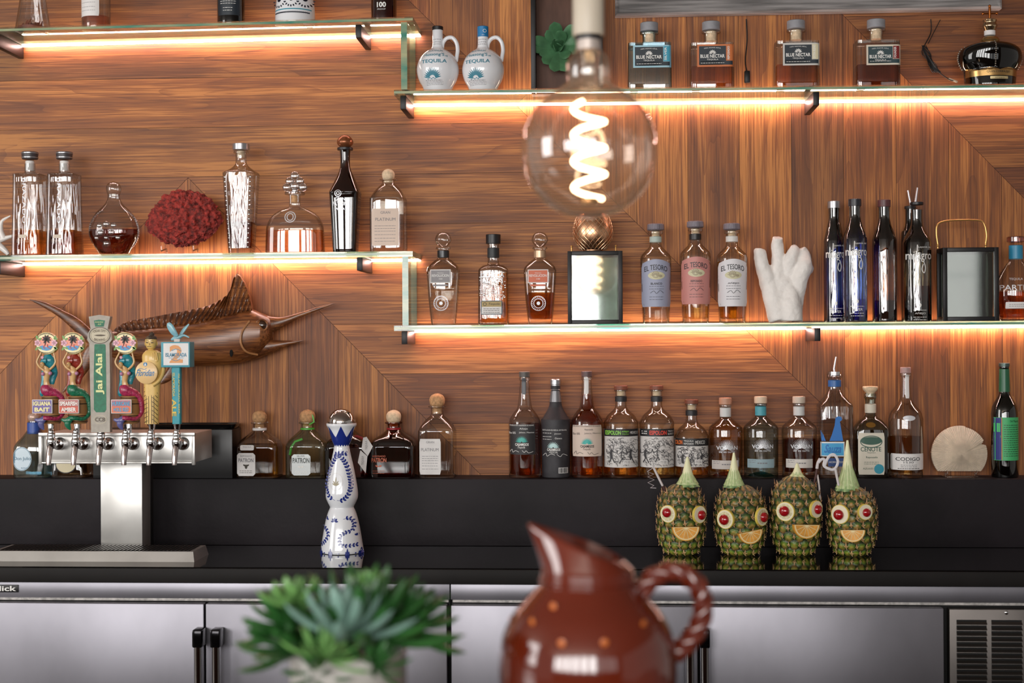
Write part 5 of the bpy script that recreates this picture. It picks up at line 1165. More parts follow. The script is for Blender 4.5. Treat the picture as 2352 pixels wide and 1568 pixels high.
mtube([(548, 760, 22), (570, 755, 33), (592, 750, 33), (616, 747, 24), (638, 743, 15), (660, 737, 9.5), (690, 726, 6), (725, 714, 4.2), (752, 705, 2.6), (772, 699, .8)], 'bill', mw, .74)
mtube([(525, 797, 18), (552, 798, 30), (575, 799, 30), (598, 798, 24), (628, 795, 14.5), (658, 790, 7), (699, 783.5, .8)], 'lower_jaw', mw, .74)
# gill plate and eye
q = [(mx(a), -.040 - .004 * math.sin(i), mz(b_)) for i, (a, b_) in enumerate(cr([(575, 748), (562, 770), (565, 790), (578, 806), (600, 812), (618, 806)], 5))]
MB().add(*tube(cr([(mx(a), yy, mz(b_)) for a, b_, yy in ((584, 738, -.040), (568, 762, -.046), (565, 788, -.048), (577, 808, -.044), (600, 815, -.030))], 5), .0032, 10)).build('gill_ridge', ml_, t, True)
g = MB(); ex, ez = mx(611), mz(748)
g.add(*tube([(ex + 13 * ms * math.cos(a * PI / 12), -.036, ez + 13 * ms * math.sin(a * PI / 12)) for a in range(24)], .003, 8, closed=True)); g.build('eye_socket', mw, t, True)
MB().add(*sphere((ex, -.031, ez), 11.5 * ms, 18, 12, (1, .8, 1))).build('eye', mat('glass_eye', '#3a2418', .08, coat=1), t, True)
MB().add(*sphere((mx(541), -.0395, mz(811)), 4 * ms, 14, 8, (1, .3, 2.2))).build('fin_slot', mat('dark_recess', '#0d0806', .9), t, True)
# ribbed dorsal fin
base = cr([(262, 762), (300, 760), (360, 753), (420, 748), (480, 742), (520, 733), (555, 722), (584, 716)], 12)
top = cr([(264, 755), (296, 737), (345, 729), (395, 720), (440, 712), (485, 702), (516, 686), (532, 672), (540, 655), (543, 640), (550, 631), (563, 645), (574, 668), (581, 695), (584, 714)], 7)
def samp(pts, u):
    L = [0]
    for a, b_ in zip(pts, pts[1:]): L.append(L[-1] + math.hypot(b_[0] - a[0], b_[1] - a[1]))
    d = u * L[-1]
    for i in range(len(pts) - 1):
        if L[i + 1] >= d or i == len(pts) - 2:
            k = (d - L[i]) / max(L[i + 1] - L[i], 1e-6); return pts[i][0] + k * (pts[i + 1][0] - pts[i][0]), pts[i][1] + k * (pts[i + 1][1] - pts[i][1])
NU, NV = 280, 10; vs = []
for side in (-1, 1):
    for i in range(NU + 1):
        u = i / NU; bx_, by_ = samp(base, u ** .85); tx_, ty_ = samp(top, u)
        for j in range(NV + 1):
            v_ = j / NV; x = bx_ + (tx_ - bx_) * v_; y = by_ + (ty_ - by_) * v_
            ph = (u * 26 + v_ * .15) % 1; rib = (ph if ph < .75 else (1 - ph) * 3) * .012
            yy = -.012 - rib if side < 0 else .004
            vs.append((mx(x), yy, mz(y)))
W1 = NV + 1; o1 = (NU + 1) * W1; fs = []
for i in range(NU):
    for j in range(NV):
        a = i * W1 + j; fs.append((a, a + W1, a + W1 + 1, a + 1)); fs.append((o1 + a, o1 + a + 1, o1 + a + W1 + 1, o1 + a + W1))
    a = i * W1 + NV; fs.append((a, a + W1, o1 + a + W1, o1 + a))
MB().add(vs, fs).build('dorsal_fin', mw, t, True, ang=30)
def fin(pts, name):      # pts: (x, y, r)
    return mtube(pts, name, mw, .45, 20, y=-.005)
fin([(218, 788, 12), (200, 770, 15), (170, 742, 14), (135, 718, 9), (95, 697, 6), (62, 685, 1)], 'tail_fin')
fin([(218, 790, 12), (203, 808, 15), (190, 838, 14), (170, 868, 10), (150, 888, 6), (138, 900, 1)], 'tail_fin')
fin([(402, 842, 11), (392, 858, 12), (378, 872, 8), (366, 882, 1)], 'anal_fin')

# ------------------------------------------------------------------ beer tower, drip tray, box behind it
YB = -0.40
b = place('equipment_box', 440, LG, -.065, 'plain black rectangular box on the ledge behind the beer tower', 'box')
YBX = -.115
xa, xb = P(212, 1090, YBX).x - b.root.location.x, P(533, 1090, YBX).x - b.root.location.x
ht = P(440, 986, YBX).z - b.root.location.z
box('box_shell', xa, xb, -.045, .050, .0, ht, mat('box_black', '#141314', .35, var=.1), b.root, r=.002)
hz = b.root.location.z + ht
t = thing('black_tray', (P(440, 980, -.09).x, -.065, hz + .0004), 'shallow black plastic tray lying on the black box behind the taps', 'tray')
g = MB(); rs = []
for (z, k) in ((0, .93), (.002, .95), (.013, 1), (.0135, .97), (.004, .92), (.0039, .2)): rs.append([(x * k, y * k, z) for x, y in sring(.128, .047, 5, 40)])
g.add(*rings(rs)); g.build('tray_shell', mat('gloss_black', '#0c0c0d', .12, coat=.5), t, True)
tb = P(278, 1065, YB); t = thing('beer_tower', (tb.x, -.27, ZCNT), 'stainless six-tap beer tower with a wide box head on a single column', 'beer tower')
ox, oy, oz = t.location
LX = lambda px, Y, py=1030: P(px, py, Y).x - ox
z0, z1 = P(270, 1064, YB).z - oz, P(270, 994, YB).z - oz
x0, x1 = LX(92, YB), LX(447, YB)
ts = mat('tower_steel', '#c4c2be', .36, .80, var=.10, vscale=7, bump=.05, bscale=9)
hd = box('head_box', x0, x1, YB - oy + .004, -.235 - oy, z0 + .002, z1 - .001, ts, t, r=.002)
for a in ((x0 - .002, x1 + .002, z1 - .008, z1 + .001), (x0 - .002, x0 + .006, z0 - .002, z1 - .008), (x1 - .006, x1 + .002, z0 - .004, z1 - .008), (x0 + .006, x1 - .006, z0, z0 + .004)):
    box('head_flange', a[0], a[1], YB - oy - .006, YB - oy + .0038, a[2], a[3], ts, hd, r=.001)
box('column', LX(230, -.285), LX(326, -.285), -.285 - oy, -.215 - oy, 0.0, z0 + .0018, ts, t, r=.0025)
box('column_shaded_side', LX(326, -.2) , LX(349, -.2), -.214 - oy, -.19 - oy, 0.0, z0 + .0018, mat('column_side_shade', '#0e0d0e', .5), t, r=.001)  # added plate, near-black to paint the shade on the column's side face
YF2 = YB - .052
tapx = [118, 175, 232, 290, 347, 406]
for i, px in enumerate(tapx):
    c = P(px, 1010, YF2); X, Z = c.x - ox, c.z - oz; yb = YF2 - oy
    f = MB(); ptsb = [(0, 0, 16), (0, 0, 14)]
    sc2 = PR(c)[2] / FPX; zz = lambda py: (P(px, py, YF2).z - oz)
    pr = cr([(zz(985), 5.5), (zz(990), 7.5), (zz(993), 7.5), (zz(996), 9), (zz(1005), 9), (zz(1010), 11), (zz(1020), 11), (zz(1030), 9)][::-1], 3)
    v, q = loft([(z, r * sc2, r * sc2, 2) for z, r in pr], 24)
    f.add([(x + X, y + yb, z) for x, y, z in v], q)
    tap = f.build('faucet', chrome, t, True, ang=40)
    MB().add(*tube([(X, yb, zz(1022)), (X, YB - oy + .002, zz(1022))], [.009, .0075], 16)).build('shank', chrome, tap, True)
    MB().add(*tube([(X, YB - oy - .012, zz(1022)), (X, YB - oy - .009, zz(1022)), (X, YB - oy + .0035, zz(1022))], [.011, .0155, .017], 24)).build('shank_flange', chrome, tap, True)
    MB().add(*tube(cr([(X, yb, zz(1018)), (X - .001, yb - .006, zz(1030)), (X - .002, yb - .012, zz(1050)), (X - .002, yb - .014, zz(1067))], 3), [.0088 - .0003 * k for k in range(10)], 18)).build('spout', mat('spout_chrome', '#c4b8b6', .12, .95), tap, True)
    MB().add(*tube([(X, yb, zz(984)), (X, yb, zz(974))], [.0052, .0052], 16)).build('collar', mat('dark_chrome'), tap, True)
# drip tray
t = thing('drip_tray', (P(210, 1280, -.38).x, -.38, ZCNT), 'long stainless drip tray with a slotted grille under the beer taps', 'drip tray')
ox, oy, oz = t.location
YA, YBk = -.425, -.297
a0, a1 = P(-30, 1293, YA - .012), P(443, 1293, YA - .012)
hT = P(200, 1266, YA + .01).z - oz
x0, x1 = a0.x - ox, a1.x - ox
v = [(x0, YA - oy, 0.0), (x1, YA - oy, 0.0), (x1 - .006, YA + .012 - oy, hT), (x0 + .006, YA + .012 - oy, hT), (x0 + .006, YBk - oy, hT), (x1 - .006, YBk - oy, hT), (x1, YBk + .006 - oy, 0), (x0, YBk + .006 - oy, 0)]
MB().add(v, [(0, 1, 2, 3), (3, 2, 5, 4), (4, 5, 6, 7), (0, 3, 4, 7), (1, 6, 5, 2), (0, 7, 6, 1)]).build('tray_shell', ts, t)
gi = .014
box('grille_recess', x0 + gi + .004, x1 - gi - .004, YA + .012 + .006 - oy, YBk - .006 - oy, hT - .0005, hT + .0006, gap, t, r=0)
g = MB(); n_ = 46
for k in range(n_ + 1):
    x = x0 + gi + .006 + (x1 - x0 - 2 * gi - .016) * k / n_; sl = .02
    g.add(*rbox(x, x + .0045, YA + .020 - oy, YBk - .008 - oy, hT + .0007, hT + .0022, .0006, 1))
g.build('grille_slats', mat('grille_dark', '#4a4542', .3, .8), t)

# ------------------------------------------------------------------ tap handles
YT = YF2
def taph(px, pyb, label, name='tap_handle'):
    """root at the foot of the handle, where it screws on to the faucet"""
    c = P(px, pyb, YT); s_ = PR(c)[2] / FPX
    t = thing(name, tuple(c), label, 'tap handle', 'beer tap handles')
    return t, (lambda x: (x - px) * s_), (lambda y: (pyb - y) * s_), s_
def ferrule(t, X, Z, s_, px, y0, y1, r0=6, r1=8.5):
    z0, z1 = Z(y0), Z(y1)
    return MB().add(*loft([(z1, r0 * s_, r0 * s_, 2), (z1 + (z0 - z1) * .15, r0 * s_, r0 * s_, 2), (z1 + (z0 - z1) * .9, r1 * s_, r1 * s_, 2), (z0, r1 * .9 * s_, r1 * .9 * s_, 2)], 24)).build('ferrule', chrome, t, True)
def fd(t, polys, X, Z, y, m, name, parent=None):
    g = MB()
    for v2, f2 in polys: g.add([(X(a), y, Z(c)) for a, c in v2], f2)
    return g.build(name, m, parent or t)
skin = mat('painted_skin', '#c9a06a', .35, var=.08, vscale=60, coat=.3)
def mermaid(px, hair, tailc, finc, signc, signc2, lines, inkc, label):
    t, X, Z, s_ = taph(px + 5, 986, label)
    k = 1 / 6.03; o = px - 112
    A = lambda x, y: (60 + x * k + o, 740 + y * k)         # traced on the enlarged photo
    def T(pts, name, m, flat=1, seg=16, parent=None):
        q = cr([(X(A(x, y)[0]), yy * .001, Z(A(x, y)[1]), r * k * s_) for x, y, yy, r in pts], 4)
        return MB().add(*tube([a[:3] for a in q], [a[3] for a in q], seg, flat=flat)).build(name, m, parent or t, True)
    ferrule(t, X, Z, s_, px, A(0, 1390)[1], A(0, 1530)[1] + 1)
    # barrel
    bx_, by_ = A(350, 1210); zs = [(1400, 112), (1385, 122), (1300, 135), (1210, 142), (1120, 135), (1035, 122), (1018, 112)]
    pr = cr([(Z(A(0, y)[1]), r * k * s_) for y, r in zs], 3)
    v, f = loft([(z, r, r * .95, 2) for z, r in pr], 28); bc = X(bx_)
    br = MB().add([(x + bc, y + .004, z) for x, y, z in v], f).build('barrel', mat('barrel_wood', '#8a6238', .5, var=.3, vscale=30, stretch=(1, 1, .15)), t, True)
    g = MB()
    for y, r in ((1045, 128), (1125, 139), (1290, 139), (1372, 127)):
        q = r * k * s_; g.add(*tube([(bc + q * math.cos(a * PI / 16), .004 + q * .95 * math.sin(a * PI / 16), Z(A(0, y)[1])) for a in range(32)], .0012, 6, closed=True))
    g.build('barrel_hoops', mat('hoop_dark', '#2c211c', .4, .4), br, True)
    T([(290, 880, -6, 62), (300, 930, -8, 82), (350, 965, -4, 78), (420, 990, 0, 62), (480, 1050, 4, 46), (505, 1150, 6, 40), (495, 1260, 6, 36), (450, 1330, -8, 30), (360, 1320, -24, 30), (300, 1320, -27, 34)], 'fish_tail', mat('tail' + tailc, tailc, .3, var=.3, vscale=160, bump=.5, bscale=220, coat=.5), 1)
    T([(320, 1310, -26, 36), (280, 1345, -28, 44), (230, 1350, -28, 30), (190, 1340, -27, 20), (170, 1350, -26, 6)], 'tail_fluke', mat('fin' + finc, finc, .35, coat=.3), .6)
    T([(300, 1330, -27, 36), (262, 1390, -27, 44), (275, 1440, -26, 34), (300, 1480, -25, 8)], 'tail_fluke', mat('fin' + finc), .6)
    T([(300, 880, -4, 48), (292, 820, -5, 38), (300, 760, -6, 40), (305, 700, -6, 50), (305, 655, -6, 42), (290, 625, -7, 22), (265, 605, -8, 18)], 'torso', skin, .75)
    for sx, y in ((262, 712), (365, 705)): MB().add(*sphere((X(A(sx, y)[0]), -.0125, Z(A(sx, y)[1])), 27 * k * s_, 14, 10)).build('shell', mat('shell_mauve', '#b07a9a', .3, coat=.4), t, True)
    T([(262, 665, -5, 17), (205, 620, -6, 17), (165, 555, -6, 15), (180, 500, -6, 13), (215, 430, -5, 12), (222, 400, -4, 11)], 'arm', skin)
    T([(345, 650, -5, 17), (400, 600, -5, 17), (425, 545, -5, 15), (412, 480, -5, 13), (400, 425, -5, 12), (398, 400, -4, 11)], 'arm', skin)
    hm = mat('hair' + hair, hair, .3, bump=.6, bscale=90, coat=.5)
    T([(300, 445, 2, 44), (310, 520, 3, 92), (350, 600, 4, 66), (385, 700, 8, 42), (350, 780, 9, 46), (345, 860, 8, 30)], 'hair', hm, .6)
    T([(235, 640, 6, 26), (222, 720, 8, 30), (228, 800, 8, 34), (208, 900, 8, 30), (198, 985, 8, 32), (205, 1025, 8, 16)], 'hair_lock', hm, .6)
    hx, hy = A(248, 585); hd = MB().add(*sphere((X(hx), -.010, Z(hy)), 34 * k * s_, 18, 14, (.9, .9, 1.25))).build('head', skin, t, True)
    g = MB(); g.add(*sphere((X(hx) - .0015, -.0165, Z(hy)), .0013, 8, 6, (.8, 1.2, 1.6))); g.build('nose', skin, hd, True)
    for dx in (-.0026, .0012): MB().add(*sphere((X(hx) + dx, -.0158, Z(hy - 1)), .0007, 8, 6, (1.4, .4, .7))).build('eye', K, hd, True)
    MB().add(*sphere((X(hx) - .0010, -.0155, Z(hy + 3)), .0008, 8, 6, (1.6, .5, .6))).build('mouth', mat('lip_red', '#9c3a34', .4), hd, True)
    T([(235, 560, -8, 22), (255, 535, -9, 30), (300, 530, -8, 34)], 'fringe', hm, .6)
    fx, fy = A(272, 485); g = MB()
    for a in range(5): g.add(*sphere((X(fx) + .0022 * math.cos(a * 1.257), -.0215, Z(fy) + .0022 * math.sin(a * 1.257)), .0019, 8, 6, (1, .5, 1)))
    g.build('hair_flower', mat('petal_pink', '#dca4b4', .4), t, True)
    # round badge with palm trees
    cx, cy = A(305, 290); v, f = tube([(X(cx), .006, Z(cy)), (X(cx), -.008, Z(cy)), (X(cx), -.010, Z(cy))], [26.5 * s_, 26.5 * s_, 25 * s_], 40, flat=.92)
    bd = MB().add(v, f).build('badge', mat('badge_cream', '#d8c98a', .35, coat=.3), t, True)
    y_ = -.0104
    fd(t, [ring2(cx, cy, 25, 23, 1)], X, Z, y_, mat('dark_brown_ink', '#4a3a22', .5), 'badge_rim', bd)
    fd(t, [disc(cx + .5, cy, 17, 17)], X, Z, y_, mat('badge_coral', '#d4683e', .4, coat=.3), 'badge_sunset', bd)
    fd(t, [poly([(cx - 16, cy + 7), (cx - 8, cy + 5), (cx, cy + 9), (cx + 8, cy + 5), (cx + 16, cy + 7), (cx + 10, cy + 15), (cx, cy + 17), (cx - 10, cy + 15)])], X, Z, y_ - .0006, mat('badge_blue', '#3f8cc0', .4), 'badge_waves', bd)
    pal = [leaf2(cx + 1, cy - 9, 11, 4, a) for a in (0.2, -.5, -1.2, -1.9, -2.6, 3.0, .9, 2.2)] + [stroke([(cx + 1, cy - 9), (cx - 1, cy - 2), (cx - 3, cy + 5)], 2)]
    fd(t, pal, X, Z, y_ - .0012, mat('palm_black', '#1c1613', .5), 'badge_palm', bd)
    fd(t, [stroke([(cx - 2, cy + 3), (cx - 6, cy + 9), (cx - 2, cy + 12)], 1.6), stroke([(cx + 3, cy + 2), (cx + 4, cy + 9), (cx + 10, cy + 12)], 1.6)], X, Z, y_ - .0014, mat('badge_red', '#b03020', .4), 'badge_scrolls', bd)
    for dx in (-20, 19): fd(t, [leaf2(cx + dx, cy - 1, 8, 6, a) for a in (0, 1.25, 2.5, 3.77, 5)], X, Z, y_ - .0010, mat('petal_pink'), 'badge_flower', bd)
    for dx in (-19, 18): fd(t, [leaf2(cx + dx, cy + q, 10, 5, a) for q, a in ((-9, -2 if dx < 0 else -1), (8, 2.2 if dx < 0 else .9), (-7, -.5), (9, .4))], X, Z, y_ - .0008, mat('badge_leaf', '#6a9a4a', .4), 'badge_leaves', bd)
    fd(t, [text2d('FLORIDA KEYS', cx - 14, cx + 14, cy - 21, cy - 18, arc=2.5), text2d('BREWING CO', cx - 12, cx + 13, cy + 19, cy + 22, arc=-1.5)], X, Z, y_ - .0010, mat('dark_brown_ink'), 'lettering', bd)
    # sign plate
    (sx0, sy0), (sx1, sy1) = A(148, 1062), A(432, 1252)
    sg = box('sign_plate', X(sx0), X(sx1), -.032, -.027, Z(sy1), Z(sy0), paper, t, r=.001)
    fd(t, [rect(sx0 + 1.5, sx1 - 1.5, sy0 + 1.5, (sy0 + sy1) / 2), ], X, Z, -.0323, mat('sign' + signc, signc, .4), 'sign_field', sg)
    fd(t, [rect(sx0 + 1.5, sx1 - 1.5, (sy0 + sy1) / 2, sy1 - 1.5)], X, Z, -.0323, mat('sign' + signc2, signc2, .4), 'sign_field', sg)
    fd(t, [text2d(lines[0], sx0 + 3, sx1 - 3, sy0 + 4, sy0 + 14, .04), text2d(lines[1], sx0 + 6, sx1 - 6, sy0 + 18, sy1 - 4, .04)], X, Z, -.0330, mat('ink' + inkc, inkc, .5), 'lettering', sg)
mermaid(112, '#1f7f8c', '#a12a52', '#5a5a8c', '#6a5a9a', '#6a5a9a', ('IGUANA', 'BAIT'), '#ece2a4', 'mermaid tap handle with teal hair, crimson tail and purple sign')
mermaid(172.5, '#8c2c20', '#1a6b4c', '#1a6b4c', '#a8423a', '#c8543a', ('SPEARFISH', 'AMBER'), '#e8e2dc', 'mermaid tap handle with red hair and green tail')
mermaid(292, '#1f7f8c', '#a12a52', '#5a5a8c', '#b0606a', '#d86a3a', ('HURRICANE', 'HOLE RED'), '#5a9ac0', 'mermaid tap handle with teal hair, crimson tail and orange sign')
# long grey-framed handle with green panel
t, X, Z, s_ = taph(233, 992, 'tall pale grey tap handle with long green panel and vertical lettering')
sil = [(212, 992), (210, 870), (209, 788), (204, 780), (206, 765), (212, 755), (208, 727), (232, 723), (258, 727), (252, 755), (260, 765), (262, 780), (256, 788), (257, 870), (256, 992)]
f0 = [(X(a), -.010, Z(c)) for a, c in sil]; f1 = [(x, .008, z) for x, _, z in f0]
v, f = rings([f0, f1]); bdy = MB().add(v, f).build('handle_body', mat('pale_stone', '#a8a196', .6, var=.08, vscale=80, bump=.2, bscale=120), t)
fd(t, [poly([(221, 792), (223, 790), (244, 790), (247, 792), (248, 860), (248, 940), (244, 946), (224, 946), (219, 940), (219, 860)]), poly([(220, 736), (232, 734), (246, 736), (243, 750), (223, 750)])], X, Z, -.0104, mat('deep_green', '#12694a', .5, var=.25, vscale=90), 'green_panel', bdy)
fd(t, [text2d('Jai Alai', 224, 244, 812, 905, .025, vert=1), text2d('INDIA PALE', 223, 242, 738, 741), text2d('ALE', 229, 237, 743, 746)], X, Z, -.0110, mat('ink_lemon', '#dcdc9c', .5), 'lettering', bdy)
fd(t, [disc(233.5, 770, 23, 17)], X, Z, -.0107, mat('oval_cream', '#c2b8a0', .5), 'oval_badge', bdy); fd(t, [ring2(233.5, 770, 25, 19, 1.2), ring2(233.5, 770, 21, 15, .6)], X, Z, -.0110, mat('dark_brown_ink'), 'oval_ring', bdy)
fd(t, [leaf2(220, 770, 28, 4, 0), text2d('CIGAR CITY', 219, 247, 759, 764, .01, arc=2), text2d('BREWING', 221, 246, 776, 781, .01, arc=-2), text2d('CCB', 222, 245, 958, 967, .01)], X, Z, -.0112, mat('dark_brown_ink'), 'lettering', bdy)
fd(t, [ring2(233.5, 962.5, 15, 10, 1)], X, Z, -.0106, mat('oval_cream'), 'small_badge', bdy)
MB().add(*tube([(0, 0, 0), (0, 0, -.003)], .005, 16)).build('ferrule', chrome, t, True)
# standing robed statue handle
t, X, Z, s_ = taph(349, 986, 'yellow robed statue tap handle with topknot and round cream badge')
iv = mat('carved_ivory', '#d8b468', .4, coat=.3, var=.06, vscale=60); dkl = mat('carved_line', '#3a2812', .6)
ferrule(t, X, Z, s_, 349, 972, 988)
pr = cr([(Z(y), r * s_, c) for y, r, c in ((973, 16, 349), (930, 17, 349), (890, 18.5, 350), (868, 20, 351), (850, 23, 352), (830, 25, 353), (815, 24, 352), (805, 14, 350), (803, 7, 348), (798, 6.5, 348), (795, 7.5, 348))], 4)
v, f = loft([(z, r, r * .7, 2.2, X(c), 0) for z, r, c in pr], 32); st_ = MB().add(v, f).build('robed_body', iv, t, True)
hd = MB().add(*loft([(Z(802), 6 * s_, 6 * s_, 2, X(348)), (Z(799), 10 * s_, 10 * s_, 2, X(348)), (Z(790), 13 * s_, 12 * s_, 2.2, X(348)), (Z(782), 13.5 * s_, 12.5 * s_, 2.2, X(348)), (Z(776), 12 * s_, 12 * s_, 2, X(348))], 24)).build('head', iv, t, True)
MB().add(*loft([(Z(779), 13.6 * s_, 13 * s_, 2, X(348)), (Z(773), 11.5 * s_, 11 * s_, 2, X(349)), (Z(770), 6 * s_, 6 * s_, 2, X(350)), (Z(765), 5.5 * s_, 5.5 * s_, 2, X(350)), (Z(761), 1 * s_, 1 * s_, 2, X(350))], 24)).build('topknot_hair', mat('dark_curls', '#3a2c1e', .6, bump=.8, bscale=300), hd, True)
for dx in (-14, 14): MB().add(*sphere((X(348 + dx), .001, Z(789)), .0022, 8, 8, (.6, 1, 2.4))).build('ear', iv, hd, True)
yh = -12.6 * s_
fd(t, [leaf2(339, 786, 7, 2.6, .1), leaf2(351, 787, 7, 2.6, -.1), stroke([(339, 783), (343, 781.5), (346, 783.5)], .8), stroke([(350, 783.5), (354, 781.5), (358, 783)], .8), stroke([(343, 796), (347, 795), (352, 796)], 1.1)], X, Z, yh - .0006, dkl, 'face_lines', hd)
MB().add(*sphere((X(348), yh - .0004, Z(790)), .0016, 8, 8, (.7, 1, 1.8))).build('nose', iv, hd, True)
yr = lambda x, y: -17 * s_ * .7 * math.sqrt(max(.05, 1 - ((x - 349.5) / 19) ** 2)) - .0006
g = MB()
for k2 in range(9):
    y = 885 + k2 * 10
    for pts in ([(352, y - 4), (358, y), (365, y + 8)], [(333, y + 5), (338, y + 2), (343, y)]):
        v2, f2 = stroke(pts, 1.1); g.add([(X(a), yr(a, c), Z(c)) for a, c in v2], f2)
for x in (339, 345, 352, 357):
    v2, f2 = stroke([(x, 880), (x + .5, 925), (x, 972)], 1.2, 8); g.add([(X(a), yr(a, c), Z(c)) for a, c in v2], f2)
g.build('robe_folds', dkl, st_)
MB().add(*tube(cr([(X(374), .002, Z(822), .0055), (X(377), -.002, Z(850), .0055), (X(370), -.010, Z(872), .005), (X(356), -.016, Z(884), .004)], 4) and [q[:3] for q in cr([(X(374), .002, Z(822)), (X(377), -.002, Z(850)), (X(370), -.010, Z(872)), (X(356), -.016, Z(884))], 4)], .005, 12)).build('arm', iv, t, True)
g = MB()
for a in range(4): g.add(*tube([(X(358 + a * 3.5), -.017, Z(826)), (X(357 + a * 3.5), -.019, Z(818)), (X(356 + a * 3.2), -.018, Z(811 - (a % 2) * 2))], [.0018, .0017, .0012], 8))
g.add(*sphere((X(364), -.014, Z(828)), .006, 12, 8, (1.1, .8, 1))); g.build('raised_hand', iv, t, True)
cx, cy = 343, 855; bd = MB().add(*tube([(X(cx), -.014, Z(cy)), (X(cx), -.022, Z(cy)), (X(cx), -.023, Z(cy))], [26 * s_, 26 * s_, 24.5 * s_], 40)).build('badge', mat('badge_peach', '#dcb880', .4, coat=.2), t, True)
fd(t, [text2d('Floridian', 321, 362, 848, 863, .012, shear=.35)], X, Z, -.0235, mat('ink_royal', '#2a76a8', .5), 'lettering', bd); fd(t, [disc(341, 836, 4.5, 4.5)], X, Z, -.0234, mat('ink_royal'), 'drop_emblem', bd); fd(t, [poly([(341, 832), (338.5, 839), (343.5, 839)])], X, Z, -.0237, W, 'drop_emblem', bd); fd(t, [stroke([(322, 850), (330, 845), (338, 848), (344, 845)], 1)], X, Z, -.0235, mat('ink_royal'), 'flourish', bd)
# turquoise paddle with sign box and dolphin-like bird on top
t, X, Z, s_ = taph(407, 986, 'turquoise tap handle with white sign box and pale blue flying bird on top')
tq = mat('turquoise_paint', '#1f8f9c', .45, var=.1, vscale=90); ferrule(t, X, Z, s_, 407, 972, 988)
v, f = loft([(Z(973), 9.5 * s_, 8 * s_, 6), (Z(842), 10.5 * s_, 9 * s_, 6)], 24); sh_ = MB().add(v, f).build('shaft', tq, t, True)
fd(t, [text2d('ISLAMORADA', 399, 405, 856, 910, .01, vert=-1), text2d('ALE', 398, 408, 916, 955, .03, vert=-1), ], X, Z, -9.2 * s_, mat('ink_yellow', '#d8b84a', .5), 'lettering', sh_); fd(t, [text2d('ISLAMORADA BEER', 413, 416, 858, 950, .01, vert=-1)], X, Z, -9.2 * s_, mat('ink_yellow'), 'lettering', sh_)
bx2 = box('sign_box', X(376), X(443), -.022, .020, Z(843), Z(785), mat('aqua_paint', '#4a97a8', .45, var=.08), t, r=.0015); fd(t, [rect(382, 440, 788, 838)], X, Z, -.0222, paper, 'sign_face', bx2)
fd(t, [text2d('2', 396, 427, 792, 833, .03)], X, Z, -.0226, mat('ink_apricot', '#d8955a', .5), 'numeral', bx2); fd(t, [text2d('ISLAMORADA', 387, 436, 810, 819, .02)], X, Z, -.0230, mat('ink_sea', '#3a7d9a', .5), 'lettering', bx2)
fd(t, [stroke([(401, 805), (412, 801), (423, 806)], 1.2), stroke([(400, 824), (411, 828), (421, 824)], 1.2), rect(394, 429, 821, 822)], X, Z, -.0230, mat('ink_sea'), 'sign_arcs', bx2)
bl_ = mat('bird_blue', '#7fb0bc', .35, var=.15, vscale=60, coat=.3); g = MB()
q = cr([(X(394), 0, Z(780), .002), (X(402), 0, Z(777), .006), (X(412), 0, Z(774), .0055), (X(424), 0, Z(770), .003), (X(436), 0, Z(775), .0015)], 4); g.add(*tube([a[:3] for a in q], [a[3] for a in q], 12)); g.build('bird_body', bl_, t, True)
for pts in ([(410, 772, -6, 4), (402, 762, -9, 7), (394, 748, -11, 7), (391, 741, -12, 3)], [(414, 770, 4, 3), (422, 757, 8, 4), (433, 744, 10, 1.5)]):
    q = cr([(X(a), y * .001, Z(c), r * s_) for a, c, y, r in pts], 4); MB().add(*tube([a[:3] for a in q], [a[3] for a in q], 12, flat=.35)).build('bird_wing', bl_, t, True)
box('bird_perch', X(402), X(416), -.006, .006, Z(785.2), Z(778), mat('perch_pale', '#c8b8b0', .5), t, r=.001)

# ------------------------------------------------------------------ white and blue ceramic bottle
b = Bot('ceramic_bottle', 786, CT, -.245, 'tall white ceramic bottle painted with cobalt leaves and topped by a silver dome')
b.body([(974, 34.5), (977, 34), (986, 29), (1000, 25), (1012, 21.5), (1022, 17), (1025, 17.5), (1040, 20), (1080, 29), (1120, 36), (1140, 37), (1152, 33), (1162, 28), (1166, 28), (1178, 33), (1205, 40), (1240, 46), (1265, 50), (1272, 50.5), (None, 49)], cer, name='ceramic_body', capt=True, seg=64)
b.turn([(938, 3), (941, 14), (948, 23), (957, 29.5), (966, 32), (971, 32)], mat('silver_dome', '#c4bfbd', .08, 1.0), 'stopper', label='silver dome stopper'); b.cyl(971, 976, 34.8, cer, 'stopper_rim')
# painted crown around the collar
v = []; n_ = 72
def petal(i):
    a = (i % 18) / 18; return 978 + 24 * min(a, 1 - a) * 2 if False else 1003 - 25 * (1 - abs(2 * a - 1)) 
g = MB(); NJ = 8
for j in range(NJ + 1):
    for i in range(n_ * 2 + 1):
        th = -PI * 1.0 + 2 * PI * i / (n_ * 2); a = ((i + 9) % 24) / 24; yt = 1002 - 25 * (1 - abs(2 * a - 1)) ** 1.3; yb_ = 1022 + 2 * math.sin(i * .8)
        y = yt + (yb_ - yt) * j / NJ; z = b.z(y); q = b.at(z)[1] + .0005; v.append((q * math.sin(th), -q * math.cos(th), z))
w1 = n_ * 2 + 1; MB().add(v, [(j * w1 + i, (j + 1) * w1 + i, (j + 1) * w1 + i + 1, j * w1 + i + 1) for j in range(NJ) for i in range(w1 - 1)]).build('painted_crown', navy, b.root, True)
lv = []
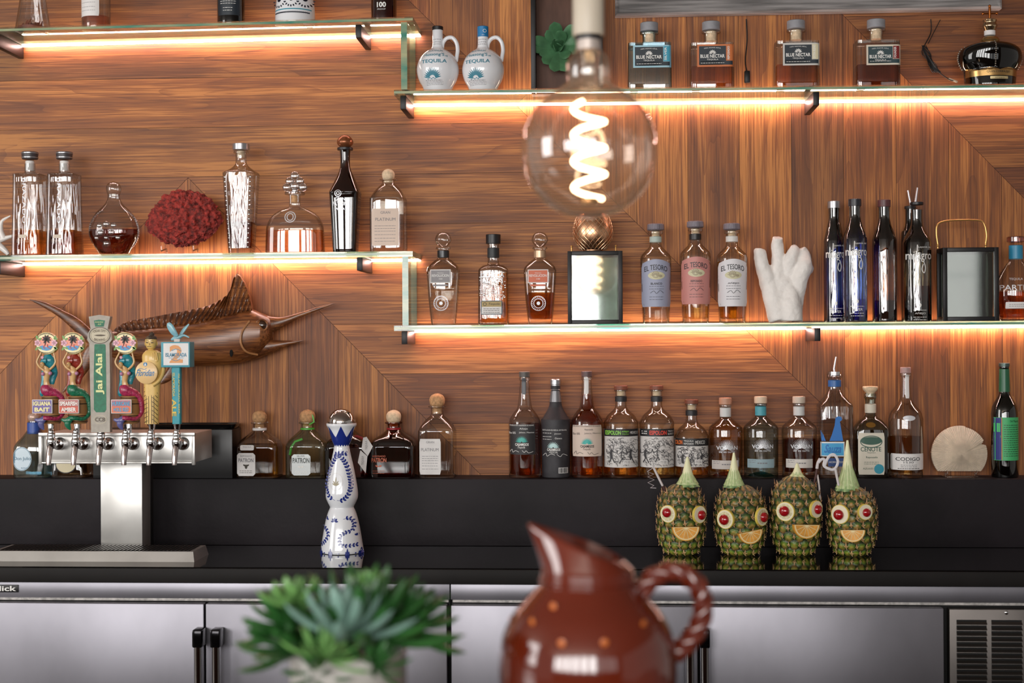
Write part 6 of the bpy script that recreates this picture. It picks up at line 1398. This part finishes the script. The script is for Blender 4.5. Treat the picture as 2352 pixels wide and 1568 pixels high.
def garland(pts, l=7.5, w_=4.6, step=6, single=0):
    L = cr(pts, 10); d = 0; last = None
    for i in range(1, len(L)):
        d += math.hypot(L[i][0] - L[i - 1][0], L[i][1] - L[i - 1][1])
        if d >= step:
            d = 0; a = math.atan2(L[i][1] - L[i - 1][1], L[i][0] - L[i - 1][0])
            lv.append(leaf2(*L[i], l, w_, a + .75)); lv.append(leaf2(*L[i], l, w_, a - .75))
    lv.append(stroke(pts, .9))
garland([(776, 1145), (762, 1136), (754, 1118), (756, 1098), (764, 1070), (775, 1050), (784, 1040), (800, 1040)])
garland([(781, 1145), (794, 1144), (806, 1132), (811, 1112), (808, 1090), (800, 1065), (788, 1048), (772, 1040)])
garland([(795, 1188), (808, 1186), (817, 1196), (815, 1212), (800, 1218), (790, 1226), (790, 1242), (802, 1247), (824, 1246)], 6.5, 4)
garland([(744, 1204), (755, 1212), (760, 1224), (752, 1238), (741, 1247)], 6.5, 4); garland([(748, 1192), (758, 1186)], 6, 4)
for k in range(5): lv.append(leaf2(775, 1193, 9, 4.4, PI + PI * k / 4))
for k in range(3): lv.append(leaf2(824, 1226, 6, 3.6, -PI / 2 - .7 + k * .7))
for x in (741, 767, 806, 833):
    for k in range(5): lv.append(leaf2(x, 1269, 7 + (9 if k == 2 else 3 * (k in (1, 3))), 4, -PI / 2 - .8 + .4 * k))
for x in (751, 786, 823): lv.append(disc(x, 1264, 1.6))
b.flat(lv, navy, 'painted_leaves', b.root, .0004); b.flat([ring2(778, 1103, 16, 20, 1.6)], mat('raised_white', '#dcdcdc', .2), 'raised_oval', b.root, .0007)
b.flat([leaf2(778, 1112, l_, 3, a) for l_, a in ((20, -PI / 2), (13, -PI / 2 - .5), (13, -PI / 2 + .5), (10, -PI / 2 - 1), (10, -PI / 2 + 1))], mat('agave_olive'), 'agave_emblem', b.root, .0007)
# ------------------------------------------------------------------ pineapples dressed as faces
def colmat(name, rough=.5, bump=0, coat=0):
    if name in MC: return MC[name]
    m = mat(name, '#888888', rough, bump=bump, coat=coat); nt = m.node_tree; a = nt.nodes.new('ShaderNodeAttribute'); a.attribute_name = 'col'
    nt.links.new(a.outputs['Color'], nt.nodes['Principled BSDF'].inputs['Base Color']); return m
pinem = colmat('pineapple_skin', .5, coat=.15)
def pineapple(cx, yt, hw, label, seed, Y=-.262, skew=0):
    b = Bot('pineapple', cx, CT, Y, label, 'pineapple', 'pineapples with fruit faces'); rr = random.Random(seed)
    H = b.yb - yt
    b.secs = b.prof([(yt, hw * .30), (yt + H * .04, hw * .52), (yt + H * .14, hw * .82), (yt + H * .32, hw * .97), (yt + H * .55, hw), (yt + H * .78, hw * .93), (yt + H * .93, hw * .76), (None, hw * .56)], 1, 2, 8)
    NA, NZ = 208, 170; Ht = H * b.s; vs = []; cols = []
    rows, per = 9.5, 13
    lim, brn, tan, dkg_ = [Vector(lin(c)) for c in ('#7f9a2c', '#2e200e', '#b8864c', '#22381a')]
    ph = rr.uniform(0, 6)
    for j in range(NZ + 1):
        z = Ht * j / NZ; _, a, _, _ = b.at(z)
        for i in range(NA):
            th = 2 * PI * i / NA
            # two families of spirals give diamond-shaped eyes
            u = (th * per / (2 * PI) + ph); v = z / Ht * rows
            row = math.floor(v); fx = (u + .5 * (row % 2)) % 1 - .5; fz = v % 1 - .5
            best = 9; 
            for dr in (-1, 0, 1):
                r2 = row + dr; fx2 = (u + .5 * (r2 % 2)) % 1 - .5; fz2 = v - r2 - .5; d = math.hypot(fx2 * 1.0, fz2 * .92)
                if d < best: best = d; bx_, bz_ = fx2, fz2; br_ = r2
            eye = max(0, 1 - (best / .56) ** 2.2)
            n = noise.noise(Vector((math.cos(th) * a, math.sin(th) * a, z)) * 160)
            r = a + (.0042 * eye - .0018) + .0014 * n
            vs.append((r * math.sin(th), -r * math.cos(th), z))
            low = max(0, .62 - v / rows) * 2.0
            c = dkg_.lerp(lim, min(1, max(0, (.50 - best) * 2.2)) * (.35 + low * .75))
            if best < .20: c = c.lerp(tan, min(1, (.20 - best) * 7) * (.75 - .3 * low + .5 * n))
            if best > .47: c = c.lerp(brn, min(1, (best - .47) * 9))
            if bz_ < -.12 and abs(bx_) < .3: c = c.lerp(tan, .35 + .4 * n)
            cols.append((*c, 1))
    fs = [(j * NA + i, j * NA + (i + 1) % NA, (j + 1) * NA + (i + 1) % NA, (j + 1) * NA + i) for j in range(NZ) for i in range(NA)]
    fs += [tuple(reversed(range(NA))), tuple(range(NZ * NA, (NZ + 1) * NA))]
    # papery spikes at the middle of every eye
    spike = Vector(lin('#dcb088')); sd = Vector(lin('#8a5f38'))
    for row in range(0, 10):
        for i in range(per):
            th = (i - ph + (0 if row % 2 == 0 else -.5)) * 2 * PI / per; z = (row + .42) / rows * Ht
            if z > Ht * .99: continue
            _, a, _, _ = b.at(z); a += .002; L = .014 * rr.uniform(.7, 1.3); w_ = .0034
            o = Vector((a * math.sin(th), -a * math.cos(th), z)); n_ = Vector((math.sin(th), -math.cos(th), 0)); tt = Vector((math.cos(th), math.sin(th), 0))
            base_ = len(vs); lean = rr.uniform(-.3, .3)
            for ang, k_, q_ in ((lean * .6, 1.0, 1.0), (-1.0 + lean, .55, .8), (1.05 + lean, .55, .8), (2.6, .4, .7)):
                dv = tt * math.sin(ang) + Vector((0, 0, math.cos(ang))); sv = tt * math.cos(ang) - Vector((0, 0, math.sin(ang)))
                base_ = len(vs); c_ = spike.lerp(sd, rr.uniform(0, .5)); e_ = sd.lerp(lim, .5 * (1 - z / Ht))
                vs += [tuple(o - sv * w_ * q_), tuple(o + sv * w_ * q_), tuple(o + n_ * .0034 + dv * L * k_ * .3), tuple(o + n_ * .0040 + dv * L * k_)]
                cols += [(*e_, 1), (*e_, 1), (*c_, 1), (*c_, 1)]
                fs += [(base_, base_ + 2, base_ + 3), (base_ + 2, base_ + 1, base_ + 3), (base_, base_ + 1, base_ + 2)]
    o = MB().add(vs, fs).build('fruit_body', pinem, b.root, True, ang=60)
    ca = o.data.color_attributes.new('col', 'FLOAT_COLOR', 'POINT'); ca.data.foreach_set('color', [k for c in cols for k in c])
    b.bo = o; return b
crown_m = colmat('cut_crown_leaves', .5)
def crown(b, x, y0, y1, w_, layers, tip=0, seed=1):
    """cut leaf crown: overlapping pale wedges, green at the foot"""
    rr = random.Random(seed); g = MB(); cols = []
    z0, z1 = b.z(y1), b.z(y0); X = b.x(x); w = w_ * .86 * b.s
    pal, gr, dg_ = Vector(lin('#e6e6bc')), Vector(lin('#a3bd80')), Vector(lin('#2f5a3c'))
    layers = layers * 2
    for k in range(layers):
        t = k / layers; zb = z0 + (z1 - z0) * .60 * t; r = w * (1 - t) ** .8; n = 8
        for i in range(n):
            a = 2 * PI * (i + .5 * (k % 2)) / n; L = (z1 - z0) * (.26 + (.10 if k else 0)) * rr.uniform(.8, 1.2); ww = max(.0040, r * .50)
            if zb + L > z1: L = z1 - zb
            ca_, sa = math.cos(a), math.sin(a); rows = []
            for q in range(6):
                u = q / 5; rad_ = r * (1 - u * .72) * (1.0 if k else 1.0 + .08 * math.sin(u * 3)); zz = zb + L * u; wq = ww * (1 - u) ** .7
                for sg in (-1, 0, 1): rows.append((X + rad_ * ca_ - sa * wq * sg, rad_ * sa + ca_ * wq * sg - (.0015 if sg == 0 else 0) * 0, zz + (0 if sg == 0 else -.001)))
                c = gr.lerp(pal, min(1, .45 + u * 1.2 + t * .5)) if k else dg_.lerp(gr, min(1, u * 2)); cols += [(*c.lerp(gr, .9), 1), (*c, 1), (*c.lerp(gr, .9), 1)]
            f = []
            for q in range(5):
                for s2 in range(2): f.append((q * 3 + s2, q * 3 + s2 + 1, q * 3 + s2 + 4, q * 3 + s2 + 3))
            g.add(rows, f)
    # pale core
    v, f = loft([(z0 - .002, w * .75, w * .75, 2, X), (z0 + (z1 - z0) * .35, w * .5, w * .5, 2, X), (z1 - (z1 - z0) * .04, w * .06 + .0008, w * .06 + .0008, 2, X)], 14); g.add(v, f); cols += [(*pal, 1)] * len(v)
    o = g.build('cut_crown', crown_m, b.root, True, ang=50)
    ca = o.data.color_attributes.new('col', 'FLOAT_COLOR', 'POINT'); ca.data.foreach_set('color', [k for c in cols for k in c])
rind = mat('lemon_rind', '#d9c25a', .45, bump=.2, bscale=300); pith = mat('lemon_pith', '#e8e0c4', .6); lem = mat('lemon_flesh', '#cfc79a', .3, var=.15, vscale=120, coat=.4)
org = mat('orange_flesh', '#e0a04a', .3, var=.15, vscale=90, coat=.4); orr = mat('orange_rind', '#e0a03c', .45); cher = mat('cherry_red', '#9c0f18', .12, coat=.8)
def onsurf(b, px, py, sc=1.0, off=.002):
    x, z = b.x(px), b.z(py); _, a, _, _ = b.at(z); a += .003; u = max(-.97, min(.97, x / a)); th = math.asin(u)
    n = Vector((math.sin(th), -math.cos(th), 0)); o = Vector((a * math.sin(th), -a * math.cos(th), z)) + n * off
    tt = Vector((math.cos(th), math.sin(th), 0)); M = Matrix((tt, -n, Vector((0, 0, 1)))).transposed().to_4x4(); M.translation = o
    return M, th
def disc3(r, y0, y1, rz=None, n=32): rz = rz or r; return rings([[(r * math.cos(2 * PI * i / n), y0, rz * math.sin(2 * PI * i / n)) for i in range(n)], [(r * math.cos(2 * PI * i / n), y1, rz * math.sin(2 * PI * i / n)) for i in range(n)]])
def eye(b, px, py, r, cxo=0, cyo=0, solid=False):
    M, th = onsurf(b, px, py); R_ = r * b.s
    o = MB().add(*disc3(R_, -.0022, .005), M=M).build('lemon_wheel', rind, b.root, True, ang=40)
    MB().add(*disc3(R_ * .93, -.0030, -.0021), M=M).build('pith', pith, o, True, ang=40)
    if not solid:
        g = MB(); n = 9
        for k in range(n):
            a0, a1 = 2 * PI * (k + .07) / n, 2 * PI * (k + .93) / n; v = [(.10 * R_ * math.cos((a0 + a1) / 2), -.0034, .10 * R_ * math.sin((a0 + a1) / 2))] + [(.78 * R_ * math.cos(a0 + (a1 - a0) * q / 5), -.0034, .78 * R_ * math.sin(a0 + (a1 - a0) * q / 5)) for q in range(6)]
            g.add(v, [tuple(range(7))], M=M)
        g.build('flesh', lem, o)
    c = MB().add(*sphere((cxo * b.s, -.0050, cyo * b.s), r * .55 * b.s, 20, 14, (1, .75, 1)), M=M).build('cherry', cher, b.root, True)
def mouth(b, px, py, r, rot=0):
    """half orange wheel, flat edge up"""
    M, th = onsurf(b, px, py, off=.0035); M = M @ Matrix.Rotation(-rot, 4, 'Y'); R_ = r * b.s; n = 24
    def half(rad, y0, y1, z=0):
        a = [(rad * math.cos(PI + PI * i / n), y0, rad * math.sin(PI + PI * i / n) + z) for i in range(n + 1)]
        return rings([a, [(x, y1, zz) for x, _, zz in a]])
    o = MB().add(*half(R_, -.005, .006), M=M).build('orange_slice', orr, b.root, True, ang=40)
    MB().add(*half(R_ * .93, -.0058, -.0049), M=M).build('pith', mat('orange_pith', '#ecd9a4', .6), o, True, ang=40)
    g = MB(); k_ = 7
    for k in range(k_):
        a0, a1 = PI + PI * (k + .04) / k_, PI + PI * (k + .96) / k_
        v = [(.12 * R_ * math.cos((a0 + a1) / 2), -.0064, .12 * R_ * math.sin((a0 + a1) / 2) - .0006)] + [(.84 * R_ * math.cos(a0 + (a1 - a0) * q / 5), -.0064, .84 * R_ * math.sin(a0 + (a1 - a0) * q / 5) - .0003) for q in range(6)]
        g.add(v, [tuple(range(7))], M=M)
    g.build('flesh', org, o)
p1_ = pineapple(1565, 1112, 54, 'pineapple with orange slice mouth, leftmost, a spiral-topped straw stuck in its left', 1)
crown(p1_, 1580, 1046, 1116, 31, 4, seed=1); eye(p1_, 1534, 1174, 20, -1, 3); eye(p1_, 1603, 1176, 20, 2, -1, True); mouth(p1_, 1571, 1202, 31)
p2_ = pineapple(1701, 1114, 57, 'pineapple with tall forked pale crown and wide set lemon eyes, between two others', 2)
crown(p2_, 1687, 1036, 1118, 28, 5, seed=2); eye(p2_, 1664, 1186, 22, -1, -1); eye(p2_, 1744, 1181, 21, 2, -1); mouth(p2_, 1715, 1212, 28, .16)
p3_ = pineapple(1828, 1093, 56, 'tallest pineapple with short blunt crown stump and large orange slice', 3)
crown(p3_, 1832, 1062, 1100, 26, 2, seed=3); eye(p3_, 1799, 1168, 22, -1, 1); eye(p3_, 1867, 1164, 20, 1, 0, True); mouth(p3_, 1842, 1197, 31, -.04)
p4_ = pineapple(1957, 1118, 54, 'pineapple with the tallest curved crown, at the right end of the row', 4)
crown(p4_, 1948, 1006, 1126, 32, 6, seed=4); eye(p4_, 1924, 1175, 22, -2, -1, True); eye(p4_, 1977, 1169, 18, 1, -1, True); mouth(p4_, 1949, 1209, 27, .02)
strawm = mat('striped_straw', '#cfc8c8', .5); strd = mat('straw_dark', '#4a2c28', .5)
def straw(b, pts, name='drinking_straw', m=strawm, r=2.6, label=None):
    q = cr([(b.x(x), y * .001, b.z(yy)) for x, yy, y in pts], 4); return MB().add(*tube(q, r * b.s, 12)).build(name, m, b.root, True, label=label)
straw(p1_, [(1502, 1072, -30), (1512, 1093, -28), (1522, 1113, -25)]); straw(p1_, [(1521.5, 1112, -25), (1534, 1140, -20)], 'straw_foot', strd)
pts = [(1500, 1072, -30), (1487, 1080, -34), (1502, 1086, -30), (1488, 1092, -36), (1503, 1099, -30), (1488, 1105, -36), (1502, 1112, -32), (1494, 1117, -34), (1507, 1118, -30)]
MB().add(*tube([(p1_.x(x), y * .001, p1_.z(yy)) for x, yy, y in pts], .0009, 6)).build('curly_pick', mat('white_plastic', '#d8d4d8', .4), p1_.root, True)
straw(p3_, [(1877, 1070, -8), (1874, 1090, -6), (1868, 1117, -2)], m=strd); straw(p3_, [(1883, 1052, -10), (1878, 1062, -9), (1876, 1075, -8)], 'straw_bend', r=3.4)
straw(p3_, [(1878, 1090, 0), (1882, 1120, 0), (1884, 1160, 0)], 'paper_strip', r=2.2)
wt = mat('white_ribbon', '#d2cdd0', .5)
straw(p4_, [(1924, 1112, -24), (1919, 1088, -26), (1916, 1072, -28)], r=3.0)
q = cr([(p4_.x(x), -.028, p4_.z(y)) for x, y in ((1878, 1060), (1886, 1052), (1892, 1054), (1890, 1066), (1897, 1072), (1910, 1076), (1918, 1070), (1922, 1056), (1914, 1042), (1904, 1044), (1896, 1056), (1892, 1068))], 4)
MB().add(*tube(q, .0035, 10, flat=.3)).build('curled_ribbon', wt, p4_.root, True)

# ------------------------------------------------------------------ big globe bulb hanging near the camera
YBU = -4 + 2.1
def near(px, py, d): 
    c = P(px, py, CAM.y + d * 1.0); return c
c = near(1353, 345, 2.08); s_ = PR(c)[2] / FPX
t = thing('globe_bulb', tuple(c), 'large clear globe pendant bulb with glowing double spiral filament and cream socket', 'pendant lamp')
Z = lambda y: (345 - y) * s_
bulbg = thin_glass('amber_bulb_glass', '#fff6ee', '#ecc8b4', .13, .01, 1.8)
_nt = bulbg.node_tree; _o = [n for n in _nt.nodes if n.type == 'OUTPUT_MATERIAL'][0]; _src = _o.inputs[0].links[0].from_socket
_tl = _nt.nodes.new('ShaderNodeBsdfTranslucent'); _tl.inputs[0].default_value = (1, .86, .74, 1); _mx = _nt.nodes.new('ShaderNodeMixShader'); _mx.inputs[0].default_value = .05   # faint coating that catches the filament's light
_nt.links.new(_src, _mx.inputs[1]); _nt.links.new(_tl.outputs[0], _mx.inputs[2]); _nt.links.new(_mx.outputs[0], _o.inputs[0])
pr = cr([(Z(y), r * s_) for y, r in ((500, .5), (499, 25), (490, 62), (468, 100), (425, 136), (385, 151), (345, 156), (305, 151), (262, 132), (230, 105), (208, 76), (196, 56), (186, 50), (160, 50), (140, 48), (125, 38), (116, 30))], 5)
MB().add(*loft([(z, r, r, 2) for z, r in pr], 64, capt=False)).build('glass_globe', bulbg, t, True)
fil = emis('filament_glow', (1.0, .70, .42), 16.0); g = MB()
for ph in (0.6,):
    q = [(.040 * .62 * math.cos(a) if False else 36 * s_ * math.cos(a + ph), 36 * s_ * math.sin(a + ph), Z(455 - (455 - 238) * k / 90)) for k in range(91) for a in [2 * PI * 3.6 * k / 90]]
    MB().add(*tube(q, 5.6 * s_, 12)).build('filament', fil, t, True)
g = MB(); g.add(*tube([(-.002, 0, Z(200)), (-.001, 0, Z(330)), (0, 0, Z(470))], .0016, 8)); g.add(*loft([(Z(215), .002, .002, 2), (Z(185), .009, .009, 2), (Z(150), .012, .012, 2), (Z(120), .016, .016, 2)], 20))
g.build('glass_stem', clear, t, True)
MB().add(*loft([(Z(470), .012, .012, 2), (Z(462), .014, .014, 2), (Z(455), .013, .013, 2)], 20)).build('filament_base', mat('brass_cup', '#c9a070', .25, .9), t, True)
MB().add(*loft([(Z(118), 28 * s_, 28 * s_, 2), (Z(92), 27 * s_, 27 * s_, 2), (Z(88), 30 * s_, 30 * s_, 2)], 32)).build('screw_base', mat('frosted_base', '#c9bcb4', .35, .4), t, True)
MB().add(*loft([(Z(93), 31 * s_, 31 * s_, 2), (Z(82), 31 * s_, 31 * s_, 2)], 32)).build('rubber_ring', blackp, t, True)
MB().add(*loft([(Z(83), 35 * s_, 35 * s_, 2), (Z(80), 36 * s_, 36 * s_, 2), (Z(-20), 36 * s_, 36 * s_, 2), (Z(-30), 30 * s_, 30 * s_, 2), (Z(-45), 6 * s_, 6 * s_, 2)], 40)).build('socket', mat('cream_socket', '#c8bcaa', .45), t, True)
MB().add(*tube([(0, 0, Z(-44)), (0, 0, 2.949 - c.z)], .0035, 10)).build('cord', blackp, t, True)

# ------------------------------------------------------------------ red glazed jug
d = 1.72; c = near(1350, 1500, d); s_ = PR(c)[2] / FPX
t = thing('glazed_jug', (c.x, c.y, ZBAR), 'large glossy red-brown pottery jug with a beaked spout and braided handle', 'jug')
zr = PR((c.x, c.y, ZBAR))[1]; Z = lambda y: (zr - y) * s_; X = lambda x: (x - 1350) * s_
jm = mat('red_glaze', '#62200f', .10, coat=.9, var=.12, vscale=7)
st = [(zr, 95), (zr - 20, 118), (1740, 150), (1660, 185), (1590, 200), (1520, 205), (1460, 196), (1410, 172), (1375, 142), (1350, 118), (1338, 108), (1334, 110), (1328, 112), (1322, 108), (1318, 107), (1312, 108), (1306, 105)]
pr = cr([(Z(y), r * s_) for y, r in st], 4); rs = [[(r * math.cos(2 * PI * k / 64), r * math.sin(2 * PI * k / 64), z) for k in range(64)] for z, r in pr]
# the mouth: from a round collar to a tilted pinched beak pointing left
c_top = []
for m_ in range(1, 9):
    u = m_ / 8; ring_ = []
    for k in range(64):
        a = 2 * PI * k / 64; ca, sa = math.cos(a), math.sin(a)
        x0, y0, z0 = 105 * ca, 105 * sa, 1306
        L = max(0, -ca)                              # 1 towards the beak
        xt = -137 if False else 0
        tx_ = (88 * ca) if ca > 0 else (-138 * L ** 1.6 - 0) ; ty_ = 92 * sa * (1 - .55 * L ** 3)
        tz_ = 1204 + (tx_ + 136) * .385
        ring_.append(((x0 + (tx_ - x0) * u ** 1.2 * 1) * s_, (y0 + (ty_ - y0) * u) * s_, Z(z0 + (tz_ - z0) * u)))
    rs.append(ring_)
inner = []
for m_ in range(1, 5):
    u = m_ / 4; inner.append([((p[0] * (1 - .12 * u)), p[1] * (1 - .12 * u), p[2] - .05 * u * (1 if u > .3 else .3)) for p in rs[-1 - 0 if m_ == 1 else len(rs) - 1]])
top_ring = rs[-1]; rs.append([(p[0] * .95, p[1] * .93, p[2] + .0015) for p in top_ring]); rs.append([(p[0] * .88, p[1] * .88, p[2] - .008) for p in top_ring]); rs.append([(p[0] * .7, p[1] * .7, Z(1315)) for p in top_ring]); rs.append([(p[0] * .7, p[1] * .7, Z(1400)) for p in top_ring])
j = MB().add(*rings(rs)).build('jug_body', jm, t, True, ang=70)
path = cr([(1468, 1378), (1490, 1335), (1530, 1313), (1570, 1316), (1602, 1345), (1614, 1385), (1608, 1425), (1588, 1462), (1562, 1490), (1545, 1500)], 8)
for ph in (0, 2 * PI / 3, 4 * PI / 3):
    q = []
    for i, (x, y) in enumerate(path):
        a_, b_ = path[max(i - 1, 0)], path[min(i + 1, len(path) - 1)]; dx, dy = b_[0] - a_[0], b_[1] - a_[1]; l = math.hypot(dx, dy); nx, ny = -dy / l, dx / l
        w_ = 11; a = i * .30 + ph; q.append((X(x + nx * w_ * math.cos(a)), w_ * math.sin(a) * s_, Z(y + ny * w_ * math.cos(a))))
    MB().add(*tube(q, 13.5 * s_, 12)).build('braided_handle', jm, t, True)
dots = [(1275, 1370), (1228, 1404), (1295, 1438), (1388, 1435), (1475, 1407), (1172, 1415), (1345, 1500), (1410, 1485)]
for x, y in dots[:6]:
    z = Z(y); r = [q for q in pr if q[0] <= z][-1][1] + .0005; th = math.asin(max(-.98, min(.98, X(x) / r)))
    M = Matrix.Translation((r * math.sin(th), -r * math.cos(th), z)) @ Matrix.Rotation(th, 4, 'Z')
    MB().add(*sphere((0, 0, 0), 8.5 * s_, 14, 8, (1, .12, 1)), M=M).build('glaze_dot', mat('orange_glaze', '#c4682a', .3, coat=.3), t, True)

# ------------------------------------------------------------------ potted succulent
d = 1.70; c = near(800, 1500, d); s_ = PR(c)[2] / FPX
tp = thing('glass_pot', (c.x, c.y, ZBAR), 'pale glass pot holding the dark green spiky succulent', 'pot'); zr = PR((c.x, c.y, ZBAR))[1]; Z = lambda y: (zr - y) * s_; X = lambda x: (x - 800) * s_
pr = [(Z(zr), 110), (Z(zr - 6), 122), (Z(1700), 130), (Z(1560), 134), (Z(1492), 135), (Z(1488), 132), (Z(1500), 126), (Z(1700), 120), (Z(zr - 25), 112)]
MB().add(*loft([(z, r * s_, r * s_, 2) for z, r in pr], 48)).build('pot_wall', mat('milky_glass', '#a8a5a0', .15, coat=.5, var=.25, vscale=18), tp, True)
MB().add(*loft([(Z(1540), 118 * s_, 118 * s_, 2), (Z(1525), 120 * s_, 120 * s_, 2), (Z(1515), 90 * s_, 90 * s_, 2)], 32)).build('soil', mat('soil', '#2b1f18', .9, bump=.8, bscale=120), tp, True)
t = thing('potted_succulent', (c.x, c.y, Z(1516) + ZBAR), 'dark green succulent with many long pointed leaves in a pale glass pot', 'plant'); Z2 = lambda y: (1516 - y) * s_
gm_ = mat('succulent_dark', '#2a5a28', .35, var=.3, vscale=16, coat=.25); gl_ = mat('succulent_light', '#6b9a55', .35, var=.25, vscale=20, coat=.25); gp_ = mat('succulent_powder', '#6f9084', .5, var=.2, vscale=20)
rr = random.Random(11)
def rosette(x, y, dy, L, n, m, tilt=0, az=0, spread=(.15, 1.25), wd=.13, name='leaf_rosette'):
    g = MB(); ctr = Vector((X(x), dy, Z2(y)))
    for i in range(n):
        u = i / n; el = spread[0] + (spread[1] - spread[0]) * (1 - u) ** .9; a = i * 2.39996 + rr.uniform(-.1, .1)
        l = L * s_ * (.55 + .45 * (1 - u) + rr.uniform(-.06, .06))
        v, f = sleaf(l, l * wd * 1.45, l * wd * .6, .34, 9, 10)
        M = Matrix.Translation(ctr) @ Matrix.Rotation(az, 4, 'Z') @ Matrix.Rotation(tilt, 4, 'Y') @ Matrix.Rotation(a, 4, 'Z') @ Matrix.Rotation(-(PI / 2 - el), 4, 'Y')
        g.add(v, f, 0, M)
    o = g.build(name, m, t, True); return o
rosette(845, 1450, -.01, 215, 34, gm_, 0.15, 0, (.1, 1.75), .16)
rosette(670, 1440, .01, 150, 30, gm_, -.45, 0, (.1, 1.95), .18)
rosette(700, 1470, -.03, 165, 22, gm_, -.35, .3, (1.0, 2.0), .16)
rosette(810, 1440, -.05, 160, 30, gp_, 0.05, 0, (.1, 1.6), .17)
rosette(680, 1385, -.02, 95, 22, gl_, -.1, 0, (.1, 1.6), .2)
rosette(850, 1340, -.01, 50, 22, gl_, 0.1, 0, (.2, 1.7), .22)
rosette(920, 1440, .02, 150, 28, gm_, .5, 0, (.1, 1.8), .17)
rosette(770, 1480, -.07, 110, 20, gl_, 0.2, 0, (.3, 2.0))
rosette(880, 1500, -.06, 100, 18, gm_, .5, 0, (.3, 2.0))
rosette(750, 1520, -.05, 120, 16, gm_, -.2, 0, (1.2, 2.4))
for (x0, y0, yy, x1, y1, y2) in ((800, 1512, 0, 845, 1450, -.01), (780, 1512, 0, 660, 1430, .01), (800, 1512, -.02, 800, 1440, -.05), (770, 1512, 0, 680, 1385, -.02), (810, 1512, 0, 850, 1340, -.01), (830, 1512, 0, 930, 1440, .02)):
    MB().add(*tube([(X(x0), yy, Z2(y0 + 6)), (X((x0 + x1) / 2), (yy + y2) / 2, Z2((y0 + y1) / 2)), (X(x1), y2, Z2(y1))], .006, 8)).build('stem', mat('stem_green', '#6a7a4a', .6, var=.2), t, True)
